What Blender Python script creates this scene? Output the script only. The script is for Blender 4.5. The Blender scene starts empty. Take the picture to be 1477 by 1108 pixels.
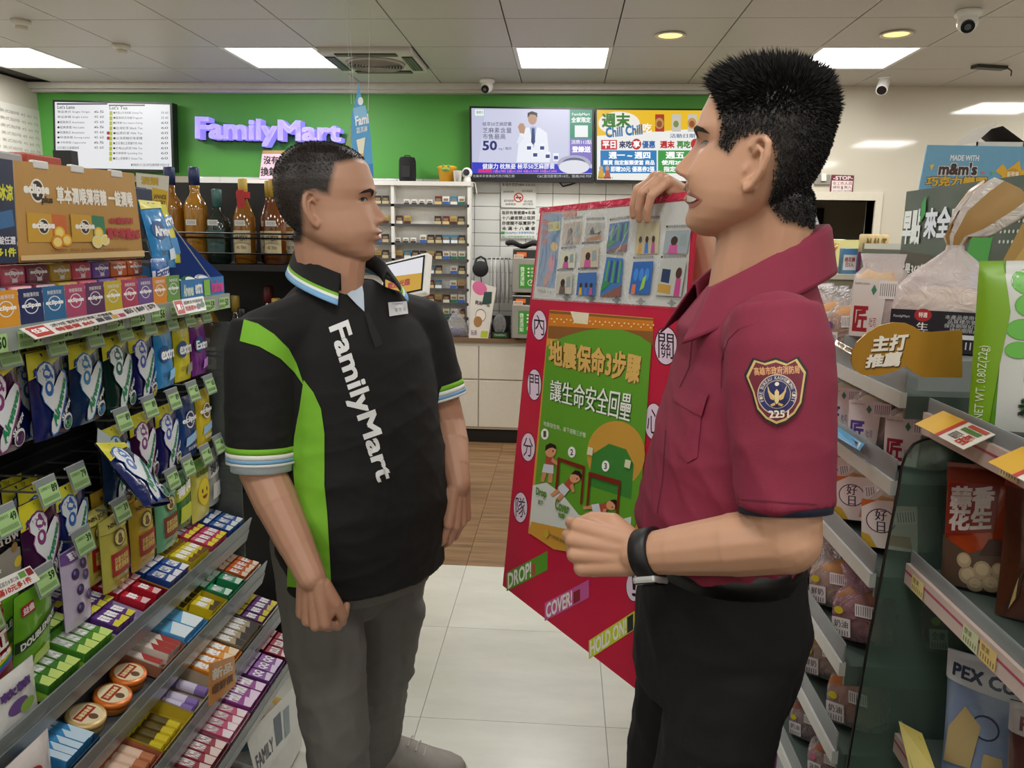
import bpy, bmesh, math, random
import numpy as np
from mathutils import Vector as V, Matrix
from mathutils.bvhtree import BVHTree
random.seed(7)
rnd = random.random
def uni(a, b): return a + (b - a) * rnd()
SC = bpy.context.scene
COL = SC.collection
# ------------------------------------------------------------------ camera
F, PITCH, YAW, ROLL, CH = 1117.9, .1839, .0642, .0152, 1.533
_fw = V((-math.sin(YAW) * math.cos(PITCH), math.cos(YAW) * math.cos(PITCH), -math.sin(PITCH)))
_r = V((math.cos(YAW), math.sin(YAW), 0)); _u = _r.cross(_fw)
_R = _r * math.cos(ROLL) + _u * math.sin(ROLL); _U = -_r * math.sin(ROLL) + _u * math.cos(ROLL)
CAM = V((0, 0, CH))
cd = bpy.data.cameras.new('camera'); co = bpy.data.objects.new('camera', cd); COL.objects.link(co)
cd.sensor_width = 36; cd.lens = F / 1477 * 36; cd.clip_start = .02
m = Matrix((_R, _U, -_fw)).transposed().to_4x4(); m.translation = CAM; co.matrix_world = m
SC.camera = co
# a photo pixel gives a direction; the distance comes from the plane named in the call
def ray(x, y): return _fw * F + _R * (x - 738.5) - _U * (y - 554)
def PY(x, y, Y): d = ray(x, y); return CAM + d * (Y / d.y)
def PX(x, y, X): d = ray(x, y); return CAM + d * (X / d.x)
def PZ(x, y, Z): d = ray(x, y); return CAM + d * ((Z - CH) / d.z)
def PP(x, y, o, n):
    d = ray(x, y); return CAM + d * ((o - CAM).dot(n) / d.dot(n))
def px_of(p):
    v = V(p) - CAM; d = v.dot(_fw)
    return (738.5 + F * v.dot(_R) / d, 554 - F * v.dot(_U) / d) if d > .01 else (-1, -1)
# ------------------------------------------------------------------ world and exposure
w = bpy.data.worlds.new('world'); SC.world = w; w.use_nodes = True
w.node_tree.nodes['Background'].inputs[0].default_value = (.8, .83, .85, 1)
w.node_tree.nodes['Background'].inputs[1].default_value = .12
SC.view_settings.view_transform = 'Standard'; SC.view_settings.look = 'None'
SC.view_settings.gamma = 1; SC.view_settings.use_curve_mapping = False
SC.view_settings.exposure = 0.15
LIGHT_W = 14.5        # watts of one ceiling panel
# ------------------------------------------------------------------ materials
def lin(c): return c / 12.92 if c <= .04045 else ((c + .055) / 1.055) ** 2.4
def hexc(h):
    h = h.lstrip('#'); return tuple(lin(int(h[i:i + 2], 16) / 255) for i in (0, 2, 4))
_M = {}
def M(h, rough=.45, metal=0, emit=0, var=.06, scale=40, bump=0, bscale=300, coat=0, sss=0, emith=None):
    key = (h, rough, metal, emit, var, scale, bump, bscale, coat, sss, emith)
    if key in _M: return _M[key]
    mt = bpy.data.materials.new('m_' + h.strip('#')); mt.use_nodes = True; nt = mt.node_tree
    b = nt.nodes['Principled BSDF']; c = hexc(h)
    b.inputs['Base Color'].default_value = (*c, 1); b.inputs['Roughness'].default_value = rough; b.inputs['Metallic'].default_value = metal
    b.inputs['Coat Weight'].default_value = coat; b.inputs['Coat Roughness'].default_value = .06
    if sss: b.inputs['Subsurface Weight'].default_value = sss; b.inputs['Subsurface Radius'].default_value = (.012, .005, .003); b.inputs['Subsurface Scale'].default_value = 1
    if emit:
        b.inputs['Emission Color'].default_value = (*hexc(emith or h), 1); b.inputs['Emission Strength'].default_value = emit
    if var or bump:
        tc = nt.nodes.new('ShaderNodeTexCoord'); nz = nt.nodes.new('ShaderNodeTexNoise'); nz.inputs['Scale'].default_value = scale; nz.inputs['Detail'].default_value = 3
        nt.links.new(tc.outputs['Object'], nz.inputs['Vector'])
        if var:
            mx = nt.nodes.new('ShaderNodeMix'); mx.data_type = 'RGBA'
            mx.inputs[6].default_value = (*[max(0, v * (1 - var)) for v in c], 1); mx.inputs[7].default_value = (*[min(1, v * (1 + var)) for v in c], 1)
            nt.links.new(nz.outputs['Fac'], mx.inputs[0]); nt.links.new(mx.outputs[2], b.inputs['Base Color'])
        if bump:
            n2 = nt.nodes.new('ShaderNodeTexNoise'); n2.inputs['Scale'].default_value = bscale; nt.links.new(tc.outputs['Object'], n2.inputs['Vector'])
            bp = nt.nodes.new('ShaderNodeBump'); bp.inputs['Strength'].default_value = bump; bp.inputs['Distance'].default_value = .004
            nt.links.new(n2.outputs['Fac'], bp.inputs['Height']); nt.links.new(bp.outputs[0], b.inputs['Normal'])
    _M[key] = mt; return mt
def ink(h): return M(h, .4, 0, 0, 0)
def lit(h, s=.9): return M('#0a0a0a', .35, 0, s, 0, emith=h)
def film(name, tint, clear, rough=.12, bump=.5, bs=25):
    k = ('film', name)
    if k in _M: return _M[k]
    mt = bpy.data.materials.new(name); mt.use_nodes = True; nt = mt.node_tree; nt.nodes.clear()
    out = nt.nodes.new('ShaderNodeOutputMaterial'); tr = nt.nodes.new('ShaderNodeBsdfTransparent'); pb = nt.nodes.new('ShaderNodeBsdfPrincipled')
    c = hexc(tint); tr.inputs[0].default_value = (*[.5 + .5 * v for v in c], 1)
    pb.inputs['Base Color'].default_value = (*c, 1); pb.inputs['Roughness'].default_value = rough
    fr = nt.nodes.new('ShaderNodeLayerWeight'); fr.inputs['Blend'].default_value = .25
    mp = nt.nodes.new('ShaderNodeMapRange'); mp.inputs[3].default_value = 1 - clear; mp.inputs[4].default_value = min(1, (1 - clear) * 4 + .1)
    nt.links.new(fr.outputs['Fresnel'], mp.inputs[0]); mx = nt.nodes.new('ShaderNodeMixShader')
    nt.links.new(mp.outputs[0], mx.inputs[0]); nt.links.new(tr.outputs[0], mx.inputs[1]); nt.links.new(pb.outputs[0], mx.inputs[2]); nt.links.new(mx.outputs[0], out.inputs[0])
    if bump:
        tc = nt.nodes.new('ShaderNodeTexCoord'); n2 = nt.nodes.new('ShaderNodeTexNoise'); n2.inputs['Scale'].default_value = bs; n2.inputs['Detail'].default_value = 4; n2.inputs['Distortion'].default_value = 1.5
        nt.links.new(tc.outputs['Object'], n2.inputs['Vector'])
        bp = nt.nodes.new('ShaderNodeBump'); bp.inputs['Strength'].default_value = bump; bp.inputs['Distance'].default_value = .02
        nt.links.new(n2.outputs['Fac'], bp.inputs['Height']); nt.links.new(bp.outputs[0], pb.inputs['Normal']); nt.links.new(bp.outputs[0], fr.inputs['Normal'])
    _M[k] = mt; return mt
BAG = film('clear_bag', '#f0eeee', .8, .07, .8, 30)
BAGM = film('milky_bag', '#f0e6e4', .5)
GLASS = film('glass', '#a8c4b4', .88, .03, 0)
ACRYL = film('clear_plastic', '#c8d0d0', .72, .1, 0)
# ------------------------------------------------------------------ mesh building
class MB:
    def __init__(s): s.v = []; s.f = []; s.m = []; s.mats = []
    def mi(s, mt):
        if mt not in s.mats: s.mats.append(mt)
        return s.mats.index(mt)
    def add(s, vs, fs, mt):
        o = len(s.v); k = s.mi(mt); s.v += [V(p) for p in vs]
        for f in fs: s.f.append([i + o for i in f]); s.m.append(k)
        return s
    def box(s, a, b, mt, T=None):
        x0, y0, z0 = a; x1, y1, z1 = b
        vs = [V(p) for p in ((x0, y0, z0), (x1, y0, z0), (x1, y1, z0), (x0, y1, z0), (x0, y0, z1), (x1, y0, z1), (x1, y1, z1), (x0, y1, z1))]
        if T: vs = [T @ p for p in vs]
        return s.add(vs, [(0, 3, 2, 1), (4, 5, 6, 7), (0, 1, 5, 4), (1, 2, 6, 5), (2, 3, 7, 6), (3, 0, 4, 7)], mt)
    def rbox(s, a, b, mt, r=.004, T=None):      # box with chamfered edges
        bm = bmesh.new(); bmesh.ops.create_cube(bm, size=1)
        for q in bm.verts: q.co = V([a[i] + (b[i] - a[i]) * (q.co[i] + .5) for i in range(3)])
        bmesh.ops.bevel(bm, geom=list(bm.edges), offset=r, segments=2, affect='EDGES', profile=.6)
        bm.verts.index_update(); s.add([(T @ q.co if T else q.co.copy()) for q in bm.verts], [[q.index for q in f.verts] for f in bm.faces], mt); bm.free(); return s
    def prism(s, pts, z0, z1, mt, T=None):      # polygon in xy extruded in z
        n = len(pts); vs = [V((p[0], p[1], z0)) for p in pts] + [V((p[0], p[1], z1)) for p in pts]
        if T: vs = [T @ p for p in vs]
        return s.add(vs, [list(range(n))[::-1], list(range(n, 2 * n))] + [(i, (i + 1) % n, n + (i + 1) % n, n + i) for i in range(n)], mt)
    def lathe(s, prof, mt, n=16, T=None, sx=1, sy=1):       # (r,z) profile round z
        vs = []; fs = []
        for r, z in prof:
            for i in range(n):
                a = 2 * math.pi * i / n; p = V((r * math.cos(a) * sx, r * math.sin(a) * sy, z)); vs.append(T @ p if T else p)
        for j in range(len(prof) - 1):
            for i in range(n): fs.append((j * n + i, j * n + (i + 1) % n, (j + 1) * n + (i + 1) % n, (j + 1) * n + i))
        fs.append(list(range(n))[::-1]); fs.append([(len(prof) - 1) * n + i for i in range(n)])
        return s.add(vs, fs, mt)
    def tube(s, pts, r, mt, n=8):
        pts = [V(p) for p in pts]; rs = r if isinstance(r, (list, tuple)) else [r] * len(pts); rings = []
        up = V((.13, .37, .92))
        for i, p in enumerate(pts):
            d = (pts[min(i + 1, len(pts) - 1)] - pts[max(i - 1, 0)]).normalized()
            a = d.cross(up)
            if a.length < .05: a = d.cross(V((1, 0, 0)))
            a.normalize(); b = d.cross(a)
            rings.append([p + (a * math.cos(t) + b * math.sin(t)) * rs[i] for t in [2 * math.pi * k / n for k in range(n)]])
        return s.loft(rings, mt)
    def loft(s, rings, mt, cap=True):
        n = len(rings[0]); vs = [p for r in rings for p in r]
        fs = [(j * n + i, j * n + (i + 1) % n, (j + 1) * n + (i + 1) % n, (j + 1) * n + i) for j in range(len(rings) - 1) for i in range(n)]
        if cap: fs += [list(range(n))[::-1], [(len(rings) - 1) * n + i for i in range(n)]]
        return s.add(vs, fs, mt)
    def grid(s, fn, nu, nv, mt, closed=False):
        vs = [fn(i / nu, j / nv) for j in range(nv + 1) for i in range(nu + 1)]
        return s.add(vs, [(j * (nu + 1) + i, j * (nu + 1) + i + 1, (j + 1) * (nu + 1) + i + 1, (j + 1) * (nu + 1) + i) for j in range(nv) for i in range(nu)], mt)
    def sph(s, c, r, mt, n=12, k=8, T=None):
        r = (r, r, r) if not isinstance(r, (tuple, list)) else r
        prof = []; vs = []; fs = []
        for j in range(k + 1):
            t = math.pi * j / k
            for i in range(n):
                a = 2 * math.pi * i / n; p = V((r[0] * math.sin(t) * math.cos(a), r[1] * math.sin(t) * math.sin(a), r[2] * math.cos(t)))
                vs.append((T @ p if T else p) + V(c))
        for j in range(k):
            for i in range(n): fs.append((j * n + i, (j + 1) * n + i, (j + 1) * n + (i + 1) % n, j * n + (i + 1) % n))
        return s.add(vs, fs, mt)
    def quad(s, a, b, c, d, mt): return s.add([a, b, c, d], [(0, 1, 2, 3)], mt)
    def mesh(s, name, smooth=False, o=V((0, 0, 0))):
        me = bpy.data.meshes.new(name); me.from_pydata([tuple(p - o) for p in s.v], [], s.f)
        for mt in s.mats: me.materials.append(mt)
        me.polygons.foreach_set('material_index', s.m)
        if smooth: me.polygons.foreach_set('use_smooth', [True] * len(s.f))
        me.update(); return me
    def build(s, name, parent=None, smooth=False, loc=None, **kw):
        """one mesh object; vertices are given in the parent's space (or the world, moved to origin `loc`)"""
        o = V(loc) if loc is not None else V((0, 0, 0))
        return put(name, s.mesh(name, smooth, o), parent, o, **kw)
def put(name, me, parent=None, loc=(0, 0, 0), **kw):
    ob = bpy.data.objects.new(name, me); COL.objects.link(ob); ob.location = loc
    if parent: ob.parent = parent
    tag(ob, **kw); return ob
def tag(ob, label=None, cat=None, group=None, kind=None):
    if label: ob['label'] = label
    if cat: ob['category'] = cat
    if group: ob['group'] = group
    if kind: ob['kind'] = kind
    return ob
def empty(name, loc, label=None, cat=None, group=None, rot=None, kind=None):
    ob = bpy.data.objects.new(name, None); COL.objects.link(ob); ob.location = loc; ob.empty_display_size = .05
    if rot is not None: ob.rotation_euler = rot
    return tag(ob, label, cat, group, kind)
def kids(o): return [c for c in _KID.get(o.name, [])]
_KID = {}
def copy_tree(o, parent=None, **kw):
    c = o.copy(); COL.objects.link(c); c.parent = parent
    tag(c, **kw)
    for ch in [q for q in o.children]: copy_tree(ch, c)
    return c
def frame(o, x, y, z):      # matrix from axes
    mm = Matrix((V(x), V(y), V(z))).transposed().to_4x4(); mm.translation = V(o); return mm
# ------------------------------------------------------------------ flat print: text, polygons mapped to a surface
_T = {}
def glyphs(s, bold=0.0):
    """text as a flat mesh in the unit square; bold = overlaid copies, shifted a little"""
    k = (s, bold)
    if k in _T: return _T[k]
    c = bpy.data.curves.new('t', 'FONT'); c.body = s; c.resolution_u = 2; c.space_line = .95
    if '\n' in s: c.align_x = 'CENTER'
    o = bpy.data.objects.new('t', c); me = o.to_mesh()
    v0 = [(p.co.x, p.co.y) for p in me.vertices]; f0 = [list(f.vertices) for f in me.polygons]
    o.to_mesh_clear(); bpy.data.objects.remove(o); bpy.data.curves.remove(c)
    if not v0: v0 = [(0, 0), (1, 1)]
    vs = []; fs = []; parts = []
    q = bold * .9
    for dx, dy in ([(0, 0)] if bold < .015 else [(-q, 0), (q, 0)] if bold < .025 else [(-q, -q), (q, -q), (q, q), (-q, q), (0, 0)]):
        parts.append(len(f0)); fs += [[i + len(vs) for i in f] for f in f0]; vs += [(x + dx, y + dy) for x, y in v0]
    x0 = min(p[0] for p in vs); x1 = max(p[0] for p in vs); y0 = min(p[1] for p in vs); y1 = max(p[1] for p in vs)
    r = ([((p[0] - x0) / (x1 - x0), (p[1] - y0) / (y1 - y0)) for p in vs], fs, (x1 - x0) / (y1 - y0)); _T[k] = r; return r
def refine(vs, fs, maxlen, rounds=5):
    bm = bmesh.new(); q = [bm.verts.new((p[0], p[1], 0)) for p in vs]
    for f in fs:
        try: bm.faces.new([q[i] for i in f])
        except ValueError: pass
    bmesh.ops.triangulate(bm, faces=list(bm.faces))
    for _ in range(rounds):
        es = [e for e in bm.edges if e.calc_length() > maxlen]
        if not es: break
        bmesh.ops.subdivide_edges(bm, edges=es, cuts=1); bmesh.ops.triangulate(bm, faces=[f for f in bm.faces if len(f.verts) > 3])
    bm.verts.index_update()
    r = [(p.co.x, p.co.y) for p in bm.verts], [[p.index for p in f.verts] for f in bm.faces]; bm.free(); return r
def quadmap(q):     # TL TR BR BL -> bilinear, (u right, v up)
    a, b, c, d = [V(p) for p in q]
    return lambda u, v: d * (1 - u) * (1 - v) + c * u * (1 - v) + b * u * v + a * (1 - u) * v
def ell(cx, cy, rx, ry, n=20, a0=0, a1=2 * math.pi): return [(cx + rx * math.cos(a0 + (a1 - a0) * i / n), cy + ry * math.sin(a0 + (a1 - a0) * i / n)) for i in range(n if a1 - a0 > 6.2 else n + 1)]
def rect(x0, y0, x1, y1): return [(x0, y0), (x1, y0), (x1, y1), (x0, y1)]
class Print:
    """flat print in (u,v), laid on the surface S(u,v,height)"""
    def __init__(s, S, step=None): s.S = S; s.mb = MB(); s.h = .0004; s.step = step
    def _put(s, vs, fs, mt):
        if s.step: vs, fs = refine(vs, fs, s.step)
        s.mb.add([s.S(p[0], p[1], s.h) for p in vs], fs, mt); s.h += .00007
    def poly(s, pts, mt): s._put(pts, [list(range(len(pts)))], mt if not isinstance(mt, str) else ink(mt)); return s
    def text(s, t, box, mt, bold=0.0, ang=0, keep=True):
        """box = x0,y0,x1,y1 in uv, or four uv corners TL TR BR BL"""
        vs, fs, asp = glyphs(t, bold)
        if len(box) == 4 and not hasattr(box[0], '__len__'):
            x0, y0, x1, y1 = box; q = [(x0, y1), (x1, y1), (x1, y0), (x0, y0)]
        else: q = box
        mp = quadmap([(p[0], p[1], 0) for p in q]); vs = [tuple(mp(*p))[:2] for p in vs]
        n = len(glyphs(t, 0)[0]); m_ = mt if not isinstance(mt, str) else ink(mt); nf = len(glyphs(t, 0)[1]); h0 = s.h
        for k in range(max(1, len(vs) // n)): s._put(vs[k * n:(k + 1) * n], [[i - k * n for i in f] for f in fs[k * nf:(k + 1) * nf]], m_); s.h = h0 + .00003 * (k + 1)
        s.h = h0 + .0002; return s
    def build(s, name, parent=None, **kw): return s.mb.build(name, parent, **kw)
def plane_S(o, x, y, w=1, h=1):      # u along x*w, v along y*h, raised along the normal
    o = V(o); x = V(x).normalized(); y = V(y).normalized(); n = x.cross(y).normalized()
    return lambda u, v, e=0: o + x * (u * w) + y * (v * h) + n * e
def px_S(o, n):      # u,v are photo pixels, laid on the plane (o,n); v is the pixel row
    n = V(n).normalized(); o = V(o)
    if n.dot(CAM - o) < 0: n = -n
    return lambda u, v, e=0: PP(u, v, o, n) + n * e
def remesh(mb, voxel, smooth=3, factor=.5):
    me = mb.mesh('tmp'); o = bpy.data.objects.new('tmp', me); COL.objects.link(o)
    r = o.modifiers.new('r', 'REMESH'); r.mode = 'VOXEL'; r.voxel_size = voxel
    if smooth: sm = o.modifiers.new('s', 'SMOOTH'); sm.factor = factor; sm.iterations = smooth
    bpy.context.view_layer.update(); dg = bpy.context.evaluated_depsgraph_get()
    out = bpy.data.meshes.new_from_object(o.evaluated_get(dg)); bpy.data.objects.remove(o); bpy.data.meshes.remove(me)
    out.materials.clear(); return out
def coords(me):
    a = np.empty(len(me.vertices) * 3, np.float32); me.vertices.foreach_get('co', a); return a.reshape(-1, 3)
def setco(me, a): me.vertices.foreach_set('co', np.ascontiguousarray(a, np.float32).ravel()); me.update()
def normals(me):
    a = np.empty(len(me.vertices) * 3, np.float32); me.vertices.foreach_get('normal', a); return a.reshape(-1, 3)
def smoothed(me): me.polygons.foreach_set('use_smooth', [True] * len(me.polygons)); return me
def bvh(me, o=V((0, 0, 0))): return BVHTree.FromPolygons([p.co + o for p in me.vertices], [tuple(f.vertices) for f in me.polygons])
# ================================================================== the room
CZ = 2.665; WY = 6.08; WL = -4.13; WR = 4.5; FY = -2.6
WALLM = M('#c9c3b4', .5, var=.03, scale=3)
CEILM = M('#c4c2bd', .42, var=.03, scale=60, bump=.1, bscale=400)
fl = MB().box((WL, FY, -.05), (WR, WY + 2.5, -.012), M('#77756c', .8)).build('floor', kind='structure')
# floor tiles and wood-look planks, aligned with the joint at x = -0.43
def tilemat(name, a, b, rough, stretch=None, coat=0):
    mt = bpy.data.materials.new(name); mt.use_nodes = True; nt = mt.node_tree; b_ = nt.nodes['Principled BSDF']
    g = nt.nodes.new('ShaderNodeNewGeometry'); mp = nt.nodes.new('ShaderNodeMapping'); nz = nt.nodes.new('ShaderNodeTexNoise'); rp = nt.nodes.new('ShaderNodeValToRGB')
    oi = nt.nodes.new('ShaderNodeObjectInfo'); ad = nt.nodes.new('ShaderNodeVectorMath'); ad.operation = 'ADD'; sc = nt.nodes.new('ShaderNodeVectorMath'); sc.operation = 'SCALE'; sc.inputs['Scale'].default_value = 37
    cmb = nt.nodes.new('ShaderNodeCombineXYZ')
    for k in range(3): nt.links.new(oi.outputs['Random'], cmb.inputs[k])
    nt.links.new(cmb.outputs[0], sc.inputs[0]); nt.links.new(g.outputs['Position'], ad.inputs[0]); nt.links.new(sc.outputs[0], ad.inputs[1])
    nt.links.new(ad.outputs[0], mp.inputs[0]); mp.inputs['Scale'].default_value = stretch or (3, 3, 3)
    nt.links.new(mp.outputs[0], nz.inputs['Vector']); nz.inputs['Scale'].default_value = 1; nz.inputs['Detail'].default_value = 8; nz.inputs['Roughness'].default_value = .65
    nt.links.new(nz.outputs['Fac'], rp.inputs[0]); rp.color_ramp.elements[0].color = (*hexc(a), 1); rp.color_ramp.elements[1].color = (*hexc(b), 1)
    rp.color_ramp.elements[0].position = .3; rp.color_ramp.elements[1].position = .7
    nt.links.new(rp.outputs[0], b_.inputs['Base Color']); b_.inputs['Roughness'].default_value = rough; b_.inputs['Coat Weight'].default_value = coat; b_.inputs['Coat Roughness'].default_value = .08
    return mt
TILE = tilemat('floor_tile', '#c3c3b8', '#d6d5ca', .28, (2, 6, 2), .3)
WOOD = tilemat('wood_plank', '#63492f', '#9c7a55', .45, (1.6, 26, 3))
tm = MB().box((-.2992, -.2992, -.012), (.2992, .2992, 0), TILE).mesh('tile')
for i in range(-5, 6):
    for j in range(-4, 6):
        if i < -2 and j < 2 and j > 3: continue
        put('tile', tm, fl, (-.4278 + .6 * i + .3, 2.26 + .6 * (j - 4) + .3 + 1.2, 0)) if .6 * (j - 4) + 2.26 + 1.2 < 3.4 else None
pm_ = MB().box((-.299, -.0745, -.012), (.299, .0745, 0), WOOD).mesh('plank')
for i in range(-4, 6):
    for j in range(17):
        put('plank', pm_, fl, (-.4278 + .6 * i + .3 + (.0 if True else .3), 3.46 + .15 * j + .075, 0))
MB().box((WL, FY, -.012), (WR, 1.06, 0), TILE).box((-2.83, 3.46, -.012), (WL, WY + 2.4, 0), WOOD).box((3.17, 3.46, -.012), (WR, WY + 2.4, 0), WOOD).build('floor_rest', fl)
# ceiling
ce = MB().box((WL - .2, FY, CZ + .02), (WR + .2, WY + .2, CZ + .1), M('#55534f', .9)).box((WL, FY, CZ), (WR, 3.7, CZ + .03), CEILM).build('ceiling', kind='structure')
LX = [-3.645, -1.845, -.045, 1.755, 3.555]
ct = MB().box((-.2965, -.2965, 0), (.2965, .2965, .015), CEILM).mesh('ceiling_tile')
for i in range(-2, 13):
    for j in range(-1, 3):
        cx = -3.345 + .6 * i + .3; cy = 4.30 + .6 * j + .3
        if cx < WL - .1 or (j == 1 and min(abs(cx - q) for q in LX) < .1): continue
        if j == 1 and abs(cx + 1.245) < .1: continue
        put('ceiling_tile', ct, ce, (cx, cy, CZ))
# light panels: frame, diffuser and the lamp itself
SEE = ['beside the left wall', 'next to the glowing shop sign', 'above the two screens', 'above the taller person in maroon', 'towards the right wall']
fm = MB()
for a, b in (((-.3, -.3, 0), (.3, -.275, .012)), ((-.3, .275, 0), (.3, .3, .012)), ((-.3, -.275, 0), (-.275, .275, .012)), ((.275, -.275, 0), (.3, .275, .012))): fm.box(a, b, M('#e8e8e6', .4))
fm = fm.mesh('light_frame'); dm = MB().box((-.275, -.275, .006), (.275, .275, .012), M('#ffffff', .6, 0, 2.6, 0, emith='#fdfdff')).mesh('diffuser')
for j, y in enumerate((5.2, 2.8, .4, -1.9)):
    for i, x in enumerate(LX):
        e = empty('ceiling_light', (x, y, CZ - .002), ('square white ceiling light panel ' + SEE[i]) if j == 0 else 'square white ceiling light panel over the aisle %s, %s' % (['along the left wall', 'of the candy shelf', 'between the two shelves', 'of the bread shelf', 'along the right wall'][i], ['midway down the shop', 'near the shop front', 'at the shop front'][j - 1]), 'light', 'ceiling light panels')
        seen = any(0 < (c_ := px_of(V((x + a, y + d, CZ))))[0] < 1477 and 0 < c_[1] < 1108 for a in (-.3, .3) for d in (-.3, .3)) and y > 0
        put('light_frame', fm, e); put('diffuser' if seen else 'diffuser_offscreen', dm, e)
        ld = bpy.data.lights.new('panel_lamp', 'AREA'); ld.shape = 'SQUARE'; ld.size = .55; ld.energy = LIGHT_W; ld.color = (1, .985, .96)
        lo = bpy.data.objects.new('panel_lamp' if seen else 'panel_lamp_offscreen', ld); COL.objects.link(lo); lo.parent = e; lo.location = (0, 0, -.004)
for i, (x, y, s) in enumerate(((.553, 4.627, 'near the second promotion screen'), (1.763, 4.606, 'beside the square light panel above the person in maroon'))):
    e = empty('downlight', (x, y, CZ - .001), 'round warm yellow recessed downlight ' + s, 'light', 'round downlights')
    MB().lathe([(.075, 0), (.085, -.004), (.085, -.008), (.068, -.008), (.066, 0)], M('#e4dfd2', .4), 24).build('ring', e, True)
    MB().lathe([(.001, -.003), (.067, -.003), (.067, -.001), (.001, -.001)], M('#ffe6a8', .5, 0, 1.6, 0, emith='#ffd27a'), 24).build('lens', e)
    ld = bpy.data.lights.new('down_lamp', 'AREA'); ld.shape = 'DISK'; ld.size = .12; ld.energy = 2.5; ld.color = (1, .8, .5)
    lo = bpy.data.objects.new('down_lamp', ld); COL.objects.link(lo); lo.parent = e; lo.location = (0, 0, -.012)
# walls
GREEN = M('#4f9a3c', .55, var=.03, scale=4)
SHINY = M('#cfc9b9', .06, 0, 0, .02, 3, coat=.4)
GROUT = M('#8f8f8b', .8)
DX0, DX1, DZ = 1.35, 2.29, 1.86
wb = MB().box((WL, WY, 1.985), (1.2, WY + .15, CZ), GREEN).box((-2.92, WY, 0), (1.2, WY + .15, 1.985), GROUT).box((WL, WY, 0), (-2.92, WY + .15, 1.985), WALLM).box((1.2, WY, 0), (DX0, WY + .15, CZ), WALLM).box((DX0, WY, DZ), (DX1, WY + .15, CZ), SHINY).box((DX1, WY, 0), (WR, WY + .15, CZ), SHINY).build('wall_back', kind='structure')
wt = MB().rbox((-.0985, -.012, -.0485), (.0985, .004, .0485), M('#dfe0dc', .08, coat=.5, var=.03, scale=2), .004).mesh('wall_tile')
for i in range(20):
    for k in range(12):
        put('wall_tile', wt, wb, (-2.8 + .2 * i, WY, 1.932 - .1 * k))
MB().box((WL, FY, 0), (WL - .15, WY, CZ), WALLM).build('wall_left', kind='structure')
MB().box((WR, FY, 0), (WR + .15, WY, CZ), WALLM).build('wall_right', kind='structure')
MB().box((WL, FY, 0), (WR, FY - .15, CZ), WALLM).build('wall_front', kind='structure')
MB().box((WL, WY - .1, CZ - .045), (1.25, WY, CZ - .002), M('#cdcbc4', .5)).box((WL, WY - .06, CZ - .065), (1.25, WY, CZ - .045), M('#c3c1ba', .5)).build('trim_1', kind='structure')
# doorway: frame and the dim room behind it
MB().box((DX0 - .05, WY - .02, DZ), (DX1 + .05, WY + .16, DZ + .06), M('#d8d3c2', .4)).box((DX1, WY - .02, 0), (DX1 + .05, WY + .16, DZ), M('#d8d3c2', .4)).box((DX0 - .05, WY - .02, 0), (DX0, WY + .16, DZ), M('#d8d3c2', .4)).build('door_1', kind='structure')
DIM = WALLM
MB().box((.6, 8.4, 0), (3.4, 8.5, 2.5), DIM).box((.6, WY + .15, 0), (.7, 8.4, 2.5), DIM).box((3.3, WY + .15, 0), (3.4, 8.4, 2.5), DIM).box((.6, WY + .15, 2.4), (3.4, 8.4, 2.5), DIM).build('wall_backroom', kind='structure')
e = empty('back_room_door', (2.45, 8.36, 0), 'dark panelled door in the dim room beyond the doorway', 'door')
MB().box((-.28, 0, 0), (.28, .03, 1.5), M('#2e302e', .6)).box((-.33, 0, 0), (-.28, .035, 1.55), M('#4a4a47', .6)).box((.28, 0, 0), (.33, .035, 1.55), M('#4a4a47', .6)).build('door_leaf', e)
MB().box((-.3, -.01, 1.72), (.2, .02, 1.9), M('#262624', .6)).box((-.27, -.02, 1.74), (.17, -.01, 1.88), M('#3c3c3a', .4)).build('transom', e)
# air conditioner cassette
e = empty('air_conditioner', (-1.245, 5.2, CZ - .001), 'white ceiling cassette air conditioner with round grille and slotted vents', 'air conditioner')
b = MB().rbox((-.29, -.29, -.03), (.29, .29, .012), M('#cfcdc6', .4), .01); b.build('body', e)
MB().lathe([(.19, -.03), (.185, -.045), (.02, -.05)], M('#b4b0a6', .5), 32).build('grille', e, True)
for k in range(9): MB().lathe([(.02 + .019 * k, -.0505 + .0005 * k), (.026 + .019 * k, -.054 + .0005 * k), (.03 + .019 * k, -.0505 + .0005 * k)], M('#8f8b82', .5), 28).build('grille_ring', e)
for a in range(4):
    T = Matrix.Rotation(a * math.pi / 2, 4, 'Z')
    b = MB().box((-.19, .21, -.036), (.19, .275, -.029), M('#2b2b29', .5), T)
    for k in range(3): b.box((-.185, .222 + .018 * k, -.039), (.185, .23 + .018 * k, -.03), M('#77756f', .4), T)
    b.build('vent', e)
# cameras, detectors, bracket
def dome(loc, lab, az, s=1):
    e = empty('dome_camera', loc, lab, 'camera')
    MB().lathe([(.05 * s, 0), (.055 * s, -.008 * s), (.055 * s, -.022 * s), (.042 * s, -.03 * s)], M('#e6e5e1', .35), 24).build('mount', e, True)
    MB().sph((0, 0, -.05 * s), .044 * s, M('#e9e8e4', .3), 20, 12).build('housing', e, True)
    d = V((math.cos(az) * .8, math.sin(az) * .8, -.6)).normalized(); c = V((0, 0, -.05 * s))
    MB().tube([c + d * .03 * s, c + d * .047 * s], .028 * s, M('#1b1c1e', .15), 16).tube([c + d * .047 * s, c + d * .049 * s], .014 * s, M('#5a6068', .1), 12).build('lens', e)
dome((-.588, 5.84, CZ), 'small white dome security camera beside the green wall', -1.9)
dome((1.931, 4.18, CZ), 'larger white dome security camera with a dark lens past the round downlight', -1.9, 1.1)
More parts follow.
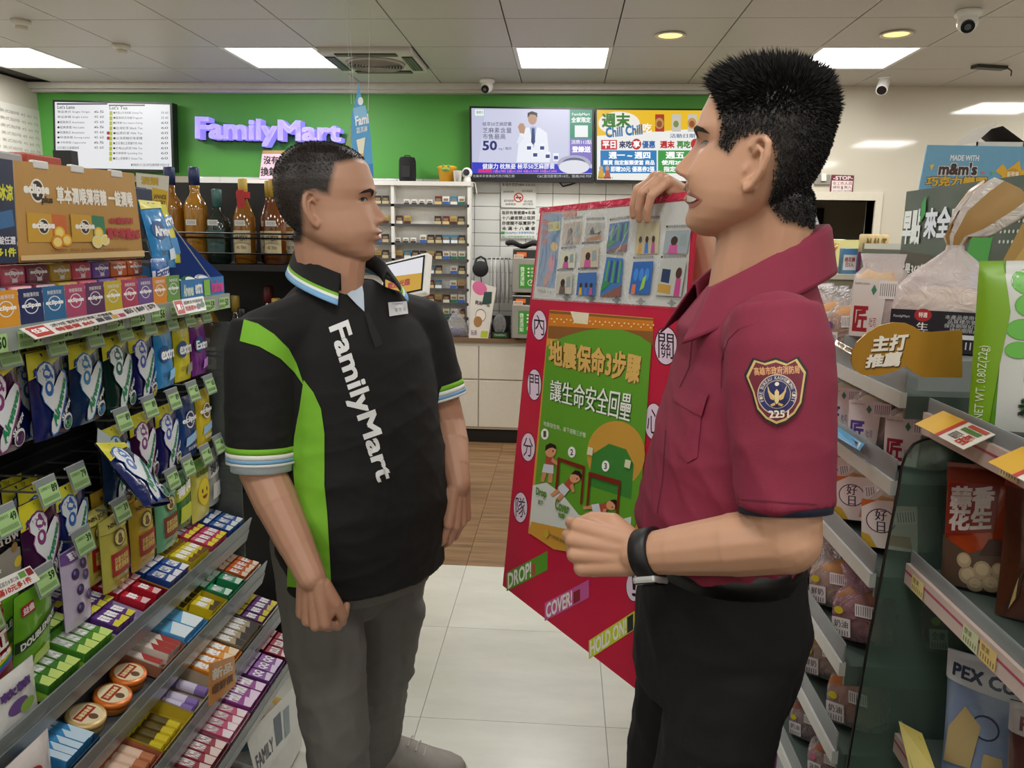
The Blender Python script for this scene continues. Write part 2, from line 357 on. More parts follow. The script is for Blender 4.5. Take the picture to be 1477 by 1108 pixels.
e = empty('bullet_camera', (2.135, 5.72, CZ), 'white bullet security camera hanging over the glossy beige wall', 'camera')
MB().lathe([(.04, 0), (.04, -.012), (.012, -.018), (.012, -.05)], M('#e6e5e1', .35), 16).build('mount', e)
q = V((-.35, -.65, -.6)).normalized(); c = V((0, 0, -.06))
MB().tube([c - q * .04, c - q * .035, c + q * .06], [.03, .038, .038], M('#eceae6', .3), 16).build('housing', e); MB().tube([c + q * .058, c + q * .064], .031, M('#17181a', .2), 16).build('lens', e)
for (x, y, l) in ((-2.729, 4.85, 'round smoke detector on the ceiling between two light panels'), (-2.98, 4.31, 'pale ceiling junction knob at a tile corner')):
    e = empty('smoke_detector', (x, y, CZ), l, 'detector')
    MB().lathe([(.05, 0), (.05, -.02), (.04, -.03)], M('#d9d5ca', .5), 20).build('base', e, True); MB().lathe([(.03, -.028), (.03, -.045), (.02, -.05)], M('#cfcabd', .5), 16).build('sensor', e, True)
e = empty('ceiling_bracket', (2.67, 5.4, CZ), 'flat black bracket with a wire under the right ceiling tiles', 'bracket')
MB().box((-.12, -.03, -.02), (.1, .03, 0), M('#2c2c2b', .5), Matrix.Rotation(.25, 4, 'Z')).build('plate', e); MB().tube([(.1, 0, -.01), (.13, 0, -.03), (.13, 0, -.06)], .004, M('#222222', .5)).build('wire', e)
# ================================================================== back wall fittings
def px_panel(name, quad, Y, thick, mt, parent=None, **kw):
    """a flat panel whose corners are photo pixels on the plane y=Y"""
    q = [PY(*p, Y) for p in quad]; d = V((0, thick, 0)); loc = (q[2] + q[3]) / 2
    return MB().add(q + [p + d for p in q], [(0, 1, 2, 3), (7, 6, 5, 4), (0, 4, 5, 1), (1, 5, 6, 2), (2, 6, 7, 3), (3, 7, 4, 0)], mt).build(name, parent, loc=loc if parent is None else None, **kw)
def pq(x0, y0, x1, y1): return [(x0, y0), (x1, y0), (x1, y1), (x0, y1)]
def pb(x0, y0, x1, y1): return (x0, y1, x1, y0)     # pixel box for Print.text
def wall_print(Y): p = Print(px_S(V((0, Y, 0)), (0, -1, 0))); return p
def group_at(name, Y, px, label, cat, **kw): return empty(name, PY(px[0], px[1], Y), label, cat, **kw)
def rel(e, ob): ob.parent = e; ob.location = V(ob.location) - V(e.location); return ob
BLK = M('#161617', .35)
# menu board
e = group_at('menu_screen', 6.0, (164, 245), 'wide white drinks menu screen on the green wall', 'screen')
rel(e, px_panel('casing', [(76, 144), (248, 148), (251, 248), (78, 245)], 5.97, .08, BLK)); 
p = wall_print(5.966); W_ = lit('#f2f3f6', .75); p.poly([(79, 147), (245, 151), (248, 245), (81, 242)], W_)
DK = lit('#33343c', .1)
p.poly(rect(82, 149, 155, 151), lit('#3b2b6a', .3)); p.poly(rect(157, 151, 209, 153), lit('#8a7a20', .3))
p.text("Let's Latte", pb(83, 152, 108, 157), DK, .02); p.text("Let's Tea", pb(158, 153, 184, 158), DK, .02)
L1 = ['單品美式 Single Origin', '單品拿鐵 Single Latte', '●經典美式 Americano', '●經典拿鐵 Hot Latte', '●特濃美式 Americano', '●特濃拿鐵 Strong Latte', '●卡布奇諾 Cappuccino', '日月潭紅玉拿鐵咖啡']
L2 = ['●阿里山冷泡烏龍 Oolong Tea', '●蜜香桂花烏龍 Fragrant', '●四季春 Four Seasons Oolong', '●台灣紅茶 Black Tea', '●仙草奶茶 Milk Tea', '●台灣黑糖珍珠拿鐵', '●日月潭紅玉黑糖牛奶 Milk', '●珍珠QQ奶茶 Milk Tea', '●可樂香檸 Sparkling Tea', '●紅心芭樂果汁 Green Tea']
for k, t in enumerate(L1):
    y = 159.5 + 7.4 * k; p.text(t, pb(83, y, 83 + len(t) * 2.6 + (8 if k == 7 else 0), y + 4), DK); p.text('45 60' if k % 3 else '65', pb(136, y, 150, y + 3.4), DK)
for k, t in enumerate(L2):
    y = 161 + 7.3 * k; p.poly(rect(158.5, y - .5, 162.5, y + 5.5), lit('#d9e021', .5)); p.text(t, pb(164, y, 206, y + 4), DK); p.text('55 60' if k < 2 else '60', pb(233, y, 243, y + 3.4), DK)
for k in (4, 5): p.poly(ell(157, 163 + 7.3 * k, 2.2, 2.6, 12), lit('#d8242a', .4))
p.text('●特價咖啡 5月1日起 各杯型加購享優惠 詳見店內公告', pb(190, 236, 245, 240), DK); rel(e, p.build('menu_print'))
# shop sign: extruded lettering with a purple glow
e = group_at('shop_sign', 6.0, (386, 212), 'glowing lavender raised letters reading FamilyMart on the green wall', 'sign')
def letters(t, quad, Y, depth, front, side, bold, parent, name):
    vs, fs, a = glyphs(t, bold); S = quadmap([PY(*q, Y) for q in quad]); c = V(parent.location); b = MB()
    A = [S(*q) - c for q in vs]; B = [q + V((0, depth, 0)) for q in A]; b.add(A, fs, front)
    ed = {}
    for f in fs:
        for i in range(len(f)): ed.setdefault(tuple(sorted((f[i], f[(i + 1) % len(f)]))), []).append((f[i], f[(i + 1) % len(f)]))
    o = [q[0] for q in ed.values() if len(q) == 1]
    b.add(A + B, [(i, j, j + len(A), i + len(A)) for i, j in o], side); b.build(name, parent)
letters('FamilyMart', [(281, 168), (492, 176), (492, 213), (281, 209)], 5.93, .1, M('#8d84c8', .5, 0, .85, 0, emith='#a598ff'), M('#7a70bc', .5, 0, .8, 0, emith='#8f80ff'), .035, e, 'lettering')
letters('FamilyMart', [(285, 172), (492, 180), (492, 216), (285, 212)], 6.03, .04, M('#23202c', .6), M('#23202c', .6), .05, e, 'shadow_letters')  # dark shifted copy of the letters, their shadow on the wall put in as colour
# pink handwritten sign
e = group_at('pink_notice', 5.88, (400, 262), 'pink paper notice on a brown clipboard above the bottle rack', 'notice')
rel(e, px_panel('board', [(379, 217), (425, 217), (422, 264), (373, 263)], 5.88, .01, M('#a98b5e', .6))); p = wall_print(5.875)
p.poly([(378, 222), (423, 222), (420, 259), (374, 258)], '#e9c3d6'); p.text('沒有提供', [(380, 225), (424, 225), (424, 237), (380, 237)], '#2a2a2a', .03); p.text('換鈔服務', [(376, 241), (424, 241), (424, 254), (376, 254)], '#2a2a2a', .03); rel(e, p.build('handwriting'))
# television screens
e = group_at('wall_screen', 5.98, (767, 262), 'wall screen advertising supplements with a figure in a white coat', 'screen')
rel(e, px_panel('casing', [(677, 153), (857, 156), (857, 263), (678, 261)], 5.95, .09, BLK)); p = wall_print(5.946)
def pan(q, c, s=.85): p.poly(q, lit(c, s))
pan([(680, 156), (854, 158.5), (854, 257), (681, 256)], '#c9cbe6', .8); pan([(700, 158), (820, 158), (820, 235), (690, 235)], '#d4d6ee', .8)
pan([(822, 158), (854, 158.5), (854, 200), (822, 200)], '#2e9e7a', .7); pan([(822, 200), (854, 200), (854, 237), (822, 237)], '#8f7fd6', .7)
pan([(681, 234), (820, 237), (854, 243), (854, 250), (681, 250)], '#2b37c8', .8); pan([(681, 250), (854, 251), (854, 257), (681, 256)], '#171a2a', .2)
pan(rect(685, 158, 698, 167), '#e9f5ef'); p.text('健康力', pb(687, 160, 697, 164), lit('#2a8a50', .4))
NV = lit('#3a3a86', .3)
p.text('極萃50芝麻膠囊', pb(696, 176, 738, 182), NV); p.text('芝麻素含量', pb(696, 184, 738, 192), NV, .01); p.text('市售最高', pb(696, 193, 729, 201), NV, .01); p.text('50', pb(696, 203, 717, 217), lit('#2b3a9a', .4), .03); p.text('mg / 每份', pb(719, 212, 738, 217), NV)
# figure in a white coat: trousers hidden, coat, arm raised, head
pan([(750, 190), (760, 184), (778, 184), (789, 192), (793, 234), (745, 234)], '#eceff8'); pan([(764, 184), (769, 182), (774, 184), (770, 214)], '#9db4d8'); pan([(767, 185), (771, 185), (772, 205), (769, 209), (766, 205)], '#2c4f8f', .5)
pan(ell(768, 171, 6.5, 9), '#d8a98a', .6); pan([(761, 170), (761, 163), (767, 160.5), (775, 163), (775, 170), (772, 166), (765, 165)], '#2a2024', .2); pan([(750, 194), (745, 206), (749, 208), (756, 199)], '#e4e8f4'); pan([(750, 192), (747, 183), (750, 178), (755, 178), (758, 184), (756, 193)], '#d8a98a', .6)
for (x, y) in ((763, 212), (772, 222), (782, 212), (790, 224), (802, 226)): pan(rect(x - 4, y - 5, x + 4, y + 6), '#f3f4fb'); pan(rect(x - 3, y - 1, x + 3, y + 4), '#3550a8', .5)
for r0, c in ((1, '#bdbfd6'), (.72, '#6b6f94')): pan(ell(828, 236, 24 * r0, 12 * r0, 28), c, .7)
pan(ell(828, 241, 22, 10, 28), '#e8e8f2', .8)
p.text('全家限定', pb(824, 169, 852, 177), lit('#ffffff', .8), .03); p.text('FamilyMart', pb(825, 163, 851, 168), lit('#ffffff', .8), .02); pan(rect(829, 181, 848, 198), '#eef2f2'); p.text('消費112點', pb(824, 202, 853, 208), lit('#ffffff', .8), .02); p.text('登錄送', pb(825, 211, 852, 220), lit('#ffffff', .9), .04)
p.text('健康力 枕無憂 極萃50芝麻膠囊', pb(696, 236, 800, 244), lit('#ffffff', .9), .02); pan(rect(690, 244, 710, 249), '#d8247a'); p.text('1盒x780 2盒x1,500 4盒x2,900 10盒x7,000', pb(712, 245, 803, 249), lit('#ff8ac8', .8), .02)
p.text('元每半天享黑白巧克力隨乙個', pb(682, 252, 742, 256), lit('#e8e8f0', .6)); p.text('C&C直洗飲第2件10元，隨通LINE PDF', pb(775, 252, 853, 256.5), lit('#e8e8f0', .6)); rel(e, p.build('screen_picture'))
e = group_at('wall_screen', 5.98, (950, 262), 'bright yellow and white weekend meal promotion screen on the wall', 'screen')
rel(e, px_panel('casing', [(858.5, 156), (1032, 157), (1032, 265), (858.5, 263)], 5.95, .09, BLK)); p = wall_print(5.946)
pan([(861, 158.5), (1029, 159.5), (1029, 262), (861, 259)], '#f6f6f2', .8); pan([(861, 158.5), (1029, 159.5), (1029, 184), (861, 196)], '#f2c21e', .8); pan(ell(893, 178, 30, 17, 24), '#f7f3ea', .8)
p.text('週末', pb(868, 163, 909, 184), lit('#3f9a33', .5), .04); p.text('Chill Chill', [(873, 184), (926, 179), (927, 194), (874, 199)], lit('#1f7fc0', .6), .04); p.text('吃', pb(927, 178, 940, 191), lit('#f4f4ff', .9), .03)
pan(rect(867, 202, 890, 216), '#e5283c', .6); p.text('平日', pb(869, 203.5, 888, 214), lit('#ffffff', .9), .04); p.text('來吃', pb(893, 203, 912, 214), lit('#2a2f80', .4), .04); pan(ell(918, 208, 7, 8, 16), '#d8242a', .6); p.text('享', pb(913, 203, 923, 213), lit('#ffffff', .9), .04); p.text('優惠', pb(926, 203, 945, 214), lit('#3b80d0', .5), .04)
pan(rect(866, 217, 947, 250), '#1e86cc', .7); p.text('週一 ~ 週四', pb(878, 219, 938, 229), lit('#ffffff', .9), .04); p.text('購買 指定飯類便當 商品', pb(870, 231, 944, 238), lit('#ffffff', .9), .03); p.text('即贈20元 優惠券2張', pb(881, 240, 944, 248), lit('#ffffff', .9), .03)
for (x, y) in ((951, 178), (975, 178), (998, 178)): pan(rect(x - 6, y - 13, x + 7, y + 12), '#c9382e' if x == 951 else '#e9e4da', .6); pan(ell(x, y, 6.5, 8, 16), '#e0a860' if x != 975 else '#f0e6c8', .6); pan(ell(x, y + 1, 4, 5, 12), '#b4632e' if x != 975 else '#9bb070', .5)
p.text('活動日期：', pb(966, 193, 1006, 199), lit('#2b66b0', .5), .02); p.text('週末', pb(952, 203, 973, 214), lit('#d8242a', .6), .05); p.text('再吃', pb(976, 203, 996, 214), lit('#3f9a33', .6), .05); pan(ell(1003, 208, 7, 8, 16), '#d8242a', .6)
pan(rect(949, 217, 1027, 250), '#3aa545', .7); p.text('週五 ~', pb(960, 219, 1000, 229), lit('#ffffff', .9), .04); p.text('使用20元', pb(954, 231, 992, 238), lit('#ffffff', .9), .04); p.text('指定飯類便當', pb(957, 240, 1010, 248), lit('#ffffff', .9), .03)
for x in (867, 876): pan(ell(x, 243, 3, 3.5, 12), '#e8b890', .6); pan([(x - 5, 258), (x + 5, 258), (x + 3, 246), (x - 3, 246)], '#f0c030' if x < 870 else '#d06a50', .6)
p.text('FamilyMart', pb(863, 255, 884, 258.5), lit('#333333', .2)); rel(e, p.build('screen_picture'))
for nm, q in (('screen_cable', [(806, 262), (812, 269), (824, 266), (834, 262)]),):
    MB().tube([PY(*a, 6.05) for a in q], .006, BLK, 6).build(nm, label='black cable looping below the supplement screen', cat='cable')
# wall notices
e = group_at('no_smoking_poster', 6.06, (747, 300), 'white no-smoking poster with a red crossed circle on the tiled wall', 'poster')
p = wall_print(6.05); p.h = .001; p.poly([(722, 261), (774, 261), (773, 300), (723, 299)], '#dcdcd6'); p.text('本場所禁菸0800-636363', pb(724, 264, 772, 269), '#222222', .02)
p.poly(ell(748, 285, 7, 7, 24), '#c43a36'); p.poly(ell(748, 285, 5.2, 5.2, 24), '#dcdcd6'); p.poly(rect(744, 284, 752, 286.3), '#333333'); p.poly([(743, 280), (744.4, 279), (753, 290), (751.6, 291)], '#c43a36')
for x, y, t in ((726, 275, '禁菸場所違規'), (753, 274, '吸菸者處罰'), (727, 288, '最高可處新臺幣'), (753, 289, '一萬元罰鍰'), (729, 293, '檢舉專線'), (754, 293, '請打電話')): p.text(t, pb(x, y, x + 15, y + 3.2), '#3c3c3c')
rel(e, p.build('sheet'))
e = group_at('age_notice', 6.06, (747, 346), 'white printed age limit notice in bold black lines on the tiled wall', 'notice')
p = wall_print(6.05); p.h = .001; p.poly([(722, 302), (774, 302), (773, 344), (723, 344)], '#e0e0da')
for k, t in enumerate(('吸菸有害健康※未滿', '十八歲者禁止吸菸', '亦提醒不販賣菸予', '未 滿 十 八 歲 者')): p.text(t, pb(724, 304 + 7.6 * k, 772, 309.6 + 7.6 * k), '#1d1d1d', .03)
p.poly(rect(723, 334, 728, 338), '#2f9a50'); p.text('FamilyMart 全家便利商店', pb(729, 334, 771, 338), '#2a7ac0', .02); p.text('關心您的健康請珍惜生命', pb(724, 340, 771, 343.5), '#2f8a50'); rel(e, p.build('sheet'))
e = group_at('stop_sign', 6.07, (1215, 281), 'small maroon STOP staff-only sign above the doorway', 'sign')
rel(e, px_panel('plate', [(1200, 252), (1232, 253), (1230, 279), (1197, 278)], 6.07, .01, M('#6e2034', .5))); p = wall_print(6.066)
p.text('-STOP-', pb(1202, 254, 1230, 259.5), '#e8d8d8', .04); p.poly([(1200, 260.5), (1230, 261), (1228, 277.5), (1199, 277)], '#e6dcd8')
p.text('非工作人員', pb(1201, 262, 1229, 267), '#a03048', .02); p.text('請勿▮進入', pb(1201, 268, 1228, 273), '#55242c', .02); p.text('DO NOT ENTER', pb(1201, 274, 1228, 277), '#7a3040', .01); rel(e, p.build('lettering'))
e = group_at('switch_box', 6.07, (1186, 266), 'grey wall switch box with a white lever beside the STOP sign', 'switch')
rel(e, px_panel('plate', pq(1175, 252, 1198, 266), 6.06, .02, M('#8d8a82', .5))); rel(e, px_panel('lever', pq(1185, 250, 1192, 261), 6.045, .02, M('#e6e4de', .4)))
# paper menu on the left wall
e = empty('wall_menu', (WL + .004, 5.75, 1.95), 'white paper price list on the left wall', 'poster')
S = plane_S((0, -.5, .0), (0, 1, 0), (0, 0, 1), .85, .52); p = Print(S); p.poly(rect(0, 0, 1, 1), '#d8d6cc')
for k in range(9): p.text('招牌拿鐵咖啡 美式咖啡 45 60 75', (.06, .06 + .1 * k, .94, .11 + .1 * k), '#9a978c')
p.build('sheet', e)
# ================================================================== cigarette rack
CT = .81
RY = 5.86
e = empty('pack_rack', PY(600, 470, RY), 'white tiered counter rack holding small packs behind the clerk', 'rack')
WHT = M('#e2e0da', .4); EDG = M('#4a4a4b', .4); RKY = [268, 297.5, 326, 353, 376, 397, 418, 438.5, 459, 474]
c0 = V(e.location)
def rp(x, y, Y=RY): return PY(x, y, Y) - c0
z = [rp(620, y).z for y in RKY]; xl, xm, xr = rp(352, 300).x, rp(567, 300).x, rp(677, 300).x
MB().box((xl, .075, z[-1]), (xr, .085, z[0]), M('#e9e8e4', .4)).build('back_panel', e)
for x in (xl, xm, xr): MB().box((x - .012, -.02, CT - c0.z), (x + .012, .085, z[0]), WHT).build('upright', e)
MB().box((xl - .015, -.03, z[0]), (xr + .015, .18, z[0] + .03), WHT).build('top_panel', e)
for k in range(1, 10):
    MB().box((xl, 0, z[k]), (xr, .085, z[k] + .008), WHT).build('shelf', e); MB().box((xl, -.02, z[k] - .006), (xr, 0, z[k] + .014), EDG).build('shelf_edge', e)
PACKC = [('#2c2620', '#c8b88c'), ('#e6e4dc', '#3b5fa8'), ('#6b1f24', '#d8c080'), ('#e8e6e0', '#2b2b2b'), ('#2f7fa8', '#e8e8e8'), ('#b89a4c', '#4a2a20'), ('#dedbd2', '#2a6a50'), ('#4a2418', '#e0d8c8')]
PKM = []
for a, b in PACKC:
    q = MB().rbox((-.025, 0, 0), (.025, .02, .066), M(a, .35), .002); q.box((-.0245, -.0006, .004), (.0245, 0, .028), M(b, .35)); q.box((-.018, -.0008, .032), (.018, 0, .05), M('#8f7a5c', .4)); PKM.append(q.mesh('cigarette_pack'))
RW = {0: [230, 275, 320, 367, 418, 463, 510, 555], 1: [187, 235, 415, 462, 507, 553], 2: [178, 225, 270, 328, 373, 420, 465, 512, 557], 3: [187, 235, 282, 327, 373, 420, 465, 510, 557], 4: [280, 327, 373, 420, 510, 557], 5: [285, 327, 373, 418, 507, 553], 6: [327, 373, 418, 465, 510, 555], 7: [375, 420, 465, 510, 555]}
for r, xs in RW.items():
    for x in xs + ([60, 105] if r in (0, 2, 3) else [105]):
        small = (r in (0, 2) and 150 < x < 300 or (r == 0 and 300 < x < 370))
        pt = PY(530 + x / 4.1, RKY[r + 1], RY)
        kk = 3 if small else random.choice([0, 1, 2, 4, 5, 6, 7])
        o = put('cigarette_pack', PKM[kk], None, (pt.x, RY + .01, z[r + 1] + .008 + c0.z), label='%s pack on the %s tier of the white rack' % (['black and tan', 'white and blue', 'dark red', 'white', 'light blue', 'gold and brown', 'white and green', 'dark brown'][kk], ['top', 'second', 'third', 'fourth', 'fifth', 'sixth', 'seventh', 'lowest'][r]), cat='pack', group='packs on the tiered rack')
        if small: o.scale = (.8, .8, .62)
# things on top of the rack
zt = z[0] + .03 + c0.z
def atop(x, Y=5.91): return V((PY(x, 265, Y).x, Y, zt))
e = empty('speaker', atop(588), 'black mesh cylinder bag standing on the white rack', 'speaker')
MB().lathe([(.05, 0), (.062, .01), (.065, .05), (.063, .15), (.055, .175), (.02, .18)], M('#17181a', .8, bump=.6, bscale=900), 20).build('body', e, True)
MB().tube([(-.03, 0, .175), (-.015, 0, .19), (.015, 0, .19), (.03, 0, .175)], .004, M('#111112', .6)).build('handle', e); MB().box((-.03, -.068, .03), (.03, -.06, .11), M('#202124', .7)).build('pocket', e)
e = empty('toy_bucket', atop(645, 5.935), 'small yellow bucket with a green frog face on its lid', 'bucket')
MB().lathe([(.055, 0), (.068, .09), (.072, .092), (.072, .105)], M('#e0a21e', .35), 20).build('pail', e, True); MB().lathe([(.074, .1), (.074, .112), (.06, .12)], M('#e8b52e', .35), 20).build('lid', e, True)
MB().sph((0, -.062, .09), (.035, .018, .022), M('#8fae4e', .4)).sph((-.02, -.066, .112), .011, M('#9cba5a', .4)).sph((.02, -.066, .112), .011, M('#9cba5a', .4)).build('frog_face', e, True)
MB().sph((-.02, -.076, .113), .004, BLK, 8, 6).sph((.02, -.076, .113), .004, BLK, 8, 6).box((-.02, -.0805, .083), (.02, -.079, .086), BLK).build('frog_features', e)
e = empty('paper_cup', atop(660, 5.856), 'plain white cup beside the yellow bucket', 'cup'); MB().lathe([(.026, 0), (.033, .075), (.035, .078)], M('#e8e6e0', .5), 16).build('cup', e, True); MB().lathe([(.03, .075), (.001, .074)], M('#cfcdc6', .5), 16).build('rim', e)
e = empty('baby_camera', atop(673.5, 5.89), 'white round-headed home camera on the end of the white rack', 'camera')
MB().lathe([(.03, 0), (.032, .01), (.026, .035)], M('#ecebe8', .3), 20).build('base', e, True); MB().sph((0, 0, .065), (.04, .036, .042), M('#f0efec', .3), 20, 12).build('head', e, True); MB().tube([(0, -.028, .068), (0, -.039, .068)], .024, M('#141518', .15), 18).build('lens', e)
MB().tube([atop(676) + V((.0, .05, .01)), atop(684) + V((0, .05, .0)), atop(687) + V((0, .05, -.08))], .004, WHT).build('white_cable', label='white cable hanging off the end of the pack rack', cat='cable')
# ================================================================== back counter
CT = .81; CYF = 5.73
e = empty('back_counter', (-.4, CYF, 0), 'white back counter with brown top and black kickboard', 'counter')
MB().box((-2.4, -.03, CT - .03), (1.3, .33, CT), M('#7a624a', .35)).build('countertop', e)
MB().box((-2.4, 0, .11), (1.3, .33, CT - .03), M('#d3cfc2', .4)).build('carcass', e)
for x0 in (-2.38, -1.78, -1.18, -.58, .02, .62):
    x0 += .4 - .04
    MB().rbox((x0 + .004, -.018, .5), (x0 + .596, 0, CT - .06), M('#d9d5c8', .4), .003).build('drawer_front', e); MB().rbox((x0 + .004, -.018, .13), (x0 + .596, 0, .49), M('#d9d5c8', .4), .003).build('door_panel', e)
MB().box((-2.4, .03, 0), (1.3, .3, .11), M('#1b1a18', .6)).build('kickboard', e)
def microwave(z0, lab, cable=None):
    e = empty('microwave', (PY(752, 440, 5.6).x + .19, 5.62, z0), lab, 'microwave')
    w, h = .52, .33; ST = M('#a8a6a0', .3, .7)
    MB().rbox((-w / 2, 0, .015), (w / 2, .4, h), ST, .008).build('body', e); MB().rbox((-w / 2 + .005, -.02, .02), (w / 2 - .005, 0, h - .07), M('#b5b3ad', .28, .6), .004).build('door', e)
    MB().box((-w / 2 + .005, -.012, h - .065), (w / 2 - .005, 0, h - .008), M('#2e2e2c', .4)).build('control_panel', e)
    MB().box((-w / 2 + .03, -.014, h - .055), (-w / 2 + .1, -.012, h - .025), M('#e8742a', .4, 0, .5 if cable else 0, 0)).build('display', e)
    p = Print(plane_S((-w / 2 + .05, -.021, .05), (1, 0, 0), (0, 0, 1), .3, .17)); p.poly(rect(0, 0, 1, 1), '#3d8f2f'); p.text('微\n波\n須\n知', (.03, .1, .13, .9), '#e8f2e0', .02)
    for k in range(3): p.text('● 蛋類食品請勿微波加熱', (.2, .78 - .15 * k, .95, .87 - .15 * k), '#e8f2e0')
    for k in range(4):
        p.poly(ell(.28 + .2 * k, .24, .075, .13, 16), '#e8f2e0'); p.poly(ell(.28 + .2 * k, .24, .06, .105, 16), '#3d8f2f'); p.poly([(.27 + .2 * k, .22), (.29 + .2 * k, .22), (.32 + .2 * k, .3), (.3 + .2 * k, .31)], '#e8f2e0')
    p.build('green_notice', e); MB().rbox((w / 2 - .07, -.04, .04), (w / 2 - .05, -.02, h - .1), M('#c9c7c2', .25, .8), .006).build('handle', e)
    for x in (-.22, .2):
        for y in (.04, .34): MB().lathe([(.015, 0), (.018, .016)], BLK, 10, Matrix.Translation((x, y, 0))).build('foot', e)
    p = Print(plane_S((-w / 2 + .01, -.0215, .26), (1, 0, 0), (0, 0, 1), .07, .03)); p.poly(rect(0, 0, 1, 1), '#d8c8b4'); p.text('請勿空燒', (.1, .2, .9, .8), '#8a4a3a'); p.build('sticker', e)
    return e
microwave(CT, 'stainless microwave standing on the brown counter under another one'); microwave(CT + .332, 'upper stainless microwave with an orange display, stacked on another')
# ================================================================== people: tools
def cap(b, p0, r0, p1, r1, n=14):
    p0, p1 = V(p0), V(p1); d = p1 - p0; L = max(d.length, 1e-5); z = d / L
    x = z.cross(V((.2, .93, .3))); x.normalize(); y = z.cross(x); rings = []
    for k in range(6):
        t = -math.pi / 2 + (math.pi / 2) * k / 5.5
        rings.append([p0 + z * (math.sin(t) * r0) + (x * math.cos(a) + y * math.sin(a)) * max(r0 * math.cos(t), 1e-4) for a in [2 * math.pi * i / n for i in range(n)]])
    for k in range(6):
        t = (math.pi / 2) * (k + .5) / 5.5
        rings.append([p1 + z * (math.sin(t) * r1) + (x * math.cos(a) + y * math.sin(a)) * max(r1 * math.cos(t), 1e-4) for a in [2 * math.pi * i / n for i in range(n)]])
    b.loft(rings, BLK)
def limb(b, pts):       # pts: (point, radius)
    for (p, r), (q, s) in zip(pts[:-1], pts[1:]): cap(b, p, r, q, s)
def oring(c, R, w, df, db, n=40, e=2.2):
    """oval ring: R = (left, forward) axes"""
    l, f = R; out = []
    for i in range(n):
        a = 2 * math.pi * i / n; ca, sa = math.cos(a), math.sin(a)
        u = math.copysign(abs(ca) ** (2 / e), ca) * w; q = math.copysign(abs(sa) ** (2 / e), sa); q *= df if q > 0 else db
        out.append(V(c) + l * u + f * q)
    return out
def hand(b, wrist, ydir, zdir, side, curls, thumb, s=1.0, spread=0.0):
    """wrist point, finger direction, back-of-hand direction; side +1 thumb along +x; curls: 4 x (mcp,pip,dip) radians"""
    y = V(ydir).normalized(); z = V(zdir); z = (z - y * z.dot(y)).normalized(); x = y.cross(z) * side
    def T(p): return V(wrist) + (x * p[0] + y * p[1] + z * p[2]) * s
    kn = [(.030, .088, .002), (.010, .094, .005), (-.011, .09, .003), (-.029, .08, -.002)]
    ln = [(.043, .026, .02), (.047, .029, .021), (.044, .027, .021), (.034, .02, .018)]; rr = [.0095, .0098, .0093, .0082]
    for k in range(4):
        cap(b, T((kn[k][0] * .55, .01, 0)), .016 * s, T(kn[k]), .0125 * s); cap(b, T((kn[k][0] * .6, .02, -.01)), .014 * s, T((kn[k][0], kn[k][1] - .015, -.008)), .012 * s)
        p = V(kn[k]); a = 0; sp = spread * (1.5 - k)
        for j in range(3):
            a += curls[k][j]; d = V((math.sin(sp) * math.cos(a), math.cos(a) * math.cos(sp), -math.sin(a))); q = p + d * ln[k][j]
            cap(b, T(p), rr[k] * (1 - .08 * j) * s, T(q), rr[k] * (.93 - .1 * j) * s); p = q
    p = V((.022, .018, -.008))
    for j, q in enumerate(thumb): cap(b, T(p), (.0165, .0125, .0105)[j] * s, T(q), (.0125, .0105, .009)[j] * s); p = V(q)
ZS = [.116, .112, .104, .09, .07, .04, .02, .0, -.02, -.04, -.06, -.08, -.096, -.108, -.116, -.119]
YF = [.0, .03, .052, .072, .087, .0955, .0975, .0905, .0925, .094, .094, .089, .0875, .086, .077, .066]
YB = [-.02, -.04, -.06, -.078, -.092, -.1, -.1, -.097, -.09, -.078, -.055, -.025, .005, .028, .044, .055]
WW = [.012, .034, .05, .0625, .0715, .0775, .078, .0765, .075, .072, .0675, .06, .05, .038, .024, .01]
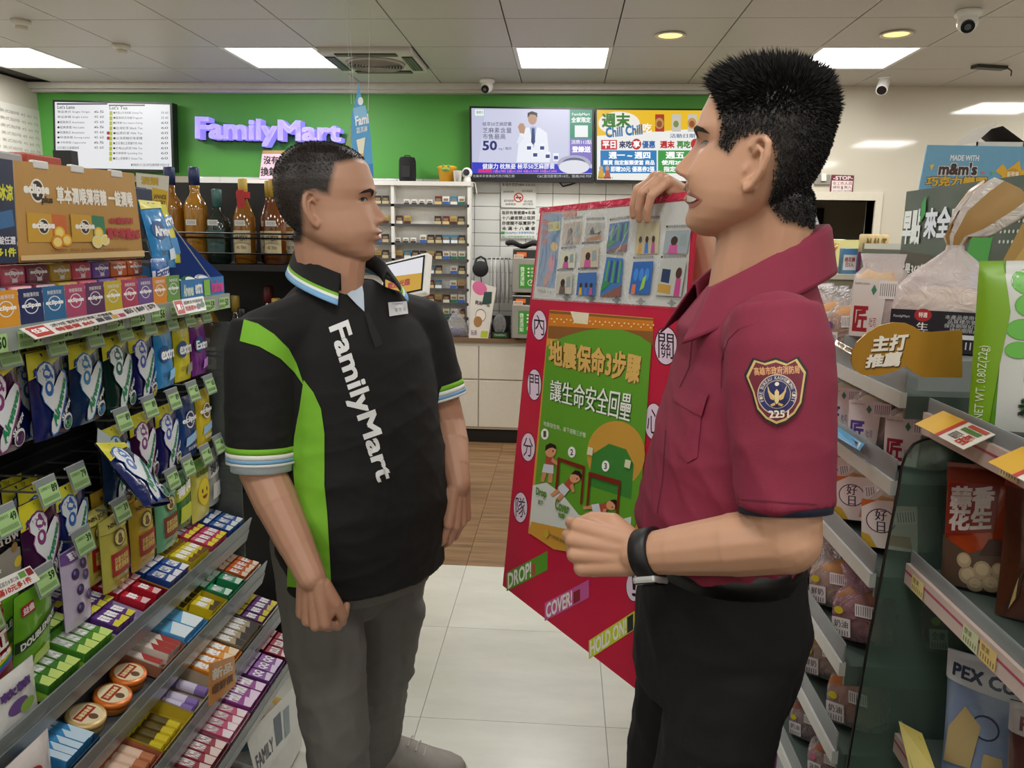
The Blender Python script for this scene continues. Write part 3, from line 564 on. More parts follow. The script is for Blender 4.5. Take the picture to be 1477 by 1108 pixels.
def head_shape(b, T, jaw=1.0, smile=0.0, lipz=0.0, chub=0.0, nose=1.0, mouth=0.0, back=1.0, crown=1.0):
    n = 96; zz = np.concatenate([np.linspace(.116, .09, 10)[:-1], np.linspace(.09, -.1, 78), np.linspace(-.1, -.119, 12)[1:]])
    xp = ZS[::-1]; rings = []
    ga = lambda v, s: np.exp(-(v / s) ** 2)
    for z in zz:
        yf, yb, w = (np.interp(z, xp, A[::-1]) for A in (YF, YB, WW))
        if z < -.02: w = w * (1 + (jaw - 1) * min(1, (-.02 - z) / .05))
        yc = (yf * .42 + yb * .58); a = 2 * np.pi * np.arange(n) / n; ca, sa = np.cos(a), np.sin(a); e = 2.25
        x = np.sign(ca) * np.abs(ca) ** (2 / e) * w; y = np.sign(sa) * np.abs(sa) ** (2 / e); y = np.where(y > 0, yc + y * (yf - yc), yc + y * (yc - yb))
        fr = np.clip(sa * 1.6, 0, 1); ax = np.abs(x)
        d = np.zeros(n)
        nh = np.interp(z, [-.052, -.046, -.041, -.035, -.028, -.012, .002, .016], [0, .006, .022, .029, .025, .0145, .007, 0]); ns = np.interp(z, [-.05, -.038, -.02, .01], [.013, .0125, .009, .008])
        d += nose * nh * ga(x, ns) + .0095 * ga(ax - .0145, .0055) * ga(z + .041, .0065)
        d += .0045 * ga(z - .017, .008) * ga(ax - .026, .02) - .0105 * ga(z - .001, .0095) * ga(ax - .031, .015) + .0042 * ga(z - .002, .0055) * ga(ax - .032, .011)
        d += .004 * ga(z + .03, .016) * ga(ax - .045, .018)
        lw = .021 + .007 * smile; zl = z - smile * 10 * x ** 2; d += .0085 * ga(zl + .0605 + lipz, .0046) * ga(x, lw) + .009 * ga(zl + .0735 + lipz, .0052) * ga(x, lw * .85) - (.006 + .005 * smile) * ga(zl + .067 + lipz, .0024 + .002 * smile) * ga(x, lw * 1.15) - .003 * ga(z + .083, .005) * ga(x, .018)
        d += mouth * ga(z + .066, .02) * ga(x, .03)
        d += chub * (.008 * ga(z + .058, .024) * ga(ax - .042, .02)) 
        d += .005 * ga(z + .1, .012) * ga(x, .02) + smile * (.009 * ga(z + .042, .016) * ga(ax - .044, .013) - .006 * ga(z + .054 - (ax - .03) * .3, .014) * ga(ax - .032 - (-.05 - z) * .25, .004))
        y = y + d * fr; y = np.where(y < 0, y * back, y); z2 = z if z < .03 else .03 + (z - .03) * crown; rings.append([T @ V((x[i], y[i], z2)) for i in range(n)])
    b.loft(rings, BLK)
def ear_shape(b, T, sx, yc=.004, zc=-.022, s=1.0):
    o = V((sx * .072, yc, zc)); out = V((sx * .5, -.6, 0)).normalized(); up = V((0, .0, 1)).normalized(); nrm = V((sx * .85, .5, 0)).normalized()
    P = lambda a, c, k=0: T @ (o + out * (a * s) + up * (c * s) + nrm * k)
    rim = [(.0, .02), (.006, .029), (.016, .031), (.024, .024), (.026, .01), (.0235, -.004), (.017, -.016), (.01, -.026), (.003, -.03), (-.001, -.024)]
    pts = [P(a, c, .006) for a, c in rim]
    for k in range(len(pts) - 1): cap(b, pts[k], .005, pts[k + 1], .005, 8)
    inn = [(.002, .012), (.010, .019), (.016, .014), (.017, .002), (.013, -.01), (.005, -.017)]; pts = [P(a, c, .004) for a, c in inn]
    for k in range(len(pts) - 1): cap(b, pts[k], .0033, pts[k + 1], .0033, 8)
    cap(b, P(.006, -.026, .001), .0065, P(.004, -.02, .0), .006, 8)
    cap(b, P(-.006, -.008, .004), .0045, P(-.004, -.001, .003), .004, 8)
    cap(b, P(.004, .018, -.006), .005, P(.006, -.018, -.006), .005, 8); cap(b, P(.012, .015, -.004), .0045, P(.012, -.008, -.004), .0045, 8); cap(b, P(.018, .016, -.002), .0035, P(.016, -.004, -.002), .0035, 8)
def sdpoly(P, poly):
    poly = np.array(poly); d = np.full(len(P), 1e9); ins = np.zeros(len(P), bool)
    for i in range(len(poly)):
        a, c = poly[i], poly[(i + 1) % len(poly)]; e = c - a; w = P - a; t = np.clip((w @ e) / (e @ e), 0, 1); q = w - t[:, None] * e; d = np.minimum(d, (q ** 2).sum(1))
        cr = ((a[1] <= P[:, 1]) & (c[1] > P[:, 1])) | ((c[1] <= P[:, 1]) & (a[1] > P[:, 1]))
        with np.errstate(divide='ignore', invalid='ignore'): xi = a[0] + (P[:, 1] - a[1]) / (c[1] - a[1]) * e[0]
        ins ^= cr & (P[:, 0] < xi)
    return np.sqrt(d) * np.where(ins, 1, -1)
def skin_mat(name, base, red, hairc, lipc):
    mt = bpy.data.materials.new(name); mt.use_nodes = True; nt = mt.node_tree; b = nt.nodes['Principled BSDF']; L = nt.links.new
    tc = nt.nodes.new('ShaderNodeTexCoord'); nz = nt.nodes.new('ShaderNodeTexNoise'); nz.inputs['Scale'].default_value = 9; nz.inputs['Detail'].default_value = 5; L(tc.outputs['Object'], nz.inputs['Vector'])
    def mix(f, a, c):
        m = nt.nodes.new('ShaderNodeMix'); m.data_type = 'RGBA'
        for s, k in ((f, 0), (a, 6), (c, 7)):
            if isinstance(s, str): m.inputs[k].default_value = (*hexc(s), 1)
            else: L(s, m.inputs[k])
        return m.outputs[2]
    def attr(n): a = nt.nodes.new('ShaderNodeAttribute'); a.attribute_name = n; return a.outputs['Fac']
    c = mix(nz.outputs['Fac'], base, red); c = mix(attr('lip'), c, lipc)
    n2 = nt.nodes.new('ShaderNodeTexNoise'); n2.inputs['Scale'].default_value = 900; n2.inputs['Detail'].default_value = 1; L(tc.outputs['Object'], n2.inputs['Vector'])
    mul = nt.nodes.new('ShaderNodeMath'); mul.operation = 'MULTIPLY_ADD'; L(n2.outputs['Fac'], mul.inputs[0]); mul.inputs[1].default_value = .5; mul.inputs[2].default_value = -.25
    ad = nt.nodes.new('ShaderNodeMath'); ad.operation = 'ADD'; ad.use_clamp = True; h = attr('hair'); L(h, ad.inputs[0]); m2 = nt.nodes.new('ShaderNodeMath'); m2.operation = 'MULTIPLY'; L(mul.outputs[0], m2.inputs[0]); L(h, m2.inputs[1]); L(m2.outputs[0], ad.inputs[1])
    c = mix(ad.outputs[0], c, hairc); L(c, b.inputs['Base Color']); b.inputs['Roughness'].default_value = .48
    b.inputs['Subsurface Weight'].default_value = .12; b.inputs['Subsurface Radius'].default_value = (.01, .004, .002); b.inputs['Subsurface Scale'].default_value = 1
    bp = nt.nodes.new('ShaderNodeBump'); bp.inputs['Strength'].default_value = .08; bp.inputs['Distance'].default_value = .002; n3 = nt.nodes.new('ShaderNodeTexNoise'); n3.inputs['Scale'].default_value = 500; L(tc.outputs['Object'], n3.inputs['Vector']); L(n3.outputs['Fac'], bp.inputs['Height']); L(bp.outputs[0], b.inputs['Normal'])
    return mt
def finish_body(me, T, hairpoly, lipz, smile, mat, hairmax=.95):
    """attributes for lips and cropped hair, from head-local positions"""
    C = coords(me); Ti = np.array(T.inverted()); L = C @ Ti[:3, :3].T + Ti[:3, 3]; x, y, z = L.T
    near = (np.abs(x) < .1) & (np.abs(y) < .15) & (np.abs(z) < .14)
    lw = .023 + .006 * smile; zc = z + .067 + lipz - smile * 9 * x ** 2
    lip = np.clip(1.5 - ((x / lw) ** 2 + (zc / .0095) ** 2) * 1.5, 0, 1) * (y > .06) * near
    hd = np.clip(.5 + sdpoly(L[:, 1:3], hairpoly) / .013, 0, 1) * near * hairmax
    ear = (np.abs(x) > .0775) & (y > -.024) & (y < .03) & (z < .008) & (z > -.06); hd = np.where(ear, 0, hd)
    for nme, a in (('lip', lip), ('hair', hd)):
        at = me.attributes.new(nme, 'FLOAT', 'POINT'); at.data.foreach_set('value', a.astype(np.float32))
    me.materials.append(mat); smoothed(me); return L, hd
def hair_blades(me, L, hd, T, count, fn, mat, thr=.55, wid=.0011):
    """short tapered strands rooted on the scalp; fn(local point, local normal) -> direction*length"""
    idx = np.nonzero(hd > thr)[0]; N = normals(me); C = coords(me); R = T.to_3x3(); Ri = R.inverted(); b = MB(); rs = np.random.RandomState(3); vs = []; fs = []
    for i in rs.choice(idx, min(count, len(idx) * 3)):
        if rs.rand() > (hd[i] - thr * .6) / (1 - thr) + .1: continue
        p = V(C[i]); n = V(N[i]); ln = V(L[i]) + V(rs.normal(0, .0012, 3)); d = fn(ln, (Ri @ n).normalized(), rs)
        d = R @ d; t = n.cross(V(rs.normal(0, 1, 3))); t.normalize(); q = d.normalized().cross(t); o = len(vs)
        p = p - n * .001; w = wid * (.7 + .6 * rs.rand())
        vs += [p + t * w, p - t * w * .5 + q * w, p - t * w * .5 - q * w, p + d * .55 + n * d.length * .06 + t * w * .6, p + d * .55 + n * d.length * .06 - t * w * .6, p + d]
        fs += [(o, o + 1, o + 3), (o + 1, o + 4, o + 3), (o + 1, o + 2, o + 4), (o + 2, o, o + 3), (o + 2, o + 3, o + 4), (o + 3, o + 4, o + 5)]
    b.add(vs, fs, mat); return b
def cast_S(tree, fallback=None):
    """photo pixel -> point on the built garment"""
    last = [None]
    def S(u, v, e=0):
        d = ray(u, v).normalized(); h = tree.ray_cast(CAM, d)
        if h[0] is None: h = tree.find_nearest(last[0] or fallback)
        else: last[0] = h[0]
        n = h[1] if h[1].dot(d) < 0 else -h[1]
        return h[0] + n * e * .5 - d * e
    return S
def local_S(tree, T):
    """head-local (x,z) seen from the front -> point on the face"""
    R = T.to_3x3()
    def S(u, v, e=0):
        h = tree.ray_cast(T @ V((u, .2, v)), R @ V((0, -1, 0)))
        if h[0] is None: h = tree.find_nearest(T @ V((u, .09, v)))
        return h[0] + h[1] * e
    return S
def wrinkle(me, amp, fn=None, seed=1):
    C = coords(me); N = normals(me); rs = np.random.RandomState(seed); d = np.zeros(len(C))
    for k in range(9):
        w = rs.normal(0, 1, 3) * np.array([1, 1, 1.3]); w *= rs.uniform(14, 46) / np.linalg.norm(w); ph = rs.uniform(0, 6.28)
        w2 = rs.normal(0, 1, 3) * 9; d += (1 - np.abs(np.sin(C @ w + ph + 1.2 * np.sin(C @ w2)))) ** 2 * rs.uniform(.4, 1)
    d = (d - d.mean()) * amp
    if fn is not None: d *= fn(C)
    setco(me, C + N * d[:, None]); return me
def person(name, label, base): return empty(name, base, label, 'person')
def face_bits(tree, T, e, c0, brow, smile=0.0, teeth=False, irisx=0.0):
    ey = .55 if smile else .9
    for s in (-1, 1):
        p = Print(local_S(tree, T), .004); p.h = .0006
        X = lambda q: [(s * a, c * ey) for a, c in q]
        p.poly(X([(.019, -.001), (.025, .0035), (.032, .005), (.04, .0035), (.0455, .0005), (.04, -.0025), (.031, -.0035), (.024, -.0028)]), M('#a3978c', .3, var=0))
        p.poly(ell(s * (.0325 + irisx), .0012, .006, .0044 * ey, 14), M('#1c120d', .15, var=0))
        p.poly(X([(.0185, -.0012), (.025, .0034), (.032, .005), (.04, .0036), (.0462, .0002), (.0465, .0016), (.041, .0056), (.032, .0068), (.024, .005), (.0185, .0006)]), M('#241712', .6, var=0))
        p.mb.build('eye', e, True, loc=c0).location = (0, 0, 0)
    for s in (-1, 1):
        p = Print(local_S(tree, T), .004); p.h = .001; p.poly([(s * a, .0145 + (c - .0145) * 1.25) for a, c in brow], M('#241a16', .8, var=.3, scale=400))
        p.mb.build('eyebrow', e, True, loc=c0).location = (0, 0, 0)
    if teeth:
        p = Print(local_S(tree, T), .003); p.h = .0012; p.poly([(-.027, -.0575), (-.014, -.0625), (0, -.0645), (.014, -.0625), (.027, -.0575), (.02, -.0655), (.01, -.0705), (0, -.0715), (-.01, -.0705), (-.02, -.0655)], M('#e8e2d6', .25, var=.02)); p.mb.build('teeth', e, True, loc=c0).location = (0, 0, 0)
def headT(o, fwd_deg, pitch, s, rollv=0):
    a = math.radians(fwd_deg); f = V((math.cos(a), math.sin(a), 0)); l = V((-f.y, f.x, 0)); p = math.radians(pitch)
    f2 = f * math.cos(p) + V((0, 0, math.sin(p))); u = V((0, 0, math.cos(p))) - f * math.sin(p); r = -l
    return frame(o, r * s, f2 * s, u * s)
def at(e, ob): ob.parent = e; ob.location = V(ob.location); return ob
def wear(name, me, e, mats=()):
    for q in mats: me.materials.append(q)
    return put(name, smoothed(me), e, tuple(-V(e.location)))
def pixel_patch(name, e, tree, draw, step, fb, h=.0015):
    p = Print(cast_S(tree, V(fb)), step); p.h = h; draw(p); ob = p.mb.build(name, None, True); ob.parent = e; ob.location = -V(e.location); return ob
def collar(name, e, N, f, zb, zf, r0, r1, drop, mats, gap=.35, lean=.0, tip=.02):
    """shirt collar: stand, fold and falling flap round the neck point N; mats = [(fraction, material)] from fold to edge"""
    l = V((-f.y, f.x, 0)); n = 44; b = MB()
    def pt(t, k):     # t 0..1 round from front right, back, to front left; k 0 inner stand .. 1 flap edge
        ph = gap + (2 * math.pi - 2 * gap) * t; c = math.cos(ph); zt = zb + (zf - zb) * ((1 + c) / 2) ** 1.3
        if k < .25: r = r0 - .004; z = zt - .03 * (1 - k / .25)
        elif k < .35: r = r0 + (k - .25) * .05; z = zt + .004
        else:
            q = (k - .35) / .65; fr = max(0, c) ** 3; r = r0 + .005 + (r1 - r0) * q * (.3 + .7 * ((1 + c) / 2)) + tip * fr * q; z = zt - drop * q * (1 + .35 * fr)
        o = V(N) + f * (lean * (1 + c) / 2); return V((o.x, o.y, z)) + (f * c + l * math.sin(ph)) * r
    ks = [0, .12, .25, .3, .35] + [.35 + .65 * i / 10 for i in range(1, 11)]
    b.v = [pt(j / n, k) for k in ks for j in range(n + 1)]
    for i in range(len(ks) - 1):
        q = (ks[i] - .35) / .65 + .01; mt = mats[0][1]
        for fr, m_ in mats:
            if q >= fr: mt = m_
        k = b.mi(mt)
        for j in range(n): b.f.append([i * (n + 1) + j, i * (n + 1) + j + 1, (i + 1) * (n + 1) + j + 1, (i + 1) * (n + 1) + j]); b.m.append(k)
    ob = b.build(name, None, True); ob.parent = e; ob.location = -V(e.location)
    sm = ob.modifiers.new('thick', 'SOLIDIFY'); sm.thickness = .003; return ob
def shoe(e, ankle, toe, mats, s=1.0):
    a = V(ankle); d = (V(toe) - a); d.z = 0; d.normalize(); sd = V((-d.y, d.x, 0)); a.z = 0; b = MB()
    prof = [(-.075, .028, .05), (-.06, .036, .075), (-.01, .038, .085), (.05, .04, .07), (.1, .046, .052), (.15, .046, .042), (.18, .036, .034), (.195, .018, .024)]
    rings = []
    for q, w, h in prof: rings.append([a + d * (q * s) + sd * (w * s * math.cos(t)) + V((0, 0, .022 + (h - .0) * s * max(0, math.sin(t)) ** .8)) for t in [math.pi * i / 11 for i in range(12)]])
    ob = b.loft(rings, mats[0]).build('shoe', None, True); ob.parent = e; ob.location = -V(e.location)
    b = MB(); rings = [[a + d * (q * s * 1.02) + sd * (w * 1.06 * s * k) + V((0, 0, zz)) for k, zz in ((-1, 0), (1, 0), (1, .026), (-1, .026))] for q, w, h in prof]; so = b.loft(rings, mats[1]).build('sole', ob)
    b = MB()
    for k in range(4): q = .045 + .022 * k; b.tube([a + d * (q * s) + sd * (.022 * s * t) + V((0, 0, .022 + (.078 - .011 * k) * s - .008 * abs(t))) for t in (-1, 0, 1)], .0028, mats[1], 6)
    b.build('lace', ob)
    return ob
# ================================================================== the shop clerk
SK1 = skin_mat('skin_clerk', '#c0957a', '#b28168', '#120e0c', '#b4756a')
e = person('person', 'clerk in a black and lime polo shirt looking towards the poster board', (-.46, 1.72, 0)); E1 = e
fA = math.radians(-41); fw_ = V((math.cos(fA), math.sin(fA), 0)); lf_ = V((-fw_.y, fw_.x, 0)); AX = (lf_, fw_)
TC = V((-.467, 1.69, 0)); HT = headT((-.511, 1.665, 1.607), 7, 2, 1.08)
b = MB(); head_shape(b, HT, 1.14, 0, 0, 1.15, .84, .008, .97, .97); ear_shape(b, HT, 1, -.006, -.018, 1.02); ear_shape(b, HT, -1, -.006, -.018, 1.02)
cap(b, (-.523, 1.675, 1.53), .062, (-.515, 1.70, 1.38), .07); cap(b, (-.5, 1.668, 1.53), .06, (-.51, 1.69, 1.38), .066); cap(b, (-.468, 1.664, 1.512), .044, (-.492, 1.675, 1.40), .052)   # neck, soft under the chin
b.loft([oring(TC + fw_ * c + V((0, 0, z)), AX, w, d, d) for z, w, d, c in ((.9, .17, .13, .01), (1.1, .165, .12, 0), (1.3, .17, .1, -.01), (1.38, .15, .08, -.02))], BLK)
RS = PY(377, 492, 1.53); RE = PY(378, 680, 1.50); RW_ = PY(449, 832, 1.41); LS = PY(606, 468, 1.85); LE = PY(646, 612, 1.84); LW = PY(662, 700, 1.72)
limb(b, [(RS, .05), (RS.lerp(RE, .6), .05), (RE, .046), (RE.lerp(RW_, .3), .045), (RE.lerp(RW_, .7), .036), (RW_, .029)]); cap(b, (-.53, 1.62, 1.32), .05, RS, .05)
limb(b, [(LS, .048), (LS.lerp(LE, .6), .047), (LE, .043), (LE.lerp(LW, .3), .043), (LE.lerp(LW, .7), .034), (LW, .0275)]); cap(b, (-.4, 1.76, 1.32), .05, LS, .05)
hand(b, RW_, V((.02, -.02, -1)), V((-.35, -.9, 0)), -1, [(1.0, 1.1, .6), (1.05, 1.15, .6), (1.1, 1.15, .6), (1.1, 1.1, .6)], [(.04, .055, -.02), (.045, .082, -.03), (.04, .1, -.036)], 1.04)
hand(b, LW, V((-.02, -.12, -1)), V((.75, -.6, .1)), 1, [(.35, .5, .3), (.45, .6, .35), (.5, .65, .35), (.55, .7, .4)], [(.042, .05, -.02), (.05, .08, -.03), (.05, .105, -.036)], 1.0)
me = remesh(b, .0024, 2, .45)
HP1 = [(.14, .078), (.07, .076), (.034, .066), (.026, .034), (.02, .01), (.008, .012), (-.004, .016), (-.022, .014), (-.03, -.004), (-.031, -.04), (-.036, -.058), (-.045, -.078), (-.14, -.084), (-.2, .2), (.14, .2)]
L_, hd = finish_body(me, HT, HP1, 0, 0, SK1, 1.0); body = wear('body', me, e); tr = bvh(me)
hb = hair_blades(me, L_, hd, HT, 9000, lambda p, n, rs: (n + V((0, -.35, .1))).normalized() * (.0045 if p.z > .05 else .003) * (.7 + .5 * rs.rand()), M('#141010', .85, var=.2), .6, .0007)
o = hb.build('hair', None); o.parent = e; o.location = -V(e.location)
face_bits(tr, HT, e, V(e.location), [(.014, .0125), (.022, .018), (.034, .0205), (.046, .017), (.052, .0115), (.044, .0135), (.033, .0155), (.022, .0125), (.015, .0085)], irisx=.003)
# polo shirt
BLKF = M('#0d0d0c', .85, var=.12, scale=30, bump=.25, bscale=900); LIME = M('#79b82a', .75, var=.05, bump=.2, bscale=900); OFFW = M('#e8ebe6', .8); SKY = M('#7fb2dc', .8)
b = MB()
RG = [(.775, .2, .165, .015), (.86, .203, .17, .02), (.95, .203, .176, .025), (1.05, .198, .168, .018), (1.15, .196, .156, .01), (1.22, .2, .142, .0), (1.29, .203, .13, -.01), (1.345, .188, .114, -.022), (1.385, .155, .1, -.032), (1.415, .115, .088, -.042), (1.44, .078, .075, -.05)]
b.loft([oring(TC + fw_ * c + V((0, 0, z)), AX, w, d, d * .92, 48) for z, w, d, c in RG], BLK)
def sleeve(b, s, el, t, r0, r1):
    q = s.lerp(el, t); ax = (el - s).normalized(); k = V((.3, .8, .1)); x = ax.cross(k).normalized(); y = ax.cross(x)
    b.loft([[s.lerp(q, u) - ax * (.045 * (1 - u)) + (x * math.cos(a) + y * math.sin(a)) * (r0 * (1 - u) + r1 * u) * (1 - .25 * max(0, .25 - u) * 4) for a in [2 * math.pi * i / 32 for i in range(32)]] for u in (0, .08, .2, .4, .6, .8, 1)], BLK)
sleeve(b, RS, RE, .92, .078, .068); sleeve(b, LS, LE, .74, .072, .062)
cap(b, TC + V((-.07, -.06, 1.36)), .065, RS + V((.01, .01, .0)), .07); cap(b, TC + V((.05, .06, 1.36)), .065, LS + V((-.005, 0, 0)), .068)
me = remesh(b, .005, 10)
wrinkle(me, .0026, lambda C: np.clip((1.36 - C[:, 2]) * 4, .15, 1), 4)
sh = wear('polo_shirt', me, e, [BLKF]); ST = bvh(me)
def stripes(nm, s, el, t, r, e, seq):
    ax = (el - s).normalized(); x = ax.cross(V((.3, .8, .1))).normalized(); y = ax.cross(x); u = s.lerp(el, t)
    for (a0, a1, mt, dr) in seq:
        bb = MB(); rr = [[u + ax * a + (x * math.cos(q) + y * math.sin(q)) * (r + dr) for q in [2 * math.pi * i / 40 for i in range(40)]] for a in (a0, (a0 + a1) / 2, a1)]
        ob = bb.loft(rr, mt).build(nm, None, True); ob.parent = e; ob.location = -V(e.location)
CF = [(-.034, -.022, LIME, .003), (-.022, -.012, OFFW, .0032), (-.012, -.004, SKY, .003), (-.004, .002, OFFW, .0025)]
stripes('cuff_stripe', RS, RE, .92, .068, e, CF); stripes('undershirt_sleeve', RS, RE, .92, .06, e, [(-.02, .018, M('#cbd8e2', .85, var=.05), .002)]); stripes('cuff_stripe', LS, LE, .74, .062, e, CF)
collar('collar', e, TC - fw_ * .048 + lf_ * 0, fw_, 1.515, 1.44, .09, .135, .05, [(-9, BLKF), (.52, LIME), (.66, OFFW), (.8, SKY)], .72, .035, .0)
pixel_patch('lime_panel', e, ST, lambda p: p.poly([(438, 548), (452, 566), (463, 590), (468, 625), (468, 700), (472, 740), (475, 790), (478, 846), (452, 850), (414, 846), (416, 800), (424, 740), (425, 700), (422, 660), (424, 630), (432, 590)], LIME), 9, TC + V((0, -.2, 1)))
pixel_patch('lime_stripe', e, ST, lambda p: p.poly([(352, 461), (372, 467), (395, 482), (416, 503), (428, 525), (436, 548), (438, 556), (425, 538), (404, 517), (374, 500), (346, 492)], LIME), 7, RS)
pixel_patch('chest_lettering', e, ST, lambda p: p.text('FamilyMart', [(502, 461), (570, 688), (537, 699), (465, 476)], M('#e6e8e8', .7), .03), 9, TC + V((0, -.2, 1.1)))
pixel_patch('undershirt', e, bvh(me) if False else ST, lambda p: p.poly([(500, 425), (510, 418), (519, 396), (524, 424), (525, 450), (514, 440)], M('#b9c8d6', .85)), 8, TC + V((0, -.2, 1.4)), .004)
pixel_patch('placket', e, ST, lambda p: p.poly([(526, 452), (531, 450), (552, 496), (541, 503), (533, 480)], M('#1b1b1a', .85)), 8, TC + V((0, -.2, 1.4)), .0025)
def tagp(p):
    p.poly([(559, 437), (586, 435), (588, 453), (561, 457)], M('#c9cbcb', .35)); p.text('FamilyMart', [(566, 438), (580, 437), (580, 440), (566, 441)], '#333333', .02); p.text('實 習 生', [(568, 445), (584, 443.5), (585, 449), (569, 450.5)], '#8a9092', .02)
pixel_patch('name_tag', e, ST, tagp, 6, TC + V((0, -.2, 1.4)), .004)
# trousers and shoes
GRYF = M('#6a6864', .85, var=.1, scale=20, bump=.3, bscale=800)
b = MB(); RH = V((-.545, 1.615, .86)); LH = V((-.395, 1.765, .86)); RK = PY(487, 1075, 1.545); RA = V((RK.x + .0, 1.60, .07)); LK = PY(556, 950, 1.84); LA = PY(545, 1072, 2.01); LA.z = .07
b.loft([oring(TC + fw_ * .015 + V((0, 0, z)), AX, w, d, d, 40) for z, w, d in ((.74, .165, .14), (.8, .185, .152), (.9, .188, .155), (.95, .18, .145))], BLK)
limb(b, [(RH, .098), (RH.lerp(RK, .5), .09), (RK, .073), (RK.lerp(RA, .45), .072), (RA, .07)]); limb(b, [(LH, .095), (LH.lerp(LK, .5), .088), (LK, .072), (LK.lerp(LA, .45), .068), (LA, .068)])
cap(b, TC + V((-.01, .0, .82)), .12, TC + V((-.02, .02, .72)), .1); cap(b, PY(590, 880, 1.78), .045, PY(577, 972, 1.83), .03)
me = remesh(b, .006, 6); wrinkle(me, .003, lambda C: np.clip((.85 - C[:, 2]) * 3, .3, 1), 8); wear('trousers', me, e, [GRYF])
SHM = (M('#8c8780', .7, var=.2), M('#a8a49c', .6)); shoe(e, LA + V((.05, -.005, 0)), LA + V((1, -.12, 0)), SHM, 1.08); shoe(e, RA, RA + V((.8, -.5, 0)), SHM, 1.08)
# ================================================================== the fire officer
SK2 = skin_mat('skin_officer', '#c89c80', '#ba8a6c', '#120f0d', '#b4756a')
e = person('person', 'person in a maroon uniform shirt holding up a red poster board', (.26, 1.17, 0)); E2 = e
fA = math.radians(186); fw2 = V((math.cos(fA), math.sin(fA), 0)); lf2 = V((-fw2.y, fw2.x, 0)); AX2 = (lf2, fw2); TC2 = V((.26, 1.175, 0))
H2 = headT((.281, 1.15, 1.660), 161, 7, 1.06)
b = MB(); head_shape(b, H2, 1.05, .9, 0, .5, .95, .002, .74, .86); ear_shape(b, H2, -1, .008, -.024, 1.05); ear_shape(b, H2, 1, .008, -.024, 1.05)
cap(b, (.295, 1.147, 1.58), .055, (.293, 1.17, 1.42), .06); cap(b, (.268, 1.157, 1.57), .046, (.262, 1.172, 1.43), .052)
b.loft([oring(TC2 + fw2 * c + V((0, 0, z)), AX2, w, d, d) for z, w, d, c in ((1.05, .12, .09, 0), (1.25, .13, .085, 0), (1.4, .12, .07, -.01))], BLK)
S2 = PY(1122, 492, .985); EL2 = PY(1134, 778, .93); W2 = PY(920, 800, 1.04); S3 = V((.295, 1.35, 1.40)); EL3 = V((.335, 1.60, 1.33)); 
BQ = None
# ------------------------------------------------------------------ where the poster board is held (needed for the hands)
B_FL = PY(765, 432, 1.81); B_BL = PY(725, 845, 1.81); B_BR = PY(918, 995, 1.45)
NLO = (B_BR - B_BL).cross(B_FL - B_BL).normalized()
B_FR = PP(991, 452, B_BL, NLO); B_TL = PY(780, 300, 1.80)
NUP = (B_FR - B_FL).cross(B_TL - B_FL).normalized(); B_TR = PP(1008, 275, B_FL, NUP)
if NLO.dot(CAM - B_BL) < 0: NLO = -NLO
if NUP.dot(CAM - B_FL) < 0: NUP = -NUP
tx = (B_TL - B_TR).normalized()
W3 = B_TR + tx * .085 - NUP * .078; HD = NUP * .93 + tx * .12 + V((0, 0, .3))
limb(b, [(S2, .048), (S2.lerp(EL2, .6), .047), (EL2, .043), (EL2.lerp(W2, .3), .042), (EL2.lerp(W2, .7), .034), (W2, .028)]); cap(b, TC2 + V((.01, -.1, 1.38)), .045, S2, .045)
limb(b, [(S3, .046), (S3.lerp(EL3, .6), .046), (EL3, .042), (EL3.lerp(W3, .3), .041), (EL3.lerp(W3, .7), .033), (W3, .027)]); cap(b, TC2 + V((.0, .1, 1.38)), .045, S3, .045)
hand(b, W2, V((-.86, .32, -.05)), V((-.25, -.9, .25)), 1, [(.95, 1.35, .8), (1.05, 1.4, .8), (1.1, 1.4, .8), (1.15, 1.4, .8)], [(.04, .042, -.014), (.04, .076, -.026), (.03, .1, -.03)], 1.02)
hand(b, W3, HD, V((0, -.25, 1)), -1, [(1.0, .85, .3), (1.05, .85, .3), (1.0, .8, .3), (.85, .85, .3)], [(.036, .026, -.026), (.038, .03, -.048), (.034, .03, -.068)], 1.0, .1)
me = remesh(b, .0026, 3)
HP2 = [(.15, .08), (.082, .077), (.066, .046), (.056, .016), (.057, -.004), (.04, -.012), (.03, .006), (.012, .013), (-.006, .01), (-.017, -.008), (-.019, -.04), (-.018, -.068), (-.04, -.088), (-.14, -.095), (-.2, .25), (.15, .25)]
L_, hd = finish_body(me, H2, HP2, 0, .9, SK2, 1.0); wear('body', me, e); tr = bvh(me)
def hairdir(p, n, rs):
    top = min(1, max(0, (p.z - .035) / .05)); fr = min(1, max(0, (p.y + .02) / .08)); bk = min(1, max(0, (-p.y - .02) / .06))
    ln = .004 + .013 * top +   .002 * bk * min(1, max(0, (p.z + .02) / .05)) + .010 * top * fr; d = n * (.75) + V((0, .8 * fr * top - .25 * bk, .3 * top * (1 - fr) - .45 * (1 - top))) + V(rs.normal(0, .16, 3)); return d.normalized() * ln * (.6 + .75 * rs.rand() ** 1.5)
hb = hair_blades(me, L_, hd, H2, 22000, hairdir, M('#100d0c', .8, var=.2, scale=200), .5, .0014)
o = hb.build('hair', None); o.parent = e; o.location = -V(e.location)
face_bits(tr, H2, e, V(e.location), [(.013, .012), (.022, .0175), (.034, .020), (.046, .017), (.053, .011), (.044, .013), (.033, .015), (.022, .012), (.014, .008)], .9, True, .003)
_hp = H2.translation; face_tree = BVHTree.FromPolygons([p_.co.copy() for p_ in me.vertices], [tuple(f_.vertices) for f_ in me.polygons if (me.vertices[f_.vertices[0]].co - _hp).length < .15])
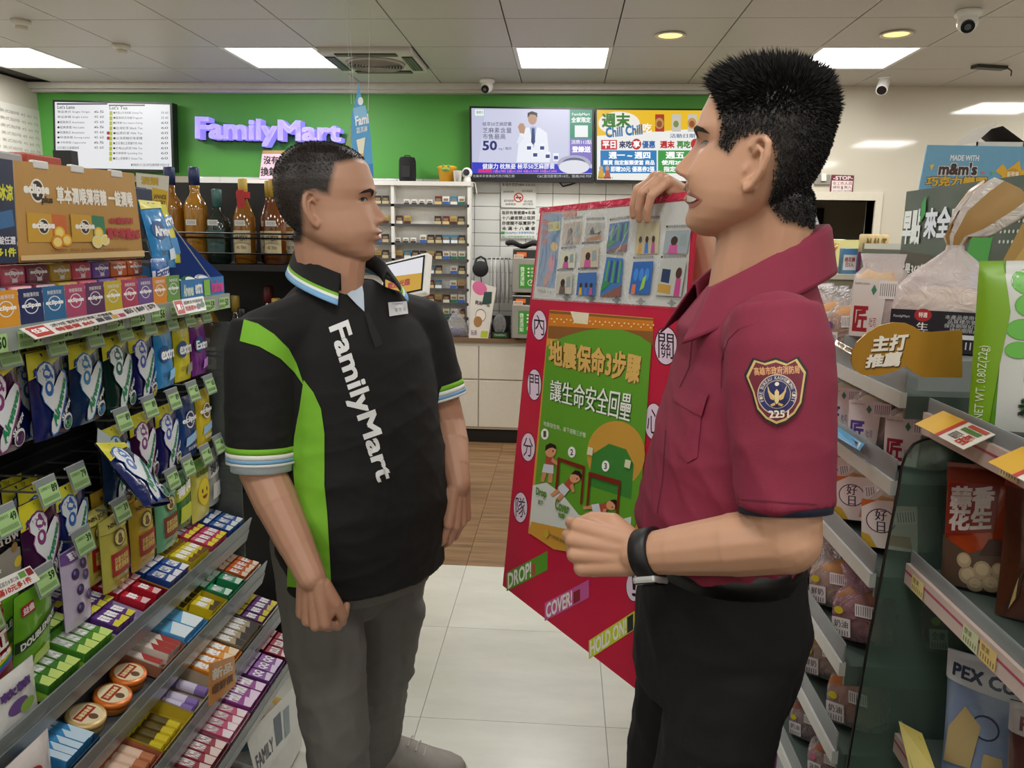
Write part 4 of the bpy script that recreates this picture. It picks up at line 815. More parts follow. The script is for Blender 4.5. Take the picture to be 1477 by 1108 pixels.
pixel_patch('smile', e, face_tree, lambda p: (p.poly([(991, 276), (999, 279), (1007, 284), (1013, 288), (1008, 294), (1001, 299), (993, 300)], M('#a8685c', .45)), p.poly([(991, 280), (999, 283), (1009, 288.5), (1003, 292), (997, 294), (991, 293)], M('#5a2c28', .6)), p.poly([(991, 281), (998, 283.5), (1005, 287), (1001, 290), (996, 291.5), (991, 291)], M('#e6ded0', .3))), 2.0, H2 @ V((0, .1, -.06)), .0006)
MAR = M('#80203a', .8, var=.08, scale=25, bump=.2, bscale=900); MARD = M('#5c142a', .85)
b = MB()
RG = [(1.055, .158, .118, .004), (1.1, .168, .128, .008), (1.16, .174, .118, .004), (1.24, .18, .111, -.004), (1.31, .182, .102, -.012), (1.365, .172, .096, -.018), (1.41, .145, .104, -.02), (1.445, .112, .09, -.03), (1.475, .082, .075, -.036), (1.495, .068, .064, -.038)]
b.loft([oring(TC2 + fw2 * c + V((0, 0, z)), AX2, w, d, d * .95, 48) for z, w, d, c in RG], BLK)
sleeve(b, S2, EL2, .84, .072, .06); sleeve(b, S3, EL3, .7, .066, .06)
cap(b, TC2 + V((.02, -.07, 1.40)), .062, S2 + V((0, .01, .0)), .064); cap(b, TC2 + V((.02, .07, 1.40)), .062, S3, .062)
me = remesh(b, .005, 9); wrinkle(me, .0022, lambda C: np.clip((1.42 - C[:, 2]) * 5, .2, 1), 12)
wear('uniform_shirt', me, e, [MAR]); SO = bvh(me)
stripes('undershirt_cuff', S2, EL2, .84, .056, e, [(-.02, .006, M('#23243a', .85), .0)])
collar('collar', e, TC2 - fw2 * .036 + V((.004, .004, 0)), fw2, 1.556, 1.455, .078, .116, .06, [(-9, MAR)], .55, .03, .015)
fb = TC2 + V((0, -.2, 1.3))
def patch(p):
    sh_ = [(1074, 541), (1086, 516), (1102, 521), (1119, 516), (1136, 522), (1151, 514), (1165, 535), (1161, 562), (1158, 582), (1148, 599), (1134, 610), (1120, 615), (1104, 607), (1091, 592), (1084, 566)]
    sc = lambda k: [(1120 + (x - 1120) * k, 564 + (y - 564) * k) for x, y in sh_]
    p.poly(sh_, '#1a1514'); p.poly(sc(.93), '#c9b070'); p.poly(sc(.86), '#6b1a2c')
    p.text('高雄市政府消防局', [(1087, 530), (1153, 527), (1153, 539), (1089, 542)], '#d8a070', .03)
    p.poly(ell(1121, 569, 28, 29, 36), '#c8b8a0'); p.poly(ell(1121, 569, 26.5, 27.5, 36), '#2b2c6a'); p.poly(ell(1121, 569, 19.5, 20.5, 32), '#c8b8a0'); p.poly(ell(1121, 569, 18.5, 19.5, 32), '#23255c')
    T = 'FIRE BUREAU KAOHSIUNG CITY'
    for i, c in enumerate(T):
        if c == ' ': continue
        a = math.pi * (1.12 - 1.24 * i / (len(T) - 1)); cx, cy = 1121 + 23 * math.cos(a), 569 - 24 * math.sin(a); t = V((math.sin(a), math.cos(a))); r = V((math.cos(a), -math.sin(a)))
        q = [V((cx, cy)) + t * x + r * y for x, y in ((-1.6, 2.4), (1.6, 2.4), (1.6, -2.4), (-1.6, -2.4))]; p.text(c, [tuple(v) for v in q], '#d8ccb8', .02)
    p.poly(ell(1121, 554, 2.8, 2.8, 12), '#e8e0d0')
    for s in (-1, 1):
        X = lambda q: [(1121 + s * x, y) for x, y in q]
        for k in range(4): p.poly(X([(3, 571 + k * 1.5), (9 + k, 566 - 2 * k), (13 - k * .6, 556 + 4 * k), (12 - k, 566 + 3 * k), (5, 577)]), '#d4b070' if k % 2 else '#e8d8b0')
        p.poly(X([(2, 580), (9, 583), (7, 586), (2, 584)]), '#c8a860')
    p.poly([(1118, 565), (1121, 561), (1124, 565), (1124, 578), (1121, 583), (1118, 578)], '#e0c890'); p.text('2251', [(1109, 592), (1138, 591), (1137, 602), (1111, 603)], '#e8d8c8', .03)
pixel_patch('shoulder_patch', e, SO, patch, 5, S2 + V((0, -.07, 0)), .002)
def seams(p):
    ln = lambda a, c, w=1.2: p.poly([(a[0] - w / 2, a[1]), (a[0] + w / 2, a[1]), (c[0] + w / 2, c[1]), (c[0] - w / 2, c[1])], MARD)
    P_ = [(1040, 560), (1041, 520), (1050, 490), (1066, 474), (1090, 467), (1112, 466)]
    for a, c in zip(P_[:-1], P_[1:]): ln(a, c)
    for a, c in (((1000, 470), (994, 530)), ((994, 530), (975, 570)), ((960, 620), (956, 690)), ((956, 690), (948, 740)), ((1008, 610), (1004, 660)), ((1004, 660), (990, 668))): ln(a, c)
    p.poly([(1056, 719), (1178, 727), (1178, 728.5), (1056, 720.5)], MARD)
_sm = Print(cast_S(SO, fb), 8); _seg = []
class _Seg:
    def poly(s, q, mt): _seg.append((q, mt))
seams(_Seg())
for q, mt in _seg: pixel_patch('seam', e, SO, lambda p: p.poly(q, mt), 8, fb, .0008)
pixel_patch('pocket_flap', e, SO, lambda p: p.poly([(971, 567), (986, 557), (1023, 568), (1013, 601), (992, 590), (973, 578)], MAR), 6, fb, .0035)
pixel_patch('pocket', e, SO, lambda p: p.poly([(975, 580), (992, 590), (1012, 601), (1006, 660), (992, 668), (978, 655)], MAR), 6, fb, .0015)
# belt, trousers, watch, shoes
BLT = M('#0e0d0d', .4); BK = M('#0c0b0d', .9, var=.15, scale=20, bump=.2, bscale=800)
b = MB(); b.loft([oring(TC2 + fw2 * .004 + V((0, 0, z)), AX2, .162, .122, .118, 48) for z in (1.048, 1.088)], BLT); o = b.build('belt', None, True); o.parent = e; o.location = -V(e.location)
bk = TC2 + fw2 * .124; o = MB().box((-.006, -.02, 1.05), (.006, .02, 1.086), M('#a8a49a', .3, .9), Matrix.Translation((bk.x, bk.y, 0))).build('belt_buckle', None); o.parent = e; o.location = -V(e.location)
b = MB(); b.loft([oring(TC2 + V((x, 0, z)), AX2, w, d, d2, 40) for z, w, d, d2, x in ((.84, .15, .12, .13, -.01), (.95, .168, .125, .135, 0), (1.05, .16, .121, .118, 0), (1.075, .158, .119, .116, 0))], BLK)
for s in (-1, 1):
    h = TC2 + lf2 * (.085 * s) + V((-.0, 0, .9)); k = TC2 + lf2 * (.09 * s) + V((-.055, 0, .5)); a = TC2 + lf2 * (.1 * s) + V((-.03, 0, .09)); limb(b, [(h, .092), (h.lerp(k, .5), .084), (k, .066), (k.lerp(a, .4), .066), (a, .06)])
me = remesh(b, .006, 5); wrinkle(me, .002, None, 3); wear('trousers', me, e, [BK])
for s in (-1, 1): a = TC2 + lf2 * (.1 * s) + V((-.03, 0, .09)); shoe(e, a, a + fw2, (M('#141414', .35), M('#1d1d1d', .6)), 1.08)
ax = (W2 - EL2).normalized(); wc = W2 - ax * .018; x = ax.cross(V((0, 0, 1))).normalized(); y = ax.cross(x); b = MB()
b.loft([[wc + ax * q + (x * math.cos(t) + y * math.sin(t)) * r for t in [2 * math.pi * i / 32 for i in range(32)]] for q, r in ((-.014, .033), (-.013, .0365), (.013, .035), (.014, .0315))], M('#161617', .5)); o = b.build('watch', None, True); o.parent = e; o.location = -V(e.location)
d_ = V((-.15, -.35, -.9)); d_ = (d_ - ax * d_.dot(ax)).normalized(); s_ = ax.cross(d_); Tm = frame(wc + d_ * .036, ax, s_, d_)
MB().rbox((-.018, -.019, -.004), (.018, .019, .006), M('#c8c8c8', .25, .6), .004, Tm).build('watch_case', o); MB().rbox((-.0155, -.0165, .004), (.0155, .0165, .0075), M('#0b0b0c', .08), .002, Tm).build('watch_screen', o)
# ================================================================== poster board
RED = M('#c21f3f', .35, var=.05, scale=8, coat=.15); e = empty('poster_board', (B_BL + B_BR) / 2, 'folded red display board with earthquake safety posters, held up by hand', 'poster board'); c0 = V(e.location)
def slab(name, q, n, t, mt): return MB().add([p - c0 for p in q] + [p - n * t - c0 for p in q], [(0, 1, 2, 3), (7, 6, 5, 4), (0, 4, 5, 1), (1, 5, 6, 2), (2, 6, 7, 3), (3, 7, 4, 0)], mt).build(name, e)
PLO = slab('lower_panel', [B_FL, B_FR, B_BR, B_BL], NLO, .006, RED); PUP = slab('upper_panel', [B_TL, B_TR, B_FR, B_FL], NUP, .006, RED)
def bp(S, draw, name, parent): p = Print(S); p.h = .0006; draw(p); o = p.mb.build(name, None); o.parent = parent; o.location = -c0; return o
SU = px_S(B_FL, NUP); SL = px_S(B_BL, NLO)
PIC = [  # comic panels: pixel quads and their colours
 ([(814, 322), (841, 319), (838, 352), (811, 354)], '#b9a392', 'v'), ([(847, 322), (873, 321), (870, 348), (843, 350)], '#a9a8a0', 'b'), ([(881, 323), (909, 319), (905, 363), (876, 363)], '#3f6fae', 'g'), ([(921, 321), (954, 319), (951, 366), (917, 367)], '#c9bd98', 'f'), ([(963, 333), (999, 332), (993, 366), (958, 366)], '#9aa6ac', 'p'),
 ([(812, 364), (833, 362), (831, 387), (809, 387)], '#cfd0bc', 'p'), ([(842, 357), (867, 356), (865, 386), (839, 386)], '#c4b8a4', 'p'), ([(878, 371), (902, 373), (898, 428), (868, 428)], '#3f73b4', 'r'), ([(917, 378), (946, 377), (940, 425), (910, 424)], '#2f66b0', 's'), ([(957, 377), (994, 376), (986, 428), (949, 426)], '#b8bcb6', 't'),
 ([(808, 396), (830, 394), (828, 424), (805, 424)], '#c4bcae', 'v'), ([(838, 394), (865, 393), (862, 427), (835, 426)], '#3d6cb0', 'f')]
def upper(p):
    p.poly([(784, 309), (1000, 289), (989, 444), (770, 430)], M('#d9dad6', .12, coat=.6, var=.04, scale=6)); p.poly([(784, 309), (812, 308), (800, 416), (774, 413)], '#4f7fae')
    for x, y, r in ((788, 322, 7), (786, 336, 6), (786, 348, 5)): p.poly([(x - r, y), (x - 2, y - r), (x + r, y - 2), (x + 3, y + 2), (x + r - 1, y + r), (x - 2, y + 3)], '#a32d3c')
    p.poly([(792, 321), (809, 319), (808, 332), (791, 334)], '#d8d060'); p.text('防災', [(793, 323), (808, 321), (807, 330), (792, 332)], '#5a4a20', .02); p.poly(ell(800, 356, 5, 7), '#d8b04a'); p.poly([(790, 380), (797, 366), (801, 380), (796, 396)], '#d06a8a'); p.poly([(783, 412), (790, 392), (795, 394), (788, 414)], '#c8643c'); p.poly([(774, 413), (800, 416), (798, 428), (772, 426)], '#cfcfc4'); p.text('消防署 119', [(776, 417), (796, 419), (796, 424), (775, 422)], '#3a3a3a', .02)
    p.text('地震避難', [(812, 307), (833, 305), (833, 312), (812, 314)], '#c8642c', .05)
    for q, c, k in PIC:
        p.poly(q, c); mp = quadmap([(a[0], a[1], 0) for a in q]); u = lambda pts: [tuple(mp(*a))[:2] for a in pts]
        p.text('●請保護頭部儘速避難', [(q[0][0], q[0][1] - 8), (q[1][0], q[1][1] - 8), (q[1][0], q[1][1] - 4), (q[0][0], q[0][1] - 4)], '#33352f')
        if k == 'b': p.poly(u([(.1, .2), (.9, .35), (.9, .1), (.1, .05)]), '#b0713c'); p.poly(u([(.15, .35), (.4, .8), (.55, .4)]), '#2c2a2c'); p.poly(u([(.5, .4), (.9, .55), (.8, .35)]), '#4a4036')
        elif k in 'gr':
            for i in range(5): p.poly(u([(.1 + .17 * i, .35), (.2 + .17 * i, .35), (.24 + .17 * i, .9), (.14 + .17 * i, .95)]), '#2c4a78' if i % 2 else '#57a05a')
            p.poly(u([(0, 0), (1, .3), (1, 0)]), '#8a5a50'); p.poly(u([(0, .1), (.45, .35), (.2, .4), (0, .3)]), '#3c8a4c')
        elif k == 's':
            for i in range(3): p.poly(u(ell(.22 + .27 * i, .6, .12, .2, 10)), '#3f86d8')
            p.poly(u([(.5, .1), (.7, .2), (.75, .6), (.6, .5)]), '#9ac84a'); p.poly(u([(.1, 0), (.3, 0), (.3, .3), (.12, .3)]), '#d0785a')
        elif k == 't': p.poly(u([(.05, .1), (.55, .05), (.55, .3), (.05, .35)]), '#c09848'); p.poly(u([(.12, .4), (.45, .36), (.45, .75), (.12, .78)]), '#243a5c'); p.poly(u([(.7, .0), (.92, 0), (.9, .5), (.7, .5)]), '#c04a8a'); p.poly(u(ell(.78, .65, .12, .16, 12)), '#4a2c22')
        elif k == 'f':
            for i in range(3): p.poly(u([(.12 + .28 * i, .02), (.3 + .28 * i, .02), (.27 + .28 * i, .35), (.15 + .28 * i, .35)]), ['#d8a02c', '#4f7ac0', '#b05a8a'][i]); p.poly(u(ell(.21 + .28 * i, .45, .07, .11, 10)), '#3c2a20')
        else: p.poly(u([(.2, .0), (.6, .0), (.55, .4), (.25, .4)]), '#c85a96' if k == 'p' else '#6a5a50'); p.poly(u(ell(.4, .55, .14, .2, 12)), '#3c2620'); p.poly(u([(.65, .3), (.9, .35), (.85, .85), (.62, .8)]), '#8fa0a0')
    for x in (822, 858, 895, 930, 975):
        for k in range(7): h = 5 * math.exp(-((k - 3) / 1.6) ** 2) + .6; yy = 429 + (x - 822) * .055; p.poly(rect(x - 7 + 2 * k, yy - h, x - 6 + 2 * k, yy + h), '#3c3c3c')
bp(SU, upper, 'comic_poster', PUP)
def lower(p):
    p.poly([(793, 447), (943, 459), (920, 790), (762, 770)], '#cf9a3c')
    p.poly([(793, 448), (943, 460), (942, 500), (790, 488)], '#8a5a2c'); p.poly([(793, 452), (943, 463), (942, 478), (791, 470)], '#d07a1e'); p.poly([(823, 449), (850, 452), (848, 468), (829, 466)], '#e6dcc0')
    for i in range(11):
        for j in range(3): p.poly(ell(796 + 14 * i + 4 * j, 460 + i * .9 + 4 * (j % 2), 1.3, 1.3, 6), '#e8dca0')
    p.poly([(790, 500), (800, 492), (820, 484), (845, 477), (870, 474), (900, 476), (925, 485), (941, 496), (924, 745), (905, 780), (770, 740)], '#5f9a2a')
    p.poly([(770, 700), (790, 696), (812, 712), (836, 742), (870, 756), (912, 745), (910, 786), (765, 768)], '#d6d9d2'); p.poly(ell(890, 655, 42, 48, 28), '#c8963c'); p.poly([(856, 655), (880, 640), (905, 648), (916, 670), (912, 720), (850, 700)], '#3d7f33'); p.poly([(764, 768), (768, 752), (860, 772), (925, 790), (918, 812), (800, 792)], '#cf9a3c')
    p.text('地震保命3步驟', [(794, 490), (929, 512), (924, 556), (794, 527)], '#5a3a18', .06); p.text('地震保命3步驟', [(793, 489), (928, 511), (923, 555), (793, 526)], '#d9b060', .035)
    p.text('讓生命安全回壘', [(797, 548), (916, 568), (911, 610), (796, 578)], '#2c5a20', .06); p.text('讓生命安全回壘', [(796, 547), (915, 567), (910, 609), (795, 577)], '#f0f0e6', .022); p.text('地震發生時，桌下避難三步驟', [(786, 607), (847, 624), (847, 632), (786, 614)], '#e0e8d0', .01)
    for n_, x, y in (('1', 788, 626), ('2', 827, 652), ('3', 876, 672)): p.poly(ell(x, y, 5.5, 8, 18), '#f0efe8'); p.text(n_, pb(x - 2, y - 4.5, x + 2, y + 4.5), '#4a4a3a', .03)
    def kid(x, y, s, a):      # child in shorts, crouching or kneeling
        c, d = math.cos(a), math.sin(a); R2 = lambda pts: [(x + (u * c - v * d) * s, y + (u * d + v * c) * s) for u, v in pts]
        p.poly(R2([(-6, 8), (5, 6), (8, 22), (-4, 24)]), '#b04a3a'); p.poly(R2([(-7, 20), (7, 20), (9, 32), (-8, 33)]), '#cfd4da'); p.poly(R2([(-7, 32), (-1, 32), (-3, 46), (-8, 46)]), '#d09068'); p.poly(R2([(2, 32), (8, 32), (9, 45), (3, 46)]), '#d09068'); p.poly(R2([(4, 9), (15, 16), (13, 20), (3, 15)]), '#d09068'); p.poly(R2(ell(0, 0, 8, 9.5, 16)), '#d89a70'); p.poly(R2([(-8, 2), (-8, -7), (-2, -11), (6, -9), (8, -3), (2, -5), (-3, -3)]), '#2a1a14'); p.poly(R2(ell(3.5, 0, 1, 1.4, 8)), '#2a1a14')
    kid(797, 650, 1.0, .15); kid(833, 688, .95, .8); kid(886, 728, .9, 1.35)
    for q in ([(808, 659), (847, 672), (846, 678), (808, 664)], [(808, 659), (811, 660), (808, 706), (804, 705)], [(844, 672), (847, 672), (843, 727), (840, 726)], [(853, 680), (899, 693), (898, 700), (852, 686)], [(853, 680), (856, 681), (852, 730), (849, 729)], [(896, 693), (899, 694), (894, 752), (891, 751)]): p.poly(q, '#7a2418')
    p.poly([(852, 644), (859, 646), (858, 657), (850, 655)], '#d8d8b0'); p.poly([(906, 662), (914, 664), (912, 676), (904, 673)], '#d8d8b0')
    for t, q in (('Drop', [(777, 702), (792, 706), (791, 721), (776, 716)]), ('趴下', [(780, 720), (787, 722), (787, 729), (780, 727)]), ('Cover', [(805, 718), (825, 726), (824, 742), (804, 734)]), ('掩護', [(809, 738), (818, 741), (818, 748), (809, 745)]), ('Hold on', [(851, 742), (882, 754), (880, 772), (850, 758)]), ('穩住', [(850, 760), (862, 764), (862, 772), (850, 768)])): p.text(t, q, '#c8e0a8' if t == 'Hold on' else '#5a8a2c', .04)
    p.poly(ell(792, 769, 3.5, 6, 14), '#c8a83c'); p.text('內政部消防署', [(797, 768), (824, 781), (824, 787), (797, 774)], '#3c3c34', .01)
bp(SL, lower, 'earthquake_poster', PLO)
for disc_ in (('內', 778, 469, 11, 22), ('門', 771, 555, 10.5, 23), ('分', 762, 645, 10.5, 21), ('隊', 751, 732, 10.5, 22.5), ('關', 961, 499, 17, 28), ('心', 943, 608, 14, 27), ('您', 928, 716, 12, 28), ('！', 915, 846, 12, 22)):
    def discs(p):
        t, x, y, rx, ry = disc_; p.poly(ell(x, y, rx, ry, 28), '#1c1a1c'); p.poly(ell(x, y, rx * .93, ry * .955, 28), '#e6cfe0'); k = .66 if t != '！' else .3; p.text(t, [(x - rx * k, y - ry * .7), (x + rx * k, y - ry * .6), (x + rx * k, y + ry * .7), (x - rx * k, y + ry * .62)], '#1c181a', .012)
    bp(SL, discs, 'character_disc', PLO)
def tags(p):
    def tagq(a, bb, h, col, t, x1=.62): # strip from a to bb (lower edge), height h up
        d = (bb[0] - a[0], bb[1] - a[1]); q = [(a[0], a[1] - h), (bb[0], bb[1] - h), bb, a]; p.poly(q, col); f = lambda u, v: (a[0] + d[0] * u, a[1] + d[1] * u - h * v); p.text(t, [f(.03, .92), f(x1, .92), f(x1, .08), f(.03, .08)], '#e9e6dc', .03); return f
    f = tagq((731, 853), (790, 822), 27, '#5a962c', 'DROP!', .6); p.poly([f(.63, .1), f(.7, .1), f(.7, .7), f(.63, .7)], '#b0503c')
    f = tagq((786, 896), (850, 862), 26, '#c45a96', 'COVER!', .62); p.poly([f(.65, .1), f(.8, .1), f(.8, .75), f(.65, .75)], '#8a2a30')
    f = tagq((850, 951), (916, 908), 27, '#c4cc3a', 'HOLD ON!', .82); p.poly([f(.84, .05), f(.97, .05), f(.97, .9), f(.84, .9)], '#2c2c2c')
bp(SL, tags, 'coloured_strip', PLO)
o = MB().add([p + n * .0035 - c0 for p, n in ((B_TL, NUP), (B_TR, NUP), (B_TR + (B_FR - B_TR) * .06, NUP), (B_TL + (B_FL - B_TL) * .06, NUP))], [(0, 1, 2, 3)], film('tape', '#d8405c', .35)).build('tape_strip', PUP)
# clear sheet protecting the upper poster
q = [SU(a, b_, .004) - c0 for a, b_ in ((783, 307), (1001, 287), (990, 446), (769, 432))]; MB().add(q, [(0, 1, 2, 3)], film('poster_sleeve', '#eef0f0', .95, .08, .25, 9)).build('clear_sleeve', PUP)
# ================================================================== packaging kit
def pouch_S(w, h, t, flat=.0):
    """front of a pillow pack, (u,v) in 0..1, origin at top centre, hanging down -z, front -y"""
    def S(u, v, e=0):
        x = (u - .5) * w; q = max(0, (1 - (2 * u - 1) ** 2)) ** .5 * max(0, (1 - (2 * v - .92) ** 4 if v < .96 else 0)) ** .6
        return V((x, -t / 2 * q - .0008 - e * 1.6, (v - 1) * h))
    return S
def pouch_mesh(w, h, t, mt, back=None, crimp=True, nu=8, nv=12, seed=0):
    S = pouch_S(w, h, t); b = MB(); rs = random.Random(seed); ph = rs.random() * 6
    def fn(s):
        def g(u, v):
            p = S(u, v); k = (1 - (2 * u - 1) ** 2) * v * (1 - v)
            return V((p.x * (1 - .03 * math.sin(math.pi * v)), s * (p.y + .0008) - (.0008 if s > 0 else -.0008), p.z)) + V((0, s * .0025 * math.sin(u * 9 + v * 7 + ph) * k * 4, 0))
        return g
    b.grid(fn(1), nu, nv, mt); b.grid(fn(-1), nu, nv, back or mt); return b
def pouch(name, w, h, t, base, draw, label, cat='bag', group=None, hole=True, seed=0):
    e = empty(name, (0, 0, 0), label, cat, group)
    bd = pouch_mesh(w, h, t, M(base, .25, coat=.5, bump=.5, bscale=45), nu=14 if w > .12 else 8, nv=28 if w > .12 else 14, seed=seed).build('bag', e, True)
    p = Print(pouch_S(w, h, t), .13 if w < .12 else .06); p.h = .0016; draw(p)
    if p.mb.v: p.mb.build('printed_front', e, True)
    return e
def place(o, loc, rotz=0, tilt=0, roll=0):
    o.location = loc; o.rotation_mode = 'ZYX'; o.rotation_euler = (tilt, roll, rotz); return o
AW_SW = [(.2, .9), (.33, .93), (.45, .9), (.5, .82), (.48, .72), (.42, .64), (.47, .66), (.58, .74), (.72, .8), (.82, .76), (.84, .66), (.78, .54), (.66, .42), (.56, .3), (.52, .2), (.46, .12), (.36, .1), (.3, .15), (.3, .25), (.38, .36), (.3, .42), (.2, .5), (.16, .6), (.2, .68), (.12, .74), (.12, .84)]
def airwaves(dark, mid, pic, top='#d8d030'):
    def draw(p):
        p.poly([(0, 1), (1, 1), (1, .93), (.5, .84), (0, .7)], top); p.text('超涼', [(.06, .82), (.38, .9), (.36, .81), (.05, .73)], '#20206a', .04)
        p.poly([(.52 + (x - .5) * 1.12, .5 + (y - .5) * 1.06) for x, y in [(a, b_ - .06) for a, b_ in AW_SW]], mid); p.poly([(x, y - .06) for x, y in AW_SW], '#dfe4e6')
        p.poly(ell(.33, .75, .1, .06, 16), mid); p.poly(ell(.33, .58, .1, .09, 16), mid); p.poly(ell(.31, .76, .05, .028, 12), '#dfe4e6'); p.poly(ell(.32, .59, .045, .045, 12), '#dfe4e6')
        p.text('Airwaves', [(.30, .24), (.74, .69), (.83, .62), (.41, .12)], '#1f8a5a', .05); p.text('SUPER', [(.55, .22), (.9, .42), (.93, .36), (.58, .16)], '#e6eaea', .03)
        p.poly(ell(.77, .14, .17, .1, 18), '#dfe4e6'); p.poly(ell(.77, .13, .14, .08, 18), dark); p.poly(ell(.75, .11, .07, .05, 12), pic); p.poly(ell(.82, .13, .06, .05, 12), pic)
    return draw
def extra(a, t, tc):
    def draw(p):
        p.poly([(0, 1), (1, 1), (1, .9), (0, .86)], '#e8e070'); p.poly(ell(.33, .55, .24, .14, 18), '#1f4f8a'); p.text(t, (.16, .46, .94, .62), '#ffffff', .04); p.poly([(.5, .1), (.9, .14), (.95, .3), (.55, .26)], tc); p.text('22粒', (.2, .18, .45, .26), '#333333')
    return draw
def eclipse(tc):
    def draw(p):
        p.poly(ell(.5, .62, .24, .14, 20), '#e8e8ee'); p.poly(ell(.5, .62, .2, .115, 20), tc); p.text('eclipse', (.12, .56, .92, .68), '#ffffff', .04); p.poly([(.2, .2), (.8, .26), (.85, .4), (.25, .34)], '#9ac4e4'); p.text('清涼薄荷', (.3, .12, .8, .18), '#dfe4f0')
    return draw
def jiom(a, red='#9a2420'):
    def draw(p):
        p.poly([(0, 1), (1, 1), (1, .82), (0, .82)], a); p.poly(ell(.5, .7, .22, .12, 20), '#5a4420'); p.poly(ell(.5, .7, .18, .1, 20), '#d8cc80'); p.poly(ell(.5, .71, .07, .05, 12), '#6a4a2c'); p.poly(ell(.5, .66, .1, .04, 12), '#6a4a2c'); p.poly(rect(.16, .2, .84, .52), red); p.text('京都念慈菴\n枇杷潤喉糖', (.24, .27, .76, .46), '#e0d070', .02); p.text('NIN JIOM', (.2, .86, .8, .93), '#4a3a18', .03); p.text('Herbal Candy', (.22, .1, .78, .16), red)
    return draw
def dmint(p):
    p.poly([(.08, .74), (.36, .78), (.34, .9), (.07, .87)], '#a02432'); p.text('益齒', [(.1, .85), (.33, .88), (.34, .8), (.1, .76)], '#f0e6e0', .03); p.poly([(.0, .3), (.95, .52), (.92, .66), (-.0, .44)], '#1d3a1c'); p.text('DOUBLEMINT', [(.05, .42), (.9, .63), (.92, .54), (.06, .33)], '#eef4e8', .04); p.poly([(.3, .05), (.8, .12), (.7, .26), (.35, .2)], '#c8e07a')
def skit(p):
    p.poly([(0, .28), (.3, .42), (.7, .4), (1, .3), (1, 0), (0, 0)], '#7a1018'); p.text('彩虹', (.12, .55, .88, .82), '#f4f0ea', .05)
    for k, c in enumerate(('#e8a020', '#e8d020', '#3f9a3a', '#2f6ac0', '#7a3a9a')): p.poly([(0, .46 - .035 * k), (.4, .40 - .035 * k), (1, .48 - .035 * k), (1, .51 - .035 * k), (.4, .435 - .035 * k), (0, .49 - .035 * k)], c)
    p.text('Skittles', [(.1, .5), (.9, .56), (.9, .46), (.1, .4)], '#ffffff', .05); p.text('水果軟糖', (.2, .86, .8, .93), '#e8d8a0')
def thai(p):
    p.text('คืนชีพ', (.05, .7, .95, .84), '#d8d4cc', .02); p.poly([(.1, .1), (.9, .12), (.95, .5), (.6, .62), (.15, .55)], '#8f8a80'); p.poly(ell(.12, .42, .14, .1, 16), '#d8641e'); p.text('Mag', (.05, .28, .35, .36), '#e8e8e8', .03); p.poly(ell(.8, .3, .14, .09, 16), '#d8c020'); p.poly(ell(.72, .58, .1, .08, 16), '#8a6a30'); p.text('ดื่มแล้วสดชื่น', (.1, .88, .8, .94), '#b8b4ac')
def blueb(p):
    p.poly([(0, .86), (1, .86), (1, 1), (0, 1)], '#6a4a8a')
    for x, y in ((.3, .7), (.65, .62), (.4, .48), (.7, .35), (.35, .25), (.6, .78)): p.poly(ell(x, y, .12, .07, 14), '#3c2a5a'); p.poly(ell(x - .03, y + .02, .04, .03, 10), '#7a6aa8')
    p.text('藍莓 QQ', (.2, .88, .85, .97), '#f0e8f4', .03)
def yellowface(p): p.poly(ell(.5, .45, .32, .22, 24), '#e8cf30'); p.poly(ell(.38, .48, .04, .04, 10), '#4a3a18'); p.poly(ell(.62, .48, .04, .04, 10), '#4a3a18'); p.poly(ell(.5, .4, .14, .06, 14, math.pi, 2 * math.pi), '#8a4a20'); p.text('金檸檬軟糖', (.14, .74, .86, .84), '#3a6a2a', .03); p.poly([(0, .86), (1, .86), (1, 1), (0, 1)], '#6aa03a')
def plain(c2, t, tc='#ffffff'):
    def draw(p): p.poly([(0, .5), (1, .62), (1, .82), (0, .72)], c2); p.text(t, [(.08, .74), (.92, .83), (.92, .66), (.08, .56)], tc, .04); p.poly([(.15, .12), (.85, .15), (.8, .42), (.2, .4)], c2)
    return draw
def price_tag(loc, rotz, parent=None, txt='89', w=.05, h=.036, tilt=-.25, group='green price tags on the peg hooks', lab='small green price tag on a clear hook holder', base='#a9cf8a', tc='#1e3a1e'):
    e = empty('price_tag', loc, lab, 'price tag', group); e.rotation_euler = (tilt, 0, rotz)
    MB().box((-w / 2 - .003, -.001, -h - .004), (w / 2 + .003, .0005, .012), ACRYL).box((-w / 2 - .003, -.0005, .009), (w / 2 + .003, .004, .013), M('#bfc4c4', .3)).build('holder', e)
    p = Print(plane_S((-w / 2, -.0016, -h), (1, 0, 0), (0, 0, 1), w, h)); p.poly(rect(0, 0, 1, 1), base); p.text('口香糖補充包', (.05, .72, .6, .9), tc); p.text(txt, (.64, .5, .95, .9), tc, .03); p.text('||||||||||||||', (.06, .12, .9, .36), tc); p.build('tag_card', e); return e
